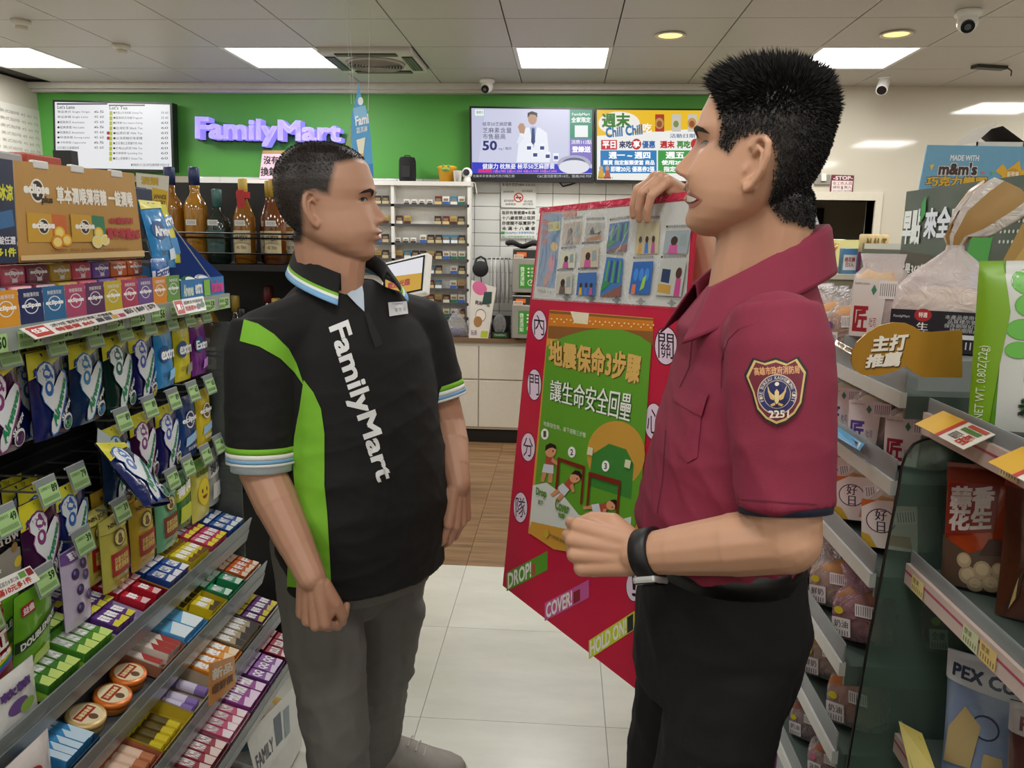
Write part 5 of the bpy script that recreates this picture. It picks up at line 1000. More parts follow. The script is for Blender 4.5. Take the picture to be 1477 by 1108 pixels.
# ================================================================== left gondola
GX = -1.32      # back panel
GY0, GY1 = .55, 2.06
DKM = M('#191919', .5); MET = M('#6d6f6e', .35, .6)
e = empty('shelf_unit', (-1.1, 1.3, 0), 'black steel shelf unit with peg hooks and sloping candy trays', 'shelf unit'); c0 = V(e.location); G1 = e
def gb(name, a, b_, mt, T=None): o = MB().box(V(a), V(b_), mt, T).build(name, None); o.parent = G1; o.location = -c0; return o
gb('back_panel', (GX - .02, GY0, .06), (GX, GY1, 1.36), DKM); gb('base', (GX - .02, GY0, 0), (-.76, GY1, .12), M('#8a8680', .5)); gb('base_front', (-.76, GY0, .02), (-.752, GY1, .16), M('#d8d6d0', .4))
for y in (GY1 - .0, GY0 - .03): gb('upright', (GX - .05, y, 0), (GX, y + .03, 1.75), DKM)
b = MB()
for k in range(34): b.box((GX, GY0, .2 + .034 * k), (GX + .006, GY1, .206 + .034 * k), M('#3a3a3a', .4))
o = b.build('peg_rail', None); o.parent = e; o.location = -c0; tag(o, kind='stuff')
# clear ribbed end panel
o = MB().box((GX, GY1 + .002, .16), (-.9, GY1 + .006, 1.3), film('end_panel', '#8a9290', .6, .2, .3, 60)).build('end_panel', None); o.parent = e; o.location = -c0
TOPZ = 1.375; gb('top_shelf', (GX, GY0, TOPZ - .02), (-.915, GY1, TOPZ), M('#9a9d9b', .4, .3)); gb('price_rail', (-.915, GY0, TOPZ - .035), (-.905, GY1, TOPZ + .004), M('#9aa39a', .3)); 
for k in range(11):
    y = 1.14 + .085 * k
    p = Print(plane_S((-.9045, y, TOPZ - .034), (0, 1, 0), (0, 0, 1), .06, .03)); p.poly(rect(0, 0, 1, 1), '#a9cf8a'); p.text('5%d' % (k % 10), (.62, .2, .95, .85), '#1e3a1e', .03); p.text('薄荷錠', (.05, .55, .55, .85), '#1e3a1e'); p.text('|||||||||', (.05, .1, .55, .4), '#1e3a1e'); o = p.build('rail_price', None); o.parent = e; o.location = -c0
# sloping trays: lip x, lip z at the far end, depth
TR = [(-.89, .705, .25), (-.85, .575, .25), (-.80, .455, .24), (-.745, .345, .24)]
SL_ = math.radians(17)
def trayT(k): x, z, d = TR[k]; return frame((x, 0, z), (-math.cos(SL_), 0, math.sin(SL_)), (0, -1, 0), (math.sin(SL_), 0, math.cos(SL_)))    # local x back, y towards camera, z up
for k, (x, z, d) in enumerate(TR):
    T = trayT(k); o = MB().box((0, -GY1, -.012), (d + .08, -GY0, -.003), M('#55585a', .4, .3), T).build('tray', None); o.parent = e; o.location = -c0
    q = MB().box((-.008, -GY1, -.035), (0, -GY0, .0), M('#8b9090', .3, .4), T).build('tray_front', o)
    MB().box((-.006, -GY1, .0), (-.003, -GY0, .038), ACRYL, T).build('clear_lip', o)
def small_pack(w, d, h, base, c2, txt, tc='#ffffff'):
    b = MB().rbox((-w / 2, -d / 2, 0), (w / 2, d / 2, h), M(base, .3, coat=.4), .0025)
    me = b; p = Print(plane_S((-w / 2, d / 2, h), (0, -1, 0), (1, 0, 0), d, w)); p.h = .0003
    p.poly([(.0, .0), (1, 0), (1, .3), (0, .2)], c2); p.text(txt, (.08, .38, .92, .82), tc, .04)
    b.add(p.mb.v, [], p.mb.mats[0])
    off = len(b.v) - len(p.mb.v)
    for f, mi in zip(p.mb.f, p.mb.m): b.f.append([i + off for i in f]); b.m.append(b.mi(p.mb.mats[mi]))
    return b.mesh('candy_pack')
def round_roll(r, L, base, c2, txt):
    T = Matrix.Rotation(math.pi / 2, 4, 'Y') @ Matrix.Translation((0, 0, 0)); b = MB().lathe([(r * .3, -L / 2), (r, -L / 2 + .003), (r, L / 2 - .003), (r * .3, L / 2)], M(base, .25, coat=.5), 14, Matrix.Translation((0, 0, r)) @ T); b.lathe([(r * 1.01, -L / 6), (r * 1.01, L / 3)], M(c2, .3), 14, Matrix.Translation((0, 0, r)) @ T); return b.mesh('candy_roll')
def carton(k, y0, y1, base, rows, cols, pk, label, packlabel, group, depth=.2, hgt=.035, lean=0, cat='candy'):
    flap = .03
    if k == 0: hgt, flap = .024, .006
    """an open carton on tray k between y0 and y1, with its packs standing inside"""
    T = trayT(k); w = y1 - y0 - .006; yc = (y0 + y1) / 2; e = empty('display_carton', (0, 0, 0), label, 'carton', 'candy cartons on the sloping trays'); e.matrix_world = T @ Matrix.Translation((.006, -yc, 0))
    mt = M(base, .5); b = MB(); b.box((0, -w / 2, 0), (depth, w / 2, .002), mt); b.box((0, -w / 2, 0), (.0015, w / 2, hgt * .8), mt); b.box((depth - .0015, -w / 2, 0), (depth, w / 2, hgt + flap), mt)
    for s in (-1, 1): b.add([(0, s * w / 2, 0), (depth, s * w / 2, 0), (depth, s * w / 2, hgt + flap), (depth * .6, s * w / 2, hgt), (0, s * w / 2, hgt * .8)], [(0, 1, 2, 3, 4)], mt)
    b.build('box', e); p = Print(plane_S((-.0006, w / 2, .002), (0, -1, 0), (0, 0, 1), w, hgt * .7)); p.text(packlabel[1], (.1, .2, .9, .8), '#f4f0e8', .03); p.build('box_print', e)
    for i in range(rows):
        for j in range(cols):
            if i == 0 and rnd() < .12: continue
            o = put('candy_pack', pk, None, label=packlabel[0], cat=cat, group=group); cw = (w - .006) / cols; rl = (depth - .008) / rows
            o.matrix_world = T @ Matrix.Translation((.01 + rl * (i + .5), -yc + (j - (cols - 1) / 2) * cw, .003 + .002 * rnd())) @ Matrix.Rotation(lean + uni(-.008, .008), 4, 'Y') @ Matrix.Rotation(uni(-.012, .012) * (.4 if rows == 1 else 1), 4, 'Z')
CARTONS = {
 0: [('#8fb83a', '#3d7a28', '#c8e07a', 'DOUBLEMINT', 'green mint gum', 2, 4), ('#8fb83a', '#4a8a2c', '#c8e07a', 'DOUBLEMINT', 'bright green mint gum', 2, 4), ('#c8b8d8', '#5a2f80', '#d8d040', '葡萄', 'purple and yellow candy', 3, 4), ('#8a1c2c', '#c02438', '#e8c0c0', '草莓', 'red candy', 3, 4), ('#d8a050', '#1f4fa0', '#e8e8f0', 'CLEAR', 'deep blue candy', 3, 3), ('#d8cc60', '#d8c41e', '#6a4a10', '檸檬', 'yellow candy', 3, 4), ('#c8c4b8', '#c83a6a', '#e8d840', '蜜桃', 'pink candy', 3, 4), ('#1f4a90', '#2f62b0', '#e0e4ea', 'MINT', 'blue and white candy', 3, 3)],
 1: [('#2b4a6a', '#3f8fc8', '#c8e0f0', 'CANDY', 'sky blue candy', 1, 6), None, None, ('#a06a50', '#e0d4c8', '#a8322c', 'Strepsils', 'cream and red lozenge', 1, 5), ('#5aa0d0', '#6ab4e0', '#e8f4fa', 'Strepsils', 'pale blue lozenge', 1, 2), ('#c8b830', '#e0cc28', '#4a3a10', '喉糖', 'yellow throat candy', 3, 4), ('#2f8a60', '#3aa070', '#d8f0e0', 'MINT', 'green mint candy', 3, 3), ('#d8d4cc', '#d86a2a', '#f0d8c0', '橘子', 'orange candy', 3, 4)],
 2: [('#b0684a', '#c07850', '#e8c8b0', 'ROLL', 'copper candy', 0, 5), ('#c8b030', '#d8c41e', '#5a4a10', 'LEMON', 'yellow candy', 0, 5), ('#b8a890', '#8a70b8', '#d8d0e8', 'GRAPE', 'lavender candy', 0, 5), ('#d88a2a', '#e89a3a', '#f4dcb8', '橙', 'orange striped candy', 2, 4), ('#6a5a48', '#b8a888', '#3a3430', '咖啡', 'brown patterned candy', 2, 4), ('#d8d4cc', '#6a3a80', '#d8c840', '葡萄', 'purple and yellow soft candy', 3, 4)],
 3: [('#a8b0a0', '#6a9a3a', '#e8e8d0', 'HI-CHEW', 'green chewy candy', 2, 4), ('#8a4a50', '#a03a48', '#e8d0c8', 'HI-CHEW', 'dark red chewy candy', 2, 4), ('#c88aa0', '#d05a80', '#f0e0e4', 'HI-CHEW', 'pink chewy candy', 2, 4), ('#8a3a7a', '#a04a9a', '#f0d8f0', 'Poifull', 'magenta jelly candy', 2, 3), ('#7a4a8a', '#9a5ab0', '#e8d8f0', 'QQ', 'violet candy', 3, 3), ('#7a2434', '#a83048', '#f0d0d8', 'SOUR', 'crimson candy', 3, 3)]}
Y0S = {0: 1.19, 1: 1.15, 2: 1.25, 3: 1.33}
for k, lst in CARTONS.items():
    w = (GY1 - .01 - Y0S[k]) / len(lst)
    for j, it in enumerate(lst):
        y0 = Y0S[k] + w * j
        if it is None: continue
        bx, c1, c2, t, nm, rows, cols = it
        g = nm + ' packs in their carton on the sloping trays'
        if rows == 0: carton(k, y0, y0 + w, bx, 2, cols, round_roll((w - .012) / cols / 2 * .96, .088, c1, c2, t), 'open carton of ' + nm + ' rolls on the sloping tray', ('foil ' + nm + ' roll lying in an open carton', t), g)
        else:
            dd = .192 / rows; pk = small_pack(dd * .93, (w - .012) / cols * .91, .03, c1, c2, t); carton(k, y0, y0 + w, bx, rows, cols, pk, 'open display carton of ' + nm + ' packs on the sloping tray', ('small ' + nm + ' pack in an open carton', t), g)
# nearer white sachet and round tins
TINC = [('#d8b878', 'beige'), ('#d8742a', 'orange'), ('#d8742a', 'orange')]
for i, (px_, py_) in enumerate(((140, 1010), (171, 977), (200, 950))):
    T = trayT(1); pt = T @ V((.06 - .01 * (i % 2), -(1.3005 + .0745 * i), 0)); c, nm = TINC[i]
    e = empty('candy_tin', (0, 0, 0), 'round %s lozenge tin with a red label %s' % (nm, ['nearest the sky blue carton', 'between two other tins', 'beside the cream lozenge carton'][i]), 'tin', 'round lozenge tins'); e.matrix_world = Matrix.Translation(pt) @ T.to_3x3().to_4x4()
    MB().lathe([(.034, 0), (.036, .002), (.036, .018)], M('#b06a2a' if i else '#c8a860', .25, .5), 28).build('can', e, True); MB().lathe([(.037, .016), (.037, .025), (.034, .027)], M(c, .3, .2), 28).build('lid', e, True)
    p = Print(lambda u, v, h_=0: V(((.5 - v) * .066, (.5 - u) * .066, .0275 + h_))); p.poly(ell(.5, .5, .44, .44, 24), '#e8d8b0'); p.poly(rect(.14, .3, .86, .58), '#a02a22'); p.poly(ell(.5, .72, .12, .14, 14), '#6a4a2c'); p.text('京都念慈菴', (.2, .36, .8, .52), '#f0e0a0', .03); p.build('lid_label', e)
# top shelf: little tins in rows, colour strips, promotion strip
TC_ = ['#1f2f6a', '#1d3a78', '#1d4a7a', '#c4506a', '#7a2a4a', '#b89a2a', '#c8506a', '#6a4aa0', '#c86a3a', '#c06438']
TM = []
for c in TC_:
    b = MB().rbox((-.02, -.032, 0), (.02, .032, .034), M(c, .3, coat=.5), .006); p = Print(plane_S((.0203, -.03, .003), (0, 1, 0), (0, 0, 1), .06, .028)); p.poly(ell(.5, .6, .2, .35, 16), '#d8dce8'); p.poly(ell(.5, .6, .17, .3, 16), c); p.text('eclipse', (.1, .45, .9, .8), '#f4f4f8', .05); p.poly(rect(.38, .05, .62, .3), '#e0e0ea')
    off = len(b.v); b.v += p.mb.v
    for f, mi in zip(p.mb.f, p.mb.m): b.f.append([i + off for i in f]); b.m.append(b.mi(p.mb.mats[mi]))
    TM.append(b.mesh('mint_tin'))
CN = ['navy blue', 'dark blue', 'teal blue', 'pink', 'dark red', 'golden yellow', 'coral pink', 'violet', 'orange', 'burnt orange']
for r in range(3):
    for j in range(10):
        y = 1.135 + .067 * j
        for dpt in range(1):
            put('mint_tin', TM[j], None, (-.99 - .012 * r, y, TOPZ + .035 * r + .03), label='small %s mint tin in the stacked rows on the top shelf' % CN[j], cat='tin', group='mint tins on the top shelf')
for j, c in enumerate(['#1d2a60', '#d8962a', '#1f2a5a', '#2a6a9a', '#b0446a', '#5a2a5a', '#c8b02a', '#b03a5a', '#6a4a8a', '#d88a2a', '#6a9a4a']):
    p = Print(plane_S((-.918, 1.13 + .062 * j, TOPZ + .002), (0, 1, 0), (0, 0, 1), .061, .062)); p.poly(rect(0, 0, 1, 1), c); p.poly(ell(.5, .5, .3, .22, 16), '#dfe2ec'); p.poly(ell(.5, .5, .26, .19, 16), c); p.text('eclipse', (.1, .43, .9, .6), '#ffffff', .04); p.text('無糖薄荷錠', (.2, .76, .85, .88), '#f0f0f0'); o = p.build('flavour_card', None); o.parent = G1; o.location = -c0
def strip_sign(name, q, label, base, draw, thick=.0015, cat='sign', group=None):
    """flat card whose corners TL TR BR BL are points in space"""
    q = [V(p) for p in q]; c = (q[2] + q[3]) / 2; e = empty(name, c, label, cat, group); n = (q[1] - q[0]).cross(q[3] - q[0]).normalized(); n = -n if n.dot(CAM - c) < 0 else n
    MB().add([p - c for p in q] + [p - n * thick - c for p in q], [(0, 1, 2, 3), (7, 6, 5, 4), (0, 4, 5, 1), (1, 5, 6, 2), (2, 6, 7, 3), (3, 7, 4, 0)], M(base, .35, coat=.3)).build('card', e)
    mp = quadmap([p - c for p in q]); p = Print(lambda u, v, h=0: mp(u, v) + n * h); draw(p)
    if p.mb.v: p.build('print', e)
    return e
def promo(p):
    p.poly(rect(.02, .08, .13, .92), '#b8342c'); p.text('任選', (.03, .35, .12, .75), '#ffffff', .04); p.text('2件79折 薄荷系列任選第二件優惠價', (.16, .55, .6, .85), '#44403c', .03)
    p.text('特惠價 $65', (.16, .12, .42, .48), '#b8342c', .04)
    for k in range(4): p.poly(rect(.45 + .06 * k, .15, .5 + .06 * k, .5), ['#22304a', '#3a4a6a', '#c8a040', '#b0406a'][k])
    p.text('$55 | $69 | $79', (.7, .2, .98, .8), '#3a3a3a', .03)
strip_sign('promotion_strip', [PX(28, 474, -.895), PX(222, 436, -.895), PX(232, 447, -.862), PX(52, 489, -.862)], 'long white promotional strip clipped to the top shelf edge', '#e8e6e0', promo)
strip_sign('promotion_card', [PX(249, 434, -.885), PX(293, 427, -.885), PX(298, 447, -.862), PX(257, 455, -.862)], 'small white and red price card on the far end of the top shelf', '#e8e6e0', lambda p: (p.poly(rect(.02, .05, .26, .95), '#b8342c'), p.text('買1', (.05, .3, .22, .7), '#ffffff', .04), p.text('箭牌系列薄荷錠', (.3, .6, .95, .85), '#44403c', .02), p.text('特惠價79', (.3, .15, .65, .5), '#b8342c', .03), p.poly(ell(.75, .35, .07, .2, 14), '#5a5a5a'), p.poly(ell(.9, .4, .07, .2, 14), '#2f7a4a')))
# header cards
HX = -.945
def header(p):
    p.poly(rect(0, 0, 1, .02), '#8a6a30'); p.poly(ell(.145, .72, .05, .12, 24), '#f0e8d8'); p.poly(ell(.145, .72, .042, .1, 24), '#2a2320'); p.text('eclipse', (.05, .66, .23, .79), '#f6f2ea', .06); p.text('plus', (.17, .58, .25, .67), '#3a2a20', .05)
    p.text('草本潤喉薄荷糖 一錠潤喉', (.28, .6, .95, .78), '#f4efe4', .04)
    for k in range(2):
        x = .06 + .31 * k; p.poly([(x, .2), (x + .28, .2), (x + .28, .48), (x, .5)], '#c89a2c'); p.poly([(x + .17, .26), (x + .28, .28), (x + .28, .48), (x + .17, .49)], '#c8642c' if k == 0 else '#2f7a5a'); p.poly(ell(x + .11, .36, .04, .08, 18), '#f0e8d8'); p.poly(ell(x + .11, .36, .034, .07, 18), '#2a2320'); p.text('eclipse', (x + .03, .32, x + .19, .41), '#f6f2ea', .06)
        for (dx, dy, r, c) in ((.22, .3, .04, '#e8b830'), (.27, .22, .04, '#e8a028' if k == 0 else '#e8e0b0'), (.2, .2, .045, '#d8882a' if k == 0 else '#e4dca8')): p.poly(ell(x + dx, dy, r, r * 1.6, 16), c); p.poly(ell(x + dx, dy, r * .7, r * 1.1, 14), '#f0d878')
    p.text('$85罐裝系列', (.7, .4, .92, .48), '#b0283c', .04); p.text('單件特價$65', (.66, .22, .98, .36), '#b0283c', .05); p.text('＊活動期間：即日起 依店內公告為準 商品數量有限售完為止', (.2, .1, .85, .13), '#7a4a30')
    p.poly([(.0, .02), (1, .02), (1, .09), (0, .07)], '#d8b882')
strip_sign('header_card', [PX(20, 231, HX), PX(193, 250, HX), PX(207, 372, HX), PX(28, 379, HX)], 'gold header card advertising herbal mints above the top shelf', '#b88a44', header)
strip_sign('header_card', [PX(-30, 224, HX), PX(18, 231, HX), PX(26, 379, HX), PX(-26, 381, HX)], 'dark blue header card beside the gold mint header', '#1c2a4a', lambda p: (p.text('強勁冰涼', (.1, .6, .95, .76), '#d8d840', .04), p.poly([(.2, .3), (.95, .36), (.9, .52), (.15, .46)], '#3a6a9a'), p.text('雙錠任選', (.3, .18, .95, .26), '#e8e8f0', .03), p.text('多1件', (.35, .06, .95, .15), '#d8d840', .04)))
for k, (a, d) in enumerate(((55, 237), (108, 243), (165, 250))):
    q = PX(a, d, HX - .004); MB().rbox((-.004, -.02, -.008), (.006, .02, .006), M('#d8d8d4', .4), .002, Matrix.Translation(q)).build('clip', bpy.data.objects['header_card']).location = -V(bpy.data.objects['header_card'].location)
def carton_box(name, lo, hi, base, label, flap=None, lean=0):
    c = V(((lo[0] + hi[0]) / 2, (lo[1] + hi[1]) / 2, lo[2])); e = empty(name, c, label, 'box'); a = V(lo) - c; d = V(hi) - c
    MB().rbox(a, d, M(base, .5), .003).build('box', e); MB().box((a.x + .01, a.y + .01, d.z), (d.x - .01, d.y - .01, d.z + .002), M(flap or base, .5)).build('lid', e); return e
gb('upper_shelf', (GX, GY0, 1.515), (-1.055, 2.0, 1.522), MET)
for (y0, y1, h, c, l) in ((1.02, 1.3, .15, '#1f5a48', 'green carton on top of the left shelf unit'), (1.31, 1.5, .16, '#a8a8ac', 'pale grey open carton behind the header card'), (1.51, 1.62, .165, '#b0442c', 'orange and red carton behind the header card'), (1.63, 1.98, .125, '#22304c', 'long navy carton behind the gold header card')):
    carton_box('carton', (-1.30, y0, 1.522), (-1.06, y1, 1.522 + h), c, l)
# hanging bags in three rows; the peg hook is part of the shelf unit
HANG = []
def hang(y, z, x, o, rotz=.0, tilt=0, roll=0, tagtxt='89', hooks=True, tagz=.012):
    place(o, (x, y, z), math.pi / 2 + rotz, tilt, roll)
    if hooks:
        h = MB().tube([(GX, y, z + .01), (x - .005, y, z + .01), (x + .02, y, z + .016)], .0025, M('#9a9c9a', .3, .8), 6).build('peg_hook', None); h.parent = G1; h.location = -c0
        price_tag((x + .022, y, z + .015 + tagz), math.pi / 2 + .0, txt=tagtxt, lab='green price tag above the ' + ' '.join(o['label'].replace('hanging ', '').split()[:11]))
AW = [('#3a1238', '#8a3a7a', '#5a2a6a', 'purple blackcurrant'), ('#14205a', '#2f6ab8', '#3a9a5a', 'navy blue mint'), ('#142c50', '#3a86b8', '#3a86b8', 'sky blue menthol'), ('#0f2a24', '#1f6a5a', '#1f7a5a', 'dark green menthol'), ('#1a1a5a', '#4a5ab8', '#c8b83a', 'indigo honey lemon')]
protos = [pouch('gum_bag', .105, .165, .028, d, airwaves(d, m_, pc), 'hanging %s gum refill bag with a white wave logo' % nm, group='large gum refill bags on the hooks', seed=k) for k, (d, m_, pc, nm) in enumerate(AW)]
XB = -.965; z1 = 1.318
for k, y in enumerate((1.245, 1.37, 1.49, 1.60, 1.70)):
    hang(y, z1, XB, protos[k], roll=[.03, -.02, .02, -.02, .01][k]); 
    for j in (1, 2):
        o = copy_tree(protos[k], label='hanging %s gum refill bag behind the front one on its hook' % AW[k][3]); place(o, (XB - .038 * j, y - .006 * j, z1 - .004), math.pi / 2, 0, [.03, -.02, .02, -.02, .01][k])
for k, (y, d, t, nm, c) in enumerate(((1.80, '#2f8ac8', 'extra', 'bright blue', '#9ad0f0'), (1.89, '#d8cc2a', 'extra', 'yellow', '#9a9a8a'), (1.98, '#7a2a8a', 'Extra', 'purple', '#c88ad8'))):
    o = pouch('gum_bag', .085, .15, .022, d, extra(d, t, c), 'hanging %s gum pouch with a round logo' % nm, group='small gum pouches on the hooks', seed=k + 9); hang(y, z1, XB, o)
    c2 = copy_tree(o, label='hanging %s gum pouch behind the front one on its hook' % nm); place(c2, (XB - .028, y, z1), math.pi / 2)
z2 = 1.126
def cp(k, lab): return copy_tree(protos[k], label=lab)
hang(1.085, z2, XB, cp(4, 'indigo gum refill bag hanging at the near end of the second row'))
hang(1.57, z2, XB, cp(2, 'sky blue gum refill bag hanging in the second row')); hang(1.68, z2 + .005, XB, cp(0, 'purple gum refill bag hanging in the second row')); hang(1.79, z2, XB, cp(4, 'indigo gum refill bag hanging in the second row by the blue mint pouch'))
hang(1.89, z2, XB, pouch('mint_bag', .095, .16, .022, '#1a3f7a', eclipse('#16305e'), 'hanging blue mint pouch with a ring logo'), tagtxt='65'); hang(1.985, z2, XB, pouch('mint_bag', .085, .15, .022, '#d8c02a', eclipse('#6a5a10'), 'hanging yellow mint pouch with a ring logo', seed=3), tagtxt='65')
o = cp(1, 'navy blue gum refill bag tipped sideways off its hook'); place(o, PX(158, 640, -.925), math.pi / 2, -.25, -.75)
MB().box((-.03, -.001, -.002), (.03, .0, .03), ACRYL, Matrix.Rotation(-.75, 4, 'Y')).build('clear_hang_tab', o)
z3 = 1.045
hang(1.20, z3 - .01, XB + .0, pouch('snack_bag', .1, .105, .03, '#17161a', thai, 'black snack bag with white Thai lettering'), tagtxt='49')
hang(1.312, z3 + .005, XB, cp(0, 'purple gum refill bag hanging in the third row')); hang(1.432, z3 - .005, XB - .02, cp(1, 'navy blue gum refill bag hanging in the third row'), tagtxt='79'); 
for j in range(3): o = cp(1, 'navy blue gum refill bag tucked behind another in the third row'); place(o, (XB - .092 - .038 * j, 1.435 + .006 * j, z3 - .01), math.pi / 2)
z4 = .94
for k, (y, d, a, r, nm) in enumerate(((1.52, '#b8b050', '#c8c060', '#9a2420', 'olive yellow'), (1.63, '#c8a838', '#c8a030', '#9a2420', 'golden'), (1.74, '#6aa880', '#8ac09a', '#7a2420', 'pale green'))):
    o = pouch('herbal_candy_bag', .098, .16, .03, d, jiom(a, r), 'hanging %s herbal candy bag with a red label' % nm, group='herbal candy bags on the hooks', seed=k + 20); hang(y, z4, XB + .01, o, tagtxt='39')
    for j in (1, 2): c2 = copy_tree(o, label='%s herbal candy bag hanging behind the front one' % nm); place(c2, (XB + .01 - .036 * j, y - .008 * j, z4 + .014 * j), math.pi / 2)
hang(1.84, z4 + .002, XB, pouch('candy_bag', .085, .15, .025, '#3a7a3a', plain('#c8d040', '青梅'), 'hanging dark green plum candy bag'), tagtxt='45'); hang(1.94, z4 + .005, XB, pouch('candy_bag', .1, .165, .026, '#d8d060', yellowface, 'hanging yellow soft candy bag with a smiling face'), tagtxt='45'); hang(2.02, z4 + .012, XB, pouch('candy_bag', .064, .16, .022, '#a8a8a4', plain('#d8d8d4', '薄荷', '#444444'), 'hanging silver candy bag at the end of the row'), tagtxt='45')
z5 = .915
hang(1.10, z5 - .01, XB + .03, pouch('candy_bag', .13, .13, .035, '#8f1420', skit, 'red bag of rainbow fruit candy on a front hook'), tagtxt='10')
o = pouch('gum_bag', .1, .155, .03, '#6aa82a', dmint, 'bright green mint gum bag on a front hook', group='green mint gum bags on the hooks'); hang(1.24, z5 - .005, XB + .03, o, roll=.12, tagtxt='59')
for j in (1, 2): c2 = copy_tree(o, label='bright green mint gum bag behind the front one on its hook'); place(c2, (XB + .03 - .038 * j, 1.225 - .015 * j, z5 - .005 + .02 * j), math.pi / 2, 0, .12)
hang(1.37, z5 + .015, XB + .02, pouch('candy_bag', .085, .16, .026, '#c0b4cc', blueb, 'pale lilac blueberry candy bag on a front hook'), tagtxt='39')
strip_sign('promotion_card', [PX(-14, 842, -.875), PX(43, 816, -.875), PX(58, 836, -.862), PX(-8, 872, -.862)], 'white price card tilted in front of the red candy bag', '#e8e6e0', lambda p: (p.text('彩虹綜合水果口味', (.1, .55, .62, .8), '#44403c', .02), p.text('滿10元多1件', (.1, .12, .85, .48), '#b8342c', .04), p.poly(rect(.64, .55, .8, .9), '#6a9a4a'), p.poly(rect(.83, .5, .97, .92), '#8a2a30')))
o = pouch('candy_bag', .12, .105, .02, '#dcdcd8', lambda p: (p.poly(ell(.5, .45, .2, .12, 16), '#6a4a8a'), p.poly(ell(.68, .36, .16, .1, 16), '#8ab04a'), p.text('軟糖', (.2, .66, .8, .82), '#5a3a7a', .04)), 'white candy sachet leaning on the upper tray'); place(o, (-.9025, 1.118, .813), math.pi / 2, 0, 0)
o = pouch('candy_bag', .11, .12, .02, '#e0d8d4', lambda p: (p.poly(ell(.4, .6, .26, .14, 16), '#a8242c'), p.text('糖果', (.25, .25, .8, .45), '#a8242c', .04)), 'white and red candy sachet on the lower tray'); place(o, (-.8625, 1.088, .6985), math.pi / 2, 0, 0)
# blue display box with mints, blue and yellow bags at the far end of the top shelf
e = empty('display_box', (-1.008, 1.926, TOPZ), 'blue display box of mint tins at the end of the top shelf', 'display box')
b = MB(); BB = M('#2f7ab8', .4); b.box((-.09, -.11, 0), (.09, .13, .003), BB); b.box((.087, -.11, 0), (.09, .13, .05), BB); b.add([(-.09, .13, 0), (.09, .13, 0), (.09, .13, .05), (-.09, .13, .22)], [(0, 1, 2, 3)], M('#24489a', .4)); b.add([(-.09, -.11, 0), (.09, -.11, 0), (.09, -.11, .05), (-.09, -.11, .12)], [(0, 1, 2, 3)], BB); b.build('tray', e)
p = Print(plane_S((.0905, -.11, 0), (0, 1, 0), (0, 0, 1), .24, .05)); p.text('Airwaves', (.05, .2, .26, .8), '#e8f4e8', .04); p.text('extra', (.3, .25, .46, .8), '#ffffff', .04); p.poly(rect(.5, .1, .64, .9), '#8ac04a'); p.text('insione', (.67, .2, .97, .85), '#e04a9a', .04); p.build('front_print', e)
for k, (y, c, c2) in enumerate(((1.866, '#6aa03a', 'green'), (1.94, '#2f7a4a', 'dark green'), (2.012, '#d8d8e0', 'white and red'))):
    o = empty('oval_tin', (-.955, y, TOPZ + .027), 'oval %s mint tin leaning in the blue display box' % c2, 'tin', 'oval tins in the blue box'); o.rotation_euler = (.1, .7, 0)
    MB().lathe([(.027, 0), (.029, .003), (.029, .012), (.027, .015)], M(c, .25, .3), 24, None, 1, 1.2).build('can', o, True); p = Print(lambda u, v, h=0: V(((.5 - v) * .05, (u - .5) * .06, .0155 + h))); p.poly(ell(.5, .5, .42, .42, 20), '#e6e8e4'); p.text('LISTERINE' if 0 else 'MINT', (.2, .4, .8, .62), '#a02a3a', .04); p.build('lid_print', o)
z6 = 1.6; o = pouch('gum_bag', .1, .16, .03, '#2f8ac8', extra('#2f8ac8', 'Airwaves', '#d8e8f4'), 'bright blue gum bag hanging beside the gold header card', seed=31); place(o, PX(214, 290, -.985), math.pi / 2, .0, -.2)
o = pouch('gum_bag', .09, .15, .03, '#d8d02a', plain('#3a8ac8', 'Extra'), 'yellow gum bag hanging behind the bright blue one', seed=32); place(o, PX(226, 294, -1.022), math.pi / 2, .0, -.2)
o = pouch('gum_bag', .075, .1, .018, '#2a6ab0', plain('#e8e8f0', 'Extra', '#2a4a9a'), 'deep blue gum bag lying under the bright blue one', seed=33); place(o, (-.945, 1.772, 1.478), math.pi / 2, 0, 0)
MB().tube([PX(243, 318, -.96), PX(308, 408, -.93)], .0015, M('#b8b8b4', .4)).build('wire_rod', label='thin wire rod slanting down to the blue display box', cat='rod')
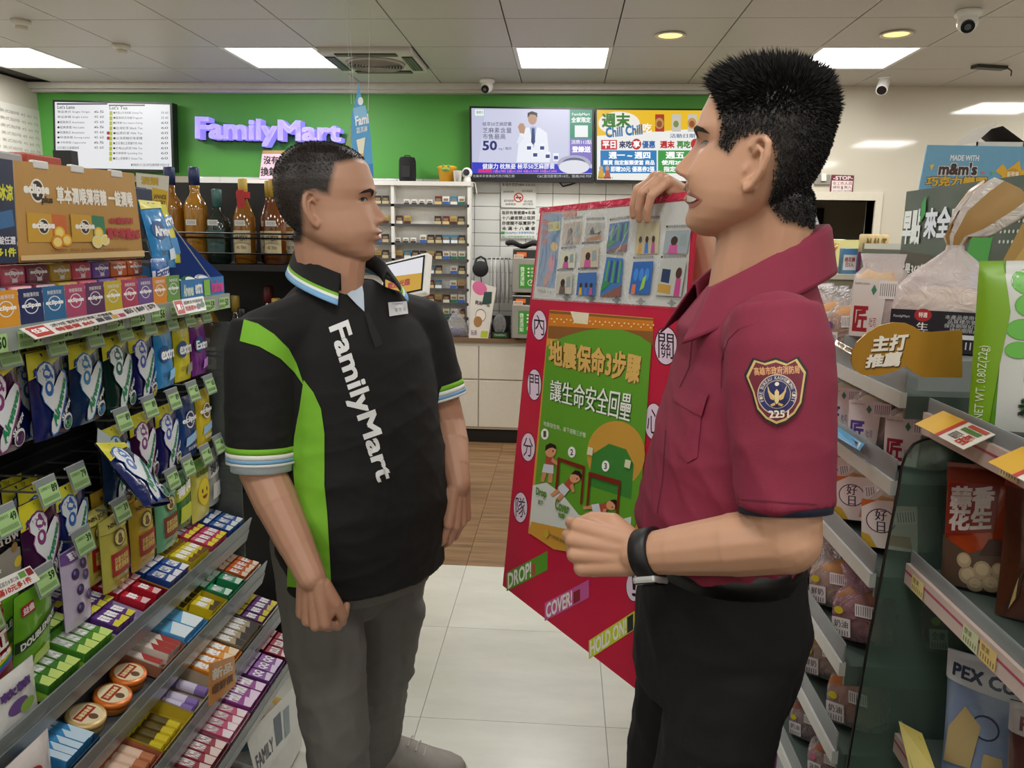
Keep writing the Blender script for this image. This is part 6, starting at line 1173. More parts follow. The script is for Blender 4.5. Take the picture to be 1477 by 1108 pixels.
# orange tag in the trays and cards at the base
strip_sign('shelf_talker', [PX(302, 958, -.735), PX(338, 946, -.735), PX(340, 988, -.735), PX(302, 1020, -.735)], 'orange shelf talker card standing in the candy trays', '#d88a2a', lambda p: (p.text('新品', (.1, .55, .9, .85), '#f6ead8', .04), p.text('嚐鮮價', (.1, .2, .9, .45), '#6a3a10', .03)))
strip_sign('base_poster', [PX(355, 1062, -.7505), PX(430, 985, -.7505), PX(430, 1050, -.7505), PX(372, 1130, -.7505)], 'white printed strip along the base of the shelf unit', '#dcdcd8', lambda p: (p.text('FAMILY', (.05, .2, .4, .5), '#3a3a44', .03), p.poly(rect(.45, .2, .6, .8), '#4a5a6a'), p.poly(rect(.65, .15, .78, .75), '#8a9aa0')))
for k, (y0, y1, c, l, t) in enumerate(((1.42, 1.56, '#4a7a4a', 'green boxed snack on the lowest shelf', '點心'), (1.57, 1.72, '#c84a5a', 'red boxed snack on the lowest shelf', '糖'), (1.73, 1.88, '#e0e4e4', 'white boxed snack with a pale blue print on the lowest shelf', '巧克力'), (1.89, 2.03, '#d8a81e', 'yellow boxed snack on the lowest shelf', '餅乾'))):
    e = empty('snack_box', (-.84, (y0 + y1) / 2, .14), l, 'box', 'boxed snacks on the lowest shelf'); e.rotation_euler = (0, .3, 0); e.location.z = .1585; w = (y1 - y0) / 2 - .006; MB().rbox((-.09, -w, 0), (.07, w, .05), M(c, .35, coat=.3), .003).build('box', e)
    p = Print(plane_S((.065, -w, .0505), (0, 1, 0), (-1, 0, 0), 2 * w, .15)); p.poly(ell(.5, .45, .28, .26, 20), '#8ab8d0' if k == 2 else '#e8d8b8'); p.text(t, (.15, .72, .85, .92), '#ffffff' if k != 2 else '#3a5a7a', .04); p.build('lid_print', e)
gb('bottom_shelf', (GX, GY0, .12), (-.77, GY1, .138), MET)
# ================================================================== right gondola: bread
RY0, RY1 = 1.40, 2.36; RX = 1.03
e = empty('shelf_unit', (.82, 1.88, 0), 'grey bread shelf unit with clear lips and a glass divider', 'shelf unit'); c1 = V(e.location); G2 = e
def g2(name, a, b_, mt, par=None): o = MB().box(V(a), V(b_), mt).build(name, None); o.parent = par or e; o.location = -V(e.location) if par is None else (0, 0, 0); return o
GRN = M('#55625b', .4, .1); RAIL = M('#cccec8', .35, .2)
g2('back_panel', (RX, RY0, .05), (RX + .02, RY1, 1.32), M('#6e7a73', .5)); g2('base', (.54, RY0, 0), (RX, RY1, .2), M('#6a6a66', .5)); g2('side_panel', (.66, RY1, .05), (RX + .02, RY1 + .02, 1.3), GRN)
SHV = [(.622, 1.285), (.622, 1.12), (.602, .937), (.563, .752), (.566, .562), (.532, .42)]
for k, (x, z) in enumerate(SHV):
    s = g2('shelf', (x, RY0 + .012, z - .03), (RX, RY1, z - .018), GRN)
    MB().box((x - .012, RY0 + .012, z - .04), (x, RY1, z - .012), RAIL).build('shelf_rail', s); MB().box((x - .006, RY0 + .012, z - .012), (x - .003, RY1, z + .028), ACRYL).build('clear_lip', s)
    g2('bracket', (x, RY0 + .012, z - .06), (RX, RY0 + .02, z - .03), GRN)
# glass divider with its black edge
out = [(1345, 632), (1332, 634), (1318, 641), (1307, 655), (1300, 675), (1297, 700), (1288, 745), (1279, 790), (1268, 850), (1254, 920), (1240, 1000), (1222, 1108)]
P3 = [PY(a, b_, 1.388) for a, b_ in out]; pts = [(p.x, p.z) for p in P3]; low = P3[-1]; pts += [(low.x - .02, .1), (RX, .1), (RX, P3[0].z)]
T = Matrix(((1, 0, 0, 0), (0, 0, -1, 1.388), (0, 1, 0, 0), (0, 0, 0, 1)))
o = MB().prism(pts, -.002, .002, GLASS, T).build('glass_divider', None); o.parent = e; o.location = -c1
MB().tube(P3 + [V((low.x - .02, 1.388, .1))], .0028, M('#141414', .3), 6).build('black_edge', o)
# header picture board on top of the unit
def hdr(p):
    S0 = p.S; p.S = lambda u, v, h=0: S0(u * .74, v, h)
    p.poly([(0, 0), (1, 0), (1, .45), (0, .55)], '#4a4438'); p.poly([(.52, .5), (.66, .42), (.7, .95), (.58, .85)], '#3f9a3a'); p.poly([(.56, .3), (.66, .28), (.66, .42), (.56, .5)], '#3a6ab8')
    for i in range(9):
        for j in range(5): p.poly(ell(.72 + .024 * i, .62 + .06 * j, .006, .012, 6), '#c8d0c8')
    p.text('早點', (.01, .6, .17, .86), '#e6ece8', .05); p.text('來全家', (.2, .64, .5, .86), '#dfe6ee', .04); p.poly([(.16, .75), (.2, .82), (.19, .95), (.16, .9)], '#3f9a4a'); p.text('就是365都會有好麵包', (.02, .36, .52, .46), '#d8d8d0', .03)
    for k in range(4): p.poly(ell(.08 + .05 * k, .12, .02, .05, 12), '#c8a070')
    p.poly([(.38, .0), (.42, .2), (.5, .32), (.58, .34), (.66, .28), (.7, .0)], '#b48a50'); p.poly([(.4, .0), (.45, .2), (.54, .3), (.62, .26), (.67, 0)], '#c49a60'); p.poly([(.72, .06), (.76, .5), (.84, .72), (.94, .78), (1, .74), (1, .02)], '#a8843a'); p.poly([(.76, .1), (.8, .46), (.88, .62), (1, .6), (1, .06)], '#c09c50')
strip_sign('header_board', [(1.0, 2.42, 1.69), (1.0, 1.42, 1.69), (1.0, 1.42, 1.31), (1.0, 2.42, 1.31)], 'dark green bread advertising board along the top of the bread shelf', '#4a5648', hdr, .01)
strip_sign('header_card', [PY(1338, 209, 2.6), PY(1500, 212, 2.6), PY(1500, 345, 2.6), PY(1312, 345, 2.6)], 'sky blue chocolate advertising card behind the bread board', '#6aa8cc', lambda p: (setattr(p, 'S', (lambda S0: lambda u, v, h=0: S0(u, .335 + .665 * v, h))(p.S)), p.text('MADE WITH', (.22, .76, .47, .85), '#f0f4f4', .03), p.text("m&m's", (.13, .52, .47, .74), '#f4f0ea', .09), p.text("m&m's", (.135, .53, .465, .73), '#3a201a', .05), p.text('巧克力樂園', (.04, .34, .56, .52), '#5a3a18', .09), p.text('巧克力樂園', (.045, .35, .555, .51), '#e0b42a', .04), p.poly([(.62, .6), (.68, .72), (.72, .62), (.82, .78), (.84, .62), (.95, .66), (.88, .54), (.95, .44), (.84, .46), (.78, .36), (.74, .46), (.64, .42), (.68, .52)], '#e8b42a'), p.poly(ell(.77, .55, .06, .1, 16), '#d89a20'), p.text('新登場', (.72, .5, .82, .6), '#f8ecc8', .03), p.poly([(.05, .68), (.09, .7), (.07, .6)], '#e8c840'), p.poly([(.5, .6), (.53, .58), (.5, .54)], '#e86a5a'), p.poly([(.58, .6), (.61, .58), (.59, .53)], '#6ab84a')), .006)
e2 = empty('shelf_unit', (1.5, 2.75, 0), 'plain grey shelf unit standing behind the bread shelf', 'shelf unit')
MB().box((-.38, -.12, 0), (.5, .3, .1), GRN).build('base', e2); MB().box((-.38, .28, .1), (.5, .3, 1.54), GRN).build('back_panel', e2)
for z in (.45, .8, 1.15, 1.52): MB().box((-.38, -.12, z), (.5, .28, z + .02), RAIL).build('shelf', e2)
for x in (-.38, .48): MB().box((x, -.12, .1), (x + .02, .28, 1.52), GRN).build('side_panel', e2)
e3 = empty('open_carton', (PY(1428, 200, 2.8).x, 2.82, 1.541), 'white open-flapped carton on top of the shelf behind the blue card', 'box'); b = MB(); WB = M('#d4cec6', .5); w, h = .075, .33
b.box((-w, -.09, 0), (w, -.086, h), WB).box((-w, .086, 0), (w, .09, h), WB).box((-w, -.09, 0), (-w + .004, .09, h), WB).box((w - .004, -.09, 0), (w, .09, h), WB).build('box', e3)
MB().add([(-w, -.09, h), (-w, .09, h), (-w + .06, .09, h + .06), (-w + .06, -.09, h + .06)], [(0, 1, 2, 3)], M('#8a867e', .6)).build('flap', e3); MB().add([(w, -.09, h), (w, .09, h), (.0, .09, h + .05), (.0, -.09, h + .05)], [(0, 1, 2, 3)], M('#3a302c', .6)).build('flap', e3)
p = Print(plane_S((-w, -.0905, h - .12), (1, 0, 0), (0, 0, 1), 2 * w, .1)); p.poly(rect(.0, .0, .3, .8), '#a83a34'); p.text('巧克力', (.4, .4, .9, .8), '#a83a34', .03); p.build('box_print', e3)
# bread packs: bread inside a film bag, with a printed band
def bread_block(b, w, d, h, mt, seed=0, lump=.12):
    rs = random.Random(seed); a1, a2 = rs.random() * 6, rs.random() * 6
    def rr(t, u):
        return 0
    n = 20; m_ = 12; rings = []
    for j in range(m_ + 1):
        v = j / m_; q = abs(2 * v - 1) ** 5; k = max(.02, 1 - q) ** .5; z = (v) * h
        if j in (0, m_): k = .55
        rings.append([V((math.copysign(abs(math.cos(t)) ** .45, math.cos(t)) * w / 2 * k * (1 + lump * .25 * math.sin(3 * t + a1 + 3 * v)), math.copysign(abs(math.sin(t)) ** .45, math.sin(t)) * d / 2 * k * (1 + lump * .2 * math.sin(2 * t + a2)), z * (1 + lump * .3 * (v > .5) * math.sin(2 * t + a2)))) for t in [2 * math.pi * i / n for i in range(n)]])
    b.loft(rings, mt)
def bread_pack(label, w, d, h, bread, draw, film_=BAG, seed=0, fin=.03, lump=.12, group=None, sx=1.08):
    e = empty('bread_pack', (0, 0, 0), label, 'bread', group); _BD[e.name] = d
    b = MB(); bread_block(b, w, d, h, M(bread, .7, var=.2, scale=30, bump=.5, bscale=90), seed, lump); b.build('bread', e, True)
    rs = random.Random(seed + 5); b = MB(); ph = rs.random() * 6; n = 28; rings = []
    for v, k in ((-.004, .7), (.02, 1.03), (.25, sx), (.5, sx + .02), (.75, sx), (.95, .95), (1.06, .6), (1.06 + fin / h, .75)):
        fl = min(1, max(0, (v - .8) / .25)); rings.append([V((math.copysign(abs(math.cos(t)) ** .5, math.cos(t)) * w / 2 * (k + fl * .2) * (1 + .04 * math.sin(5 * t + ph + 6 * v)), math.copysign(abs(math.sin(t)) ** .5, math.sin(t)) * d / 2 * k * (1 - fl * .8) * (1 + .05 * math.sin(7 * t + ph * 2 + 9 * v)), v * h)) for t in [2 * math.pi * i / n for i in range(n)]])
    b.loft(rings, film_, True).build('wrapper', e, True)
    p = Print(lambda u, v, q=0: V(((u - .5) * w * .96, -d / 2 * sx * (1.05) - q, v * h))); p.h = .001; draw(p)
    if p.mb.v: p.build('label_print', e)
    return e
def jiang(c, extra_=None):
    def draw(p):
        p.poly([(.04, .05), (.7, .05), (.78, .9), (.04, .9)], '#e4ddd6'); p.text('匠', (.1, .12, .42, .5), c, .04); p.text('吐司', (.46, .2, .6, .34), c); p.poly([(.6, .62), (.98, .62), (.98, .88), (.6, .88)], '#ece8e4'); p.text('||||||||', (.63, .66, .95, .84), '#33302e', .01); p.poly([(.5, .66), (.56, .74), (.5, .82), (.44, .74)], '#3f8a6a'); p.text('FamilyMart collection', (.08, .8, .4, .85), '#8a8078')
    return draw
def haori(p):
    p.poly([(.02, .02), (.98, .02), (.98, .95), (.02, .95)], '#e6dcd2'); p.poly([(.02, .8), (.3, .95), (.02, .95)], '#c8642a'); p.poly(ell(.36, .55, .26, .24, 20), '#2c2a3a'); p.poly(ell(.36, .55, .24, .22, 20), '#ece4de'); p.text('好\n日', (.26, .34, .47, .77), '#2c2a3a', .02); p.poly([(.6, .5), (.97, .56), (.94, .82), (.58, .76)], '#f0ece8'); p.text('|||||||', [(.64, .74), (.92, .79), (.94, .6), (.66, .55)], '#33302e', .01); p.poly([(.02, .02), (.3, .02), (.16, .26), (.02, .3)], '#d8b03a'); p.poly([(.5, .1), (.9, .08), (.86, .3), (.55, .3)], '#c89a78')
def clearlab(c, t):
    def draw(p): p.poly([(.05, .08), (.45, .08), (.45, .45), (.05, .45)], '#e0dcd8'); p.text(t, (.1, .25, .4, .4), '#3a3a44', .02); p.text('||||||', (.1, .1, .4, .2), '#33302e', .01); p.poly([(.55, .55), (.95, .55), (.95, .8), (.55, .8)], '#ece8e4'); p.text('||||||||', (.58, .58, .92, .77), '#33302e', .01); p.poly(ell(.2, .6, .1, .08, 12), c)
    return draw
_BD = {}
def shelf_put(o, k, px_, Y, rotz=-.95, tilt=0, dz=0, sc=1):
    dd_ = _BD.get(o.name, .09); z = SHV[k][1] - .018 + sc * (.5 * dd_ * 1.0 * math.sin(abs(tilt)) + .001); d = ray(px_, 600); x = SHV[k][0] + .0
    place(o, (px_, Y, z + dz), rotz, tilt); o.scale = (sc, sc, sc); return o
# top shelf
e = empty('bread_pack', (0, 0, 0), 'large white loaf in a knotted clear bag with a black label', 'bread'); LOAF = e
b = MB(); bread_block(b, .2, .125, .13, M('#e0cba8', .7, var=.12, scale=20, bump=.4, bscale=120), 3, .05); b.build('bread', e, True)
b = MB(); n = 30; rings = []
for v, k, kd in ((-.002, .8, .8), (.01, 1.06, 1.08), (.09, 1.08, 1.1), (.135, 1.0, 1.02), (.165, .72, .75), (.195, .36, .4), (.212, .17, .26), (.222, .16, .24), (.24, .26, .32), (.27, .45, .4), (.31, .62, .35), (.335, .6, .3)):
    fl = min(1, max(0, (v - .14) / .06)); rings.append([V((math.copysign(abs(math.cos(t)) ** .6, math.cos(t)) * .1 * k * (1 + .09 * fl * math.sin(9 * t + 20 * v)), math.copysign(abs(math.sin(t)) ** .6, math.sin(t)) * .0625 * kd * (1 + .12 * fl * math.sin(11 * t + 9 * v)), v * (1 if v < .24 else 1 - .25 * (v - .24)) + .03 * fl * math.sin(3 * t + 1) * (v > .24))) + V((1.1, -.15, 0)) * max(0, v - .235) ** 1.1 for t in [2 * math.pi * i / n for i in range(n)]])
b.loft(rings[:8], BAGM, False).build('bag', e, True)
b = MB(); b.v = [p for r in rings[7:] for p in r]
for j in range(len(rings) - 8):
    for i in range(n): b.f.append([j * n + i, j * n + (i + 1) % n, (j + 1) * n + (i + 1) % n, (j + 1) * n + i]); b.m.append(b.mi(M('#a8844e', .3, coat=.5) if (i // 2) % 2 else film('tail', '#e8e0d8', .3)))
b.build('striped_tail', e, True)
p = Print(lambda u, v, q=0: V(((u - .5) * .205, -.0705 - q, .002 + v * .085))); p.h = .001; p.poly(rect(0, 0, 1, 1), '#1b1a24'); p.poly(ell(.3, .88, .08, .16, 16), '#a8242c'); p.text('特選', (.26, .82, .34, .95), '#f0e0d8', .03); p.text('生\n吐\n司', (.25, .1, .36, .7), '#e8e4e0', .02); p.text('FamilyMart', (.03, .78, .18, .86), '#d8d8dc'); p.text('本產品使用優質麵粉\n品質標示營養標示\n保存期限如包裝所示\n請於期限內食用', (.5, .5, .96, .92), '#c8c8cc'); p.poly(rect(.5, .34, .9, .45), '#d8d8dc'); p.text('|||||||||||', (.55, .1, .95, .28), '#c8c8cc'); p.build('black_label', e)
place(e, (.775, 1.62, SHV[0][1] + .042), -.5); e.scale = (.94, .94, .94)
r_ = MB().box((.665, 1.47, SHV[0][1] - .018), (.93, 1.87, SHV[0][1] + .04), M('#8a8f8c', .4)).build('riser', None); r_.parent = G2; r_.location = -c1
shelf_put(bread_pack('pale pink wrapped toast loaf with a red character beside the knotted loaf', .1, .1, .15, '#d8b894', jiang('#a8242c'), BAGM, 4), 0, .71, 1.80, -.6, 0, .058)
for k, (Y, x, l) in enumerate(((1.94, .70, 'long buns in a clear bag leaning on the top bread shelf'), (2.055, .70, 'soft rolls in a wrinkled clear bag on the top bread shelf'), (2.17, .70, 'golden bread in a clear bag on the top bread shelf'), (2.28, .70, 'brown bun in a white printed bag at the far end of the top bread shelf'))):
    shelf_put(bread_pack(l, .12, .085, .15, ['#c08a4c', '#c8935a', '#b87a3a', '#9a6a34'][k], clearlab('#6a4a8a', '麵包'), [BAG, BAG, BAGM, BAG][k], 10 + k, .05, .2), 0, x, Y, -.9, -.12, .0, .75)
# second shelf
for k, (x, Y, c, l) in enumerate(((.705, 1.52, '#a8243c', 'milky wrapped toast with a red character, next to the glass divider'), (.69, 1.675, '#5a4a9a', 'milky wrapped toast with a violet character'), (.69, 1.825, '#3a3a9a', 'milky wrapped toast with a blue character'), (.69, 1.975, '#a8843a', 'milky wrapped toast with a gold character'))):
    shelf_put(bread_pack(l, .115, .1, .125, '#e4d6b8', jiang(c), BAGM, 20 + k, .03, .05), 1, x, Y, -.85, -.1, 0, .88)
shelf_put(bread_pack('plain clear bag of white rolls behind the red character toast', .11, .09, .11, '#dcd0b4', clearlab('#8a8a4a', '餐包'), BAG, 25), 1, .85, 1.47, -.4)
for k, (x, Y, l) in enumerate(((.67, 1.53, 'orange and cream bread pack with a round badge, near the glass divider'), (.67, 1.69, 'orange and cream bread pack with a round badge, behind a similar pack'), (.67, 1.85, 'orange and cream bread pack with a round badge at the middle of the shelf'))):
    shelf_put(bread_pack(l, .125, .09, .105, '#c08a54', haori, film('haori', '#e8dccc', .35), 30 + k, .035, .1, 'round badge bread packs'), 2, x + .025, Y, -.85, -.25, 0, .97)
for k, (s, x, Y, br, l) in enumerate(((3, .63, 1.5, '#8a5a34', 'clear pink-edged bag of brown bread by the glass divider'), (3, .63, 1.65, '#a8743c', 'clear bag of cream filled bread with a yellow seal'), (3, .63, 1.8, '#c08a4a', 'clear bag holding round buns on the fourth shelf'), (3, .63, 1.95, '#b8803c', 'clear bag with a golden bun on the fourth shelf'), (4, .635, 1.5, '#b06a30', 'clear bag with a sausage bun near the bottom of the glass divider'), (4, .64, 1.68, '#a8884c', 'olive tinted bag of bread on the fifth shelf'), (4, .64, 1.86, '#8a6a3c', 'dark bread in a clear bag on the fifth shelf'), (5, .60, 1.52, '#9a5a3a', 'pinkish snack bread bag on the sixth shelf'), (5, .60, 1.66, '#7a4a34', 'chocolate bread bag with dark print on the sixth shelf'), (5, .60, 1.82, '#3a7aa8', 'bright blue bread bag on the sixth shelf'))):
    shelf_put(bread_pack(l, .12, .085, .11, br, clearlab(['#d8c82a', '#d8c82a', '#a8d02a', '#d06a8a'][k % 4], ['奶油', '鮮奶', '紅豆', '菠蘿'][k % 4]), BAG if k != 0 else film('pinkbag', '#e0b8c4', .78, .07, .8, 30), 50 + k, .05, .25), s, x, Y, -.9, -.25, 0, .68 if s == 5 else .88)
shelf_put(bread_pack('clear bag of dark bread leaning against the far side of the glass', .1, .07, .12, '#6a4a34', clearlab('#b8c83a', '全麥'), film('pinkbag', '#e0b8c4', .78, .07, .8, 30), 71, .05, .25), 3, .78, 1.47, -.3, -.3, 0, .85)
for k, (Y, x) in enumerate(((1.55, .6), (1.68, .6), (1.81, .6))):
    e = empty('cake_box', (x, Y, .2), 'small pink and violet cake box on the lowest bread shelf', 'box', 'cake boxes under the bread'); MB().rbox((-.05, -.055, 0), (.06, .055, .15), M('#a86a9a', .4), .003).build('box', e); MB().box((-.052, -.04, .05), (-.0505, .04, .12), M('#7a8a8a', .2)).build('window', e); MB().box((-.0515, -.05, .125), (-.0505, .05, .145), M('#d8b8d0', .4)).build('band', e)
# gold tongue-shaped sign and blue label strip
gq = [(1228, 524), (1229, 508), (1236, 494), (1250, 481), (1268, 470), (1288, 465), (1306, 466), (1318, 471), (1328, 478), (1345, 479), (1388, 476), (1388, 545), (1330, 544), (1316, 536), (1306, 528), (1290, 536), (1268, 542), (1245, 541), (1233, 534)]
e = empty('recommend_sign', PY(1388, 545, 1.345), 'gold tongue-shaped recommendation sign sticking out of the bread shelf', 'sign'); S = px_S(V((.62, 1.345, 0)), (.25, -1, 0)); c = V(e.location)
A = [S(*q) - c for q in gq]; nn = V((.25, -1, 0)).normalized(); b = MB(); n = len(A); b.add(A + [q - nn * .002 for q in A], [list(range(n)), list(range(n, 2 * n))[::-1]] + [(i, (i + 1) % n, n + (i + 1) % n, n + i) for i in range(n)], M('#b8862e', .35, .25)).build('plate', e)
p = Print(S); p.h = .001; 
for t, q in (('主打', [(1259, 485), (1311, 480), (1306, 505), (1255, 508)]), ('推薦', [(1250, 512), (1301, 506), (1297, 528), (1246, 531)])): p.text(t, [(x + 1.5, y + 1.5) for x, y in q], '#4a3210', .05); p.text(t, q, '#ece4d4', .05)
o = p.build('lettering', None); o.parent = e; o.location = -c
strip_sign('price_strip', [PX(1187, 602, .612), PX(1247, 640, .612), PX(1240, 650, .585), PX(1184, 617, .585)], 'bright blue and white price strip on the bread shelf rail', '#5ab0e0', lambda p: (p.poly(rect(.2, .05, .95, .8), '#ece8e0'), p.text('麵包任選2件優惠', (.25, .15, .9, .7), '#33302e', .03)))
strip_sign('price_strip', [PX(1206, 490, .617), PX(1235, 506, .617), PX(1230, 512, .6), PX(1204, 497, .6)], 'yellow price strip on the top bread shelf rail', '#e0cc8a', lambda p: p.text('特惠', (.1, .1, .9, .9), '#5a3a18', .03))
# ================================================================== near right gondola: snacks
NY0, NY1 = .35, 1.372
e = empty('shelf_unit', (.84, .9, 0), 'beige-railed snack shelf unit next to the glass divider', 'shelf unit'); c2 = V(e.location); G3 = e
g2('back_panel', (RX, NY0, .05), (RX + .02, NY1, 1.5), M('#5a665f', .5)); g2('base', (.66, NY0, 0), (RX, NY1, .12), M('#6a6a66', .5)); 
NSH = [(.645, 1.243), (.645, .962), (.66, .62), (.66, .3)]; CREAM = M('#c9b4a8', .4)
for k, (x, z) in enumerate(NSH):
    s = g2('shelf', (x, NY0, z - .02), (RX, NY1, z - .006), GRN); MB().box((x - .01, NY0, z - .034), (x, NY1, z + .004), CREAM).build('price_rail', s); MB().box((x - .0105, NY0, z - .012), (x - .0095, NY1, z - .008), M('#a83a5a', .4)).build('rail_line', s); MB().box((x - .003, NY0, z), (x - .001, NY1, z + .03), ACRYL).build('clear_lip', s)
for k, (zi, y, c) in enumerate(((1, 1.34, '#e0d08a'), (1, 1.16, '#c8d0a0'), (1, 1.11, '#e0c070'), (0, 1.12, '#e0c890'), (0, 1.05, '#d8a8a0'))):
    x, z = NSH[zi]; p = Print(plane_S((x - .0112, y, z - .032), (0, -1, 0), (0, 0, 1), .045, .03)); p.poly(rect(0, 0, 1, 1), c); p.text('堅果', (.1, .55, .6, .85), '#5a4a20', .02); p.text('||||||', (.1, .12, .9, .4), '#5a4a20'); o = p.build('rail_price', None); o.parent = e; o.location = -c2
def ypr(p): p.poly(rect(0, .55, 1, 1), '#d8a82a'); p.poly(rect(0, .48, 1, .56), '#b8342c'); p.text('嚴選堅果', (.2, .25, .5, .42), '#44403c', .02); p.text('任選2件99', (.1, .06, .55, .24), '#b8342c', .04); p.poly(rect(.6, .08, .76, .4), '#4a7a3a'); p.poly(rect(.8, .05, .95, .38), '#b8503a')
strip_sign('price_card', [(.597, 1.315, 1.238), (.6405, 1.315, 1.262), (.6405, 1.155, 1.262), (.597, 1.155, 1.238)], 'yellow and white price card on the snack shelf edge under the green bag', '#e6e2d6', ypr)
strip_sign('price_card', [(.597, 1.085, 1.238), (.6405, 1.085, 1.262), (.6405, .95, 1.262), (.597, .95, 1.238)], 'yellow price card above the brown bean snack bag', '#e6e2d6', ypr)
def stand_bag(label, w, h, t, base, draw, seed=0):
    e = pouch('snack_bag', w, h, t, base, draw, label, seed=seed); return e
def greenbag(p):
    p.poly(rect(.16, 0, 1, 1), '#cfd0ca')
    for x, y, r in ((.34, .88, .15), (.56, .87, .18), (.8, .88, .17), (.35, .74, .13), (.5, .72, .14), (.28, .6, .1), (.84, .78, .14), (.26, .48, .08)): p.poly(ell(x, y, r, r * .62, 20), '#5aa83a'); p.poly(ell(x, y, r * .93, r * .57, 20), '#6ab84a')
    p.poly([(0, 0), (.12, 0), (.16, .4), (.2, .7), (.14, 1), (0, 1)], '#7aa81e'); p.text('鄉\n味\n町', (.38, .72, .56, .95), '#22301c', .04)
    p.poly([(.42, .44), (.66, .44), (.68, .5), (.42, .5)], '#b8342c'); p.text('五穀雜糧', (.45, .455, .64, .49), '#f0e8e0', .02); p.text('高纖健康\n低鈉低糖\n非油炸\n原味香脆', (.42, .28, .56, .42), '#3a3a34'); p.poly([(.3, .1), (.5, .06), (.68, .12), (.66, .24), (.48, .26), (.3, .2)], '#2f7a3a'); p.text('元本山', (.28, .1, .72, .2), '#1a1a18', .06)
    for k in range(6): p.poly([(.3 + .12 * k, .3), (.305 + .12 * k, .3), (.305 + .12 * k, .66), (.3 + .12 * k, .66)], '#a8aaa4')
    p.text('NET WT. 0.80Z(22g)', [(.03, .06), (.03, .5), (.1, .5), (.1, .06)], '#dfe8c8')
o = stand_bag('tall green and white seaweed snack bag standing on the snack shelf', .23, .27, .05, '#5f9a1e', greenbag, 41); place(o, (.772, 1.265, 1.243 + .272), -.42, -.1)
def rednut(p):
    p.poly([(0, .86), (1, .9), (1, 1), (0, 1)], '#8a3a24'); p.poly([(.02, .42), (.55, .5), (.58, .88), (.04, .84)], '#8a2a1c'); p.text('蒜香\n花生', [(.06, .82), (.54, .86), (.52, .52), (.05, .45)], '#ded6d0', .05); p.poly([(0, .0), (1, 0), (1, .35), (.6, .42), (.3, .3), (0, .4)], '#5a4638')
    for x, y, r in ((.3, .12, .1), (.45, .18, .1), (.55, .08, .1), (.38, .05, .09), (.62, .2, .08), (.25, .24, .08)): p.poly(ell(x, y, r, r * .8, 14), '#b09a7a'); p.poly(ell(x, y + .01, r * .7, r * .5, 12), '#c4b08c')
    p.poly([(.4, .3), (.9, .34), (.95, .46), (.5, .44)], '#4a2a20')
o = stand_bag('orange red garlic peanut bag standing on the snack shelf', .135, .21, .06, '#b0441e', rednut, 42); place(o, (.728, 1.305, .962 + .21), -.5, -.12)
def brown(p):
    p.poly([(0, .82), (1, .76), (1, 1), (0, 1)], '#8a2424'); p.text('御品', (.2, .84, .5, .94), '#c8b84a', .03); p.poly([(.16, .6), (.3, .58), (.24, .7)], '#c84a6a'); p.text('甜\n豆', (.5, .42, .75, .66), '#a8a83a', .05)
    for k in range(3): p.poly([(.05 + .14 * k, .02), (.1 + .14 * k, .2), (.16 + .14 * k, .34), (.14 + .14 * k, .16)], '#3a2c20'); p.poly([(.08 + .14 * k, .06), (.11 + .14 * k, .2), (.13 + .14 * k, .28), (.12 + .14 * k, .14)], '#c8a868')
    p.poly(ell(.72, .22, .14, .12, 20), '#b89a4a'); p.text('傳統\n好味', (.64, .15, .8, .3), '#5a3a18', .02)
    for k in range(5): p.poly([(.35 + .05 * k, .34 + .03 * (k % 2)), (.42 + .05 * k, .4), (.36 + .05 * k, .42)], '#6a8a3a')
o = stand_bag('brown bean snack bag with a dark red top', .2, .255, .06, '#56301e', brown, 43); place(o, (.79, 1.18, .962 + .255), -.45, -.1)
def squid(p): p.poly([(0, .78), (1, .74), (1, 1), (0, 1)], '#d0d4d8'); p.text('PEX CUI', [(.1, .92), (.9, .9), (.9, .8), (.1, .82)], '#33405a', .04); p.poly(ell(.55, .5, .16, .1, 18), '#33405a'); p.poly(ell(.55, .5, .14, .085, 18), '#8a9ab8'); p.poly([(.05, .1), (.4, .14), (.5, .5), (.3, .62), (.1, .4)], '#c8b07a'); p.poly([(.5, .06), (.8, .1), (.75, .3), (.55, .3)], '#c8b07a')
o = stand_bag('pale blue dried seafood snack bag on the lower snack shelf', .13, .22, .05, '#8a9cbc', squid, 44); place(o, (.745, 1.27, .62 + .22), -.75, -.12)
o = stand_bag('dark red dried meat snack bag on the lower snack shelf', .15, .23, .05, '#5a3430', lambda p: (p.poly([(0, .8), (1, .8), (1, 1), (0, 1)], '#b8b0b0'), p.text('PREMIUM', (.1, .83, .9, .92), '#6a3434', .03), p.poly(ell(.5, .4, .3, .2, 18), '#8a4a3a')), 45); place(o, (.77, 1.1, .62 + .23), -.6, -.12)
strip_sign('shelf_talker', [PX(1296, 1040, .63), PX(1330, 1058, .655), PX(1352, 1118, .64), PX(1314, 1118, .61)], 'yellow printed shelf talker leaning out of the lower snack shelf', '#c8b860', lambda p: (p.poly([(.1, .1), (.9, .1), (.9, .5), (.1, .6)], '#6a7a2c'), p.text('特選海味', (.15, .6, .85, .85), '#4a4a18', .03)))
o = stand_bag('silver grey snack bag behind the pale blue one', .12, .2, .05, '#a8a8a8', plain('#6a6a70', '海鮮'), 46); place(o, (.9, 1.25, .62 + .2), -.6, -.1)
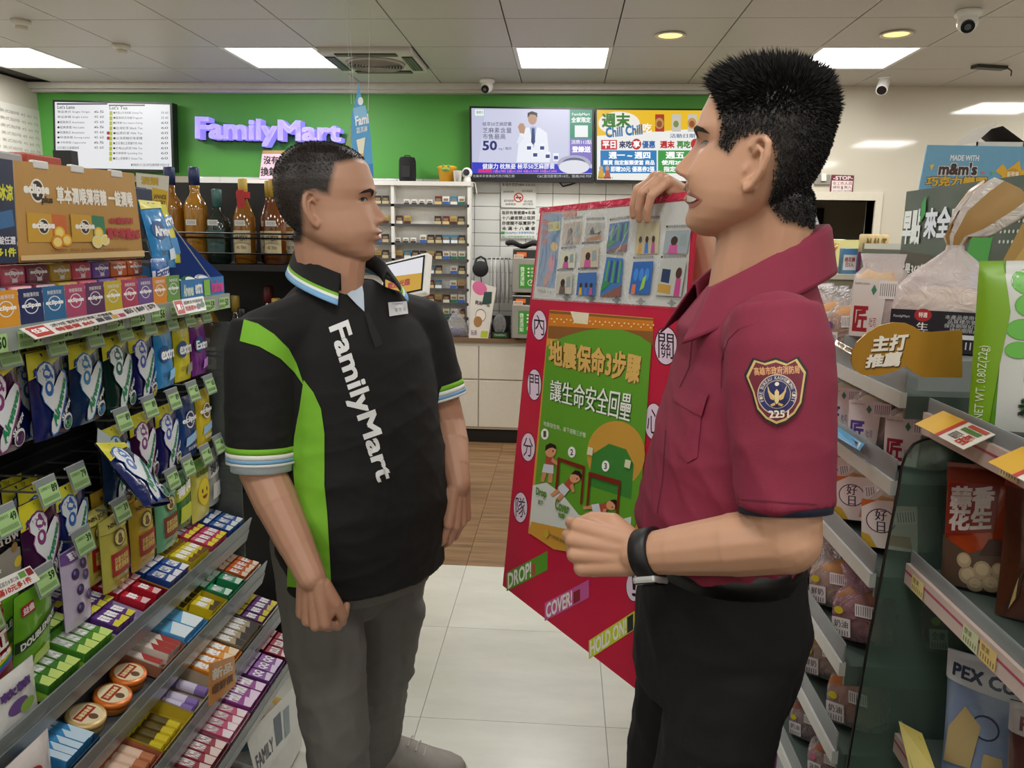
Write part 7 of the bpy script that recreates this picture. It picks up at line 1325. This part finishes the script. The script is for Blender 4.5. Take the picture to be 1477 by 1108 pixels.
# ================================================================== bottle rack on the left
e = empty('bottle_rack', (-1.2, 2.62, 0), 'black wire-fronted rack of spirit bottles behind the candy shelf', 'rack'); cR = V(e.location)
BZ = [1.44, 1.05, .66]; xl, xr, y0, y1 = -.5, .38, -.12, .2
MB().box((xl, y1 - .01, .02), (xr, y1, 1.72), DKM).build('back_panel', e); MB().box((xl, y0, 0), (xr, y1, .08), DKM).build('base', e)
for x in (xl, xr - .015): MB().box((x, y0, .08), (x + .015, y1, 1.5), DKM).build('side_panel', e)
for z in BZ: MB().box((xl, y0, z - .02), (xr, y1 - .01, z), DKM).build('shelf', e)
for z in BZ:
    for k in (.035, .085, .1): MB().tube([(xl, y0 + .003, z + k), (xr, y0 + .003, z + k)], .003, M('#121212', .3, .5), 6).build('guard_rail', e)
def bottle(x, y, z, prof, glass, cap_, label, lab=None, labw=.0, h=.29, cat='bottle', capz=None, liq='#b8741e'):
    e = empty('bottle', (x, y, z), label, cat, 'spirit bottles on the black rack'); MB().lathe(prof, M(glass, .08, coat=.8, var=.02), 20).build('glass_body', e, True)
    top = prof[-1]; MB().lathe([(top[0] * 1.12, top[1] - .03), (top[0] * 1.15, top[1]), (top[0] * 1.15, top[1] + .025), (top[0], top[1] + .028)], M(cap_, .35), 16).build('cap', e, True)
    if lab:
        r = prof[2][0] * 1.01
        p = Print(lambda u, v, q=0: V((math.sin((u - .5) * 1.7) * (r + q), -math.cos((u - .5) * 1.7) * (r + q), labw + v * .075)), .12); p.poly(rect(.0, 0, 1, 1), lab); p.text('WHISKY', (.15, .55, .85, .8), '#4a3a24', .03); p.text('40%  700ml', (.25, .2, .75, .35), '#4a3a24'); p.build('bottle_label', e)
    p = Print(lambda u, v, q=0: V(((u - .5) * .035, -prof[2][0] - .001 - q, .125 + v * .018))); p.poly(rect(0, 0, 1, 1), '#dcdcd6'); p.text('|||||||', (.15, .2, .85, .8), '#3a3a38'); p.build('price_sticker', e); return e
BIG = [(.03, 0), (.037, .004), (.038, .1), (.038, .175), (.0365, .19), (.03, .205), (.018, .222), (.0155, .235), (.0155, .285)]
SQ = [(.028, 0), (.038, .004), (.039, .08), (.039, .13), (.034, .15), (.015, .17), (.014, .215)]
TALL = [(.026, 0), (.036, .004), (.037, .1), (.036, .15), (.028, .175), (.014, .21), (.013, .25)]
def bx_(px_): return PY(px_, 330, 2.56).x
for px_, prof, g, c, l, lb in ((248, BIG, '#a8701c', '#22305c', 'tall amber whisky bottle with a navy cap, next to the yellow whisky sign', None), (283, BIG, '#a87420', '#22305c', 'tall amber whisky bottle with a navy cap beside the dark green bottle', None), (314, SQ, '#20302a', '#3f6a66', 'dark green squat bottle with a teal cap', '#3a5a58'), (336, SQ, '#26342c', '#3f6a66', 'smaller dark green bottle behind the one with the teal cap', '#3a5a58'), (352, TALL, '#8a5a18', '#c8a84a', 'golden whisky bottle with a red ribbon on its neck', '#d8c8a0'), (376, TALL, '#5a2a14', '#b8983c', 'reddish brown whisky bottle with a cream label', '#d8ceb4'), (396, TALL, '#6a3a14', '#b8983c', 'brown whisky bottle with a gold cap at the end of the row', '#c8b890'), (412, TALL, '#a87a30', '#d8c890', 'pale golden bottle partly behind the clerk', '#e0d8c0')):
    o = bottle(bx_(px_), 2.565 + (.085 if px_ in (336, 376, 412) else 0), BZ[0], prof, g, c, l, lb, .035)
    if px_ == 352: MB().box((-.012, -.024, .13), (.012, -.02, .24), M('#b8242c', .5)).lathe([(.022, .215), (.022, .235)], M('#b8242c', .5), 14).build('ribbon', o)
for k in range(7): bottle(bx_(243 + 25 * k), 2.565 + .085 * (k % 2), BZ[1], [TALL, SQ, BIG][k % 3], ['#5a3a14', '#2a3028', '#8a6a20', '#3a2a1c'][k % 4], ['#b8983c', '#222222', '#6a2a2c'][k % 3], 'bottle on the lower level of the black rack', ['#d8ceb4', '#3a3a38'][k % 2], .035)
strip_sign('whisky_sign', [PY(196, 249, 2.5), PY(243, 254, 2.5), PY(240, 330, 2.5), PY(200, 330, 2.5)], 'yellow and white whisky sign standing by the amber bottles', '#d8d4c4', lambda p: (p.poly([(.45, .3), (1, .3), (1, .72), (.5, .76)], '#d8b01e'), p.text('JAPANESE\nWHISKY', (.54, .45, .96, .64), '#3a2a10', .03), p.poly(rect(.1, .35, .3, .7), '#4a4a50'), p.text('酒類', (.15, .8, .7, .95), '#c8a42a', .04)), .004)
# ================================================================== front counter with the till
e = empty('front_counter', (-1.9, 4.45, 0), 'yellowish front counter behind the clerk', 'counter'); MB().box((-1.2, -.3, .08), (1.17, .3, .86), M('#b9933f', .5)).build('body', e); MB().box((-1.22, -.33, .86), (1.19, .33, .9), M('#d8d2c4', .35)).build('countertop', e); MB().box((-1.18, -.26, 0), (1.13, .26, .08), M('#2a2826', .6)).build('plinth', e)
e = empty('till_screen', (PY(585, 400, 4.35).x, 4.4, .9), 'white till terminal with a tilted touch screen behind the clerk', 'till')
MB().lathe([(.1, 0), (.1, .015), (.03, .03), (.03, .28)], M('#d8d8d4', .35), 20).build('stand', e, True); T = Matrix.Translation((0, -.05, .41)) @ Matrix.Rotation(-.45, 4, 'X') @ Matrix.Rotation(-.5, 4, 'Z')
MB().rbox((-.16, -.02, -.12), (.16, .03, .12), M('#e2e2de', .35), .01, T).build('casing', e); MB().box((-.145, -.0225, -.105), (.145, -.02, .105), M('#1a1a1c', .15), T).build('bezel', e)
p = Print(lambda u, v, q=0: T @ V(((u - .5) * .27, -.0228 - q, (v - .5) * .19))); p.poly(rect(0, 0, 1, 1), lit('#e4e4ea', .8)); p.poly([(0, 0), (1, 0), (1, .5), (0, .62)], lit('#d8a83a', .7)); p.text('歡迎光臨', (.1, .2, .7, .42), lit('#b83a4a', .6), .04); p.build('screen_picture', e)
# ================================================================== on the back counter
zc = CT
def bc(px_, Y=5.62): return V((PY(px_, 480, Y).x, Y + .15, zc))
e = empty('plastic_bag', bc(655), 'clear plastic bag with a purple item on the back counter', 'bag'); b = MB(); n = 20
b.loft([[V((r * math.cos(t) * (1 + .1 * math.sin(5 * t + z * 30)), r * .6 * math.sin(t) * (1 + .12 * math.sin(7 * t)), z)) for t in [2 * math.pi * i / n for i in range(n)]] for r, z in ((.07, 0), (.085, .03), (.08, .08), (.06, .13), (.03, .17), (.015, .185), (.03, .21))], BAG).build('bag', e, True); MB().sph((0, 0, .035), (.06, .035, .03), M('#4a4a8a', .6)).build('contents', e, True)
strip_sign('corner_sign', [V((bc(633).x, 5.74, zc + .18)), V((bc(637).x, 5.74, zc + .2)), V((bc(641).x, 5.74, zc)), V((bc(626).x, 5.74, zc))], 'yellow slanted card sign standing on the back counter', '#d8b03a', lambda p: None, .004)
e = strip_sign('toy_card', [PY(680, 404, 5.703), PY(716, 415, 5.703), V((PY(704, 487, 5.703).x, 5.703, CT)), V((PY(676, 487, 5.703).x, 5.703, CT))], 'white illustrated bagged blind-pack card leaning on the back counter', '#e0dcd4', lambda p: (p.poly(ell(.35, .9, .3, .12, 18), '#d86a9a'), p.poly([(.5, .62), (.9, .68), (.86, .9), (.55, .86)], '#2f4a44'), p.poly(ell(.5, .42, .24, .12, 20), '#3a2a20'), p.poly(ell(.5, .42, .22, .105, 20), '#ece4d8'), p.poly(ell(.4, .3, .2, .1, 20), '#a87a50'), p.text('再來一包', (.2, .6, .85, .68), '#3a3a38', .03), p.poly([(.6, .02), (.95, .02), (.95, .14), (.6, .14)], '#b8c83a'), p.text('玩具', (.1, .05, .4, .14), '#6a4a8a', .02)), .008)
e = empty('headphones', PY(693, 388, 5.8), 'black round headphones hanging beside the pack rack', 'headphones'); MB().lathe([(.055, -.012), (.06, -.006), (.06, .006), (.055, .012)], M('#16161a', .6), 24, Matrix.Rotation(math.pi / 2, 4, 'X')).build('ear_cup', e, True); MB().tube([(-.045, .012, .03), (-.03, .02, .075), (.0, .024, .09), (.03, .02, .075), (.045, .012, .03)], .008, M('#16161a', .5)).build('headband', e); MB().tube([(0, .02, -.05), (.02, .02, -.2), (.05, .02, -.26)], .003, BLK).build('cord', e)
for k in range(5):
    e = empty('hanging_bag', PY(709 + 6 * k, 375, 5.84), 'white folded carrier bag hanging between the headphones and the microwaves', 'bag', 'carrier bags by the microwaves'); b = MB(); b.loft([[V((.012 * math.cos(t) * k1, .04 * math.sin(t), z)) for t in [2 * math.pi * i / 10 for i in range(10)]] for z, k1 in ((0, .4), (-.05, .9), (-.2, 1.1), (-.32, .9))], M(['#c8c8c6', '#d8d8d4', '#b8b8ba'][k % 3], .3, coat=.4, bump=.5, bscale=40)).build('folds', e, True); MB().tube([(0, 0, 0), (0, .02, .02)], .003, WHT).build('hook_loop', e)
MB().tube([PY(704, 373, 5.86), PY(736, 373, 5.86)], .004, MET).build('hook_rail', label='thin metal rail holding the carrier bags', cat='rail')
e = empty('black_tray', bc(720), 'black plastic tray with clear bags and papers on the back counter', 'tray'); MB().box((-.07, -.06, 0), (.07, .06, .004), BLK).box((-.07, -.06, 0), (-.066, .06, .1), BLK).box((.066, -.06, 0), (.07, .06, .1), BLK).box((-.07, .056, 0), (.07, .06, .16), BLK).box((-.07, -.06, 0), (.07, -.056, .05), BLK).build('tray', e); MB().sph((-.01, 0, .1), (.05, .04, .08), BAG).build('contents', e, True)
p = Print(plane_S((-.05, -.061, .008), (1, 0, 0), (0, 0, 1), .1, .035)); p.poly(rect(0, 0, 1, 1), '#2f5a34'); p.text('FamilyMart', (.1, .3, .9, .7), '#c8d8c8', .02); p.build('front_label', e)
e = empty('black_cloth', (PY(752, 350, 5.62).x + .1, 5.72, CT + .664), 'black folded cloth lying on the upper microwave', 'cloth'); b = MB(); b.grid(lambda u, v: V(((u - .5) * .42, (v - .5) * .2, .02 + .016 * math.sin(u * 8 + v * 5) * math.sin(v * 3.1) + .01 * math.sin(u * 17))), 20, 8, M('#1a1a1c', .85)); o = b.build('cloth', e, True); o.modifiers.new('t', 'SOLIDIFY').thickness = -.02
e = empty('ice_tub', V((PY(862, 303, 5.75).x + .1, 5.84, CT + .0)), 'colourful printed tub on the back counter behind the poster board', 'tub'); MB().lathe([(.08, 0), (.1, .5), (.105, .51)], M('#d8d4ca', .4), 20).build('tub', e, True); MB().lathe([(.108, .5), (.108, .53), (.1, .535)], M('#c8a84a', .4), 20).build('lid', e, True)
# ================================================================== hanging mobile sign
e = empty('hanging_sign', PY(524, 262, 4.0), 'blue cut-out ice cream sign hanging on threads from the ceiling', 'sign'); c = V(e.location)
def cut(name, pts, Y, n_, mt, par=None):
    S = px_S(V((0, Y, 0)), n_); A = [S(*q) - c for q in pts]; nn = V(n_).normalized(); n = len(A); return MB().add(A + [q - nn * .004 for q in A], [list(range(n)), list(range(n, 2 * n))[::-1]] + [(i, (i + 1) % n, n + (i + 1) % n, n + i) for i in range(n)], mt).build(name, e), S
bp_, S = cut('blue_panel', [(517, 119), (520, 135), (523, 150), (529, 158), (532, 170), (536, 210), (539, 255), (522, 262), (508, 258), (510, 230), (506, 200), (507, 165), (511, 150), (514, 140)], 4.0, (.2, -1, 0), M('#5aa0d0', .4))
p = Print(S); p.h = .001; p.poly([(509, 156), (527, 152), (530, 168), (511, 172)], '#8cc0e0'); p.text('Fami', [(512, 168), (531, 163), (532, 178), (513, 182)], '#f0f4f8', .04); p.text('霜淇淋', [(514, 184), (530, 181), (530, 190), (514, 193)], '#e8f0f4', .02); p.poly([(514, 202), (527, 198), (524, 222), (518, 224)], '#ece8d0'); p.poly([(516, 222), (525, 221), (522, 240), (519, 240)], '#d8b878'); p.poly(ell(520, 146, 4, 6, 12), '#e8eef0'); p.poly([(508, 240), (538, 236), (539, 255), (522, 262), (508, 258)], '#3a86c0'); o = p.build('print', None); o.parent = e; o.location = -c
gp, S = cut('green_panel', [(511, 147), (508, 170), (502, 195), (497, 216), (506, 222), (512, 200), (513, 170)], 4.05, (-.5, -1, 0), M('#a8c88a', .4)); p = Print(S); p.h = .001; p.poly([(509, 160), (506, 185), (508, 190), (511, 165)], '#4a9a4a'); o = p.build('green_print', None); o.parent = e; o.location = -c
for a, d in (((511, 148), (493, 20)), ((531, 160), (545, 20)), ((507, 150), (490, 25))):
    t = PY(*a, 4.0); tp = V((t.x + (.02 if d[0] > a[0] else -.02), 4.0, CZ)); o = MB().tube([t - c, tp - c], .001, M('#d8d8d4', .5), 4).build('thread', e)
# ================================================================== display by the doorway
e = empty('display_stand', (1.17, 3.3, 0), 'pale display stand in front of the staff doorway', 'display stand'); MB().box((-.32, -.15, 0), (.35, .3, 1.40), M('#c8c0a8', .5)).build('body', e); MB().box((-.34, -.17, 1.40), (.37, .32, 1.42), M('#d8d2bc', .4)).build('top', e)
strip_sign('yellow_board', [PY(1150, 346, 3.5), PY(1243, 346, 3.5), PY(1243, 385, 3.5), PY(1150, 385, 3.5)], 'pale yellow sign board standing on the display stand', '#d8d494', lambda p: (p.poly([(.3, .6), (.4, .85), (.5, .6)], '#c4be78'), p.poly([(.0, .1), (.4, .3), (.7, .05)], '#a8c8c8')), .01)
for k, (px_, py_, c_) in enumerate(((1172, 392, '#d8b41e'), (1187, 388, '#e0c030'), (1203, 390, '#c8941e'))):
    o = pouch('snack_bag', .1, .12, .05, c_, plain('#f0e0a0', '香蕉', '#7a5a10'), 'yellow snack bag on the display stand ' + ['beside the maroon shoulder', 'between two other yellow bags', 'beside the small blue box'][k], group='yellow snack bags', seed=60 + k); place(o, V((PY(px_, py_, 3.2).x, 3.175 + .068 * k, 1.548)), .0, 0, [-.2, .15, .25][k])
e = empty('blue_box', (PY(1224, 370, 3.2).x, 3.2, 1.42), 'small blue and white printed box on the display stand', 'box'); MB().rbox((-.03, -.02, 0), (.028, .02, .1), M('#5a90c0', .4), .002).build('box', e); p = Print(plane_S((-.026, -.0205, .015), (1, 0, 0), (0, 0, 1), .05, .06)); p.poly(rect(0, 0, 1, 1), '#e8e8e8'); p.text('棉花棒\n白3入', (.1, .2, .9, .85), '#a03a44', .03); p.build('label_print', e)
for k in range(3):
    x = PY(1247 + 11 * k, 375, 3.17 + .047 * k).x; e = empty('nut_tin', (x, 3.17 + .047 * k, 1.421), 'dark purple nut can with gold top band ' + ['nearest the blue box', 'between two other nut cans', 'closest to the bread shelf'][k], 'can', 'purple nut cans'); MB().lathe([(.024, 0), (.026, .003), (.026, .085), (.024, .088)], M('#5a1f4a', .35), 18).build('can', e, True); MB().lathe([(.0265, .086), (.0265, .15), (.022, .155)], M('#d8c08a', .4), 18).build('gold_band', e, True)
    p = Print(plane_S((-.008, -.0275, .095), (1, 0, 0), (0, 0, 1), .016, .045)); p.text('NUT'[k], (.0, 0, 1, 1), '#8a6a2a', .04); p.build('letter', e)
e = empty('spray_bottle', (PY(1168, 350, 3.55).x, 3.575, 1.421), 'white spray bottle with a blue trigger in a clear bag', 'bottle'); MB().lathe([(.03, 0), (.032, .01), (.032, .14), (.015, .17), (.012, .19)], M('#e4e4e0', .35), 16).build('bottle_body', e, True); MB().rbox((-.03, -.012, .19), (.02, .012, .215), M('#2a3f9a', .4), .004).box((-.022, -.005, .15), (-.014, .005, .19), M('#2a3f9a', .4)).build('trigger', e); MB().lathe([(.05, 0), (.055, .1), (.04, .2), (.02, .25)], BAG, 16).build('clear_bag', e, True)
e = empty('white_tub', (PY(1206, 345, 3.55).x, 3.575, 1.421), 'round white lidded tub behind the yellow sign board', 'tub'); MB().lathe([(.045, 0), (.05, .12)], M('#dcdad2', .4), 20).build('tub', e, True); MB().lathe([(.054, .118), (.054, .13), (.045, .136)], M('#ecebe4', .4), 20).build('lid', e, True)
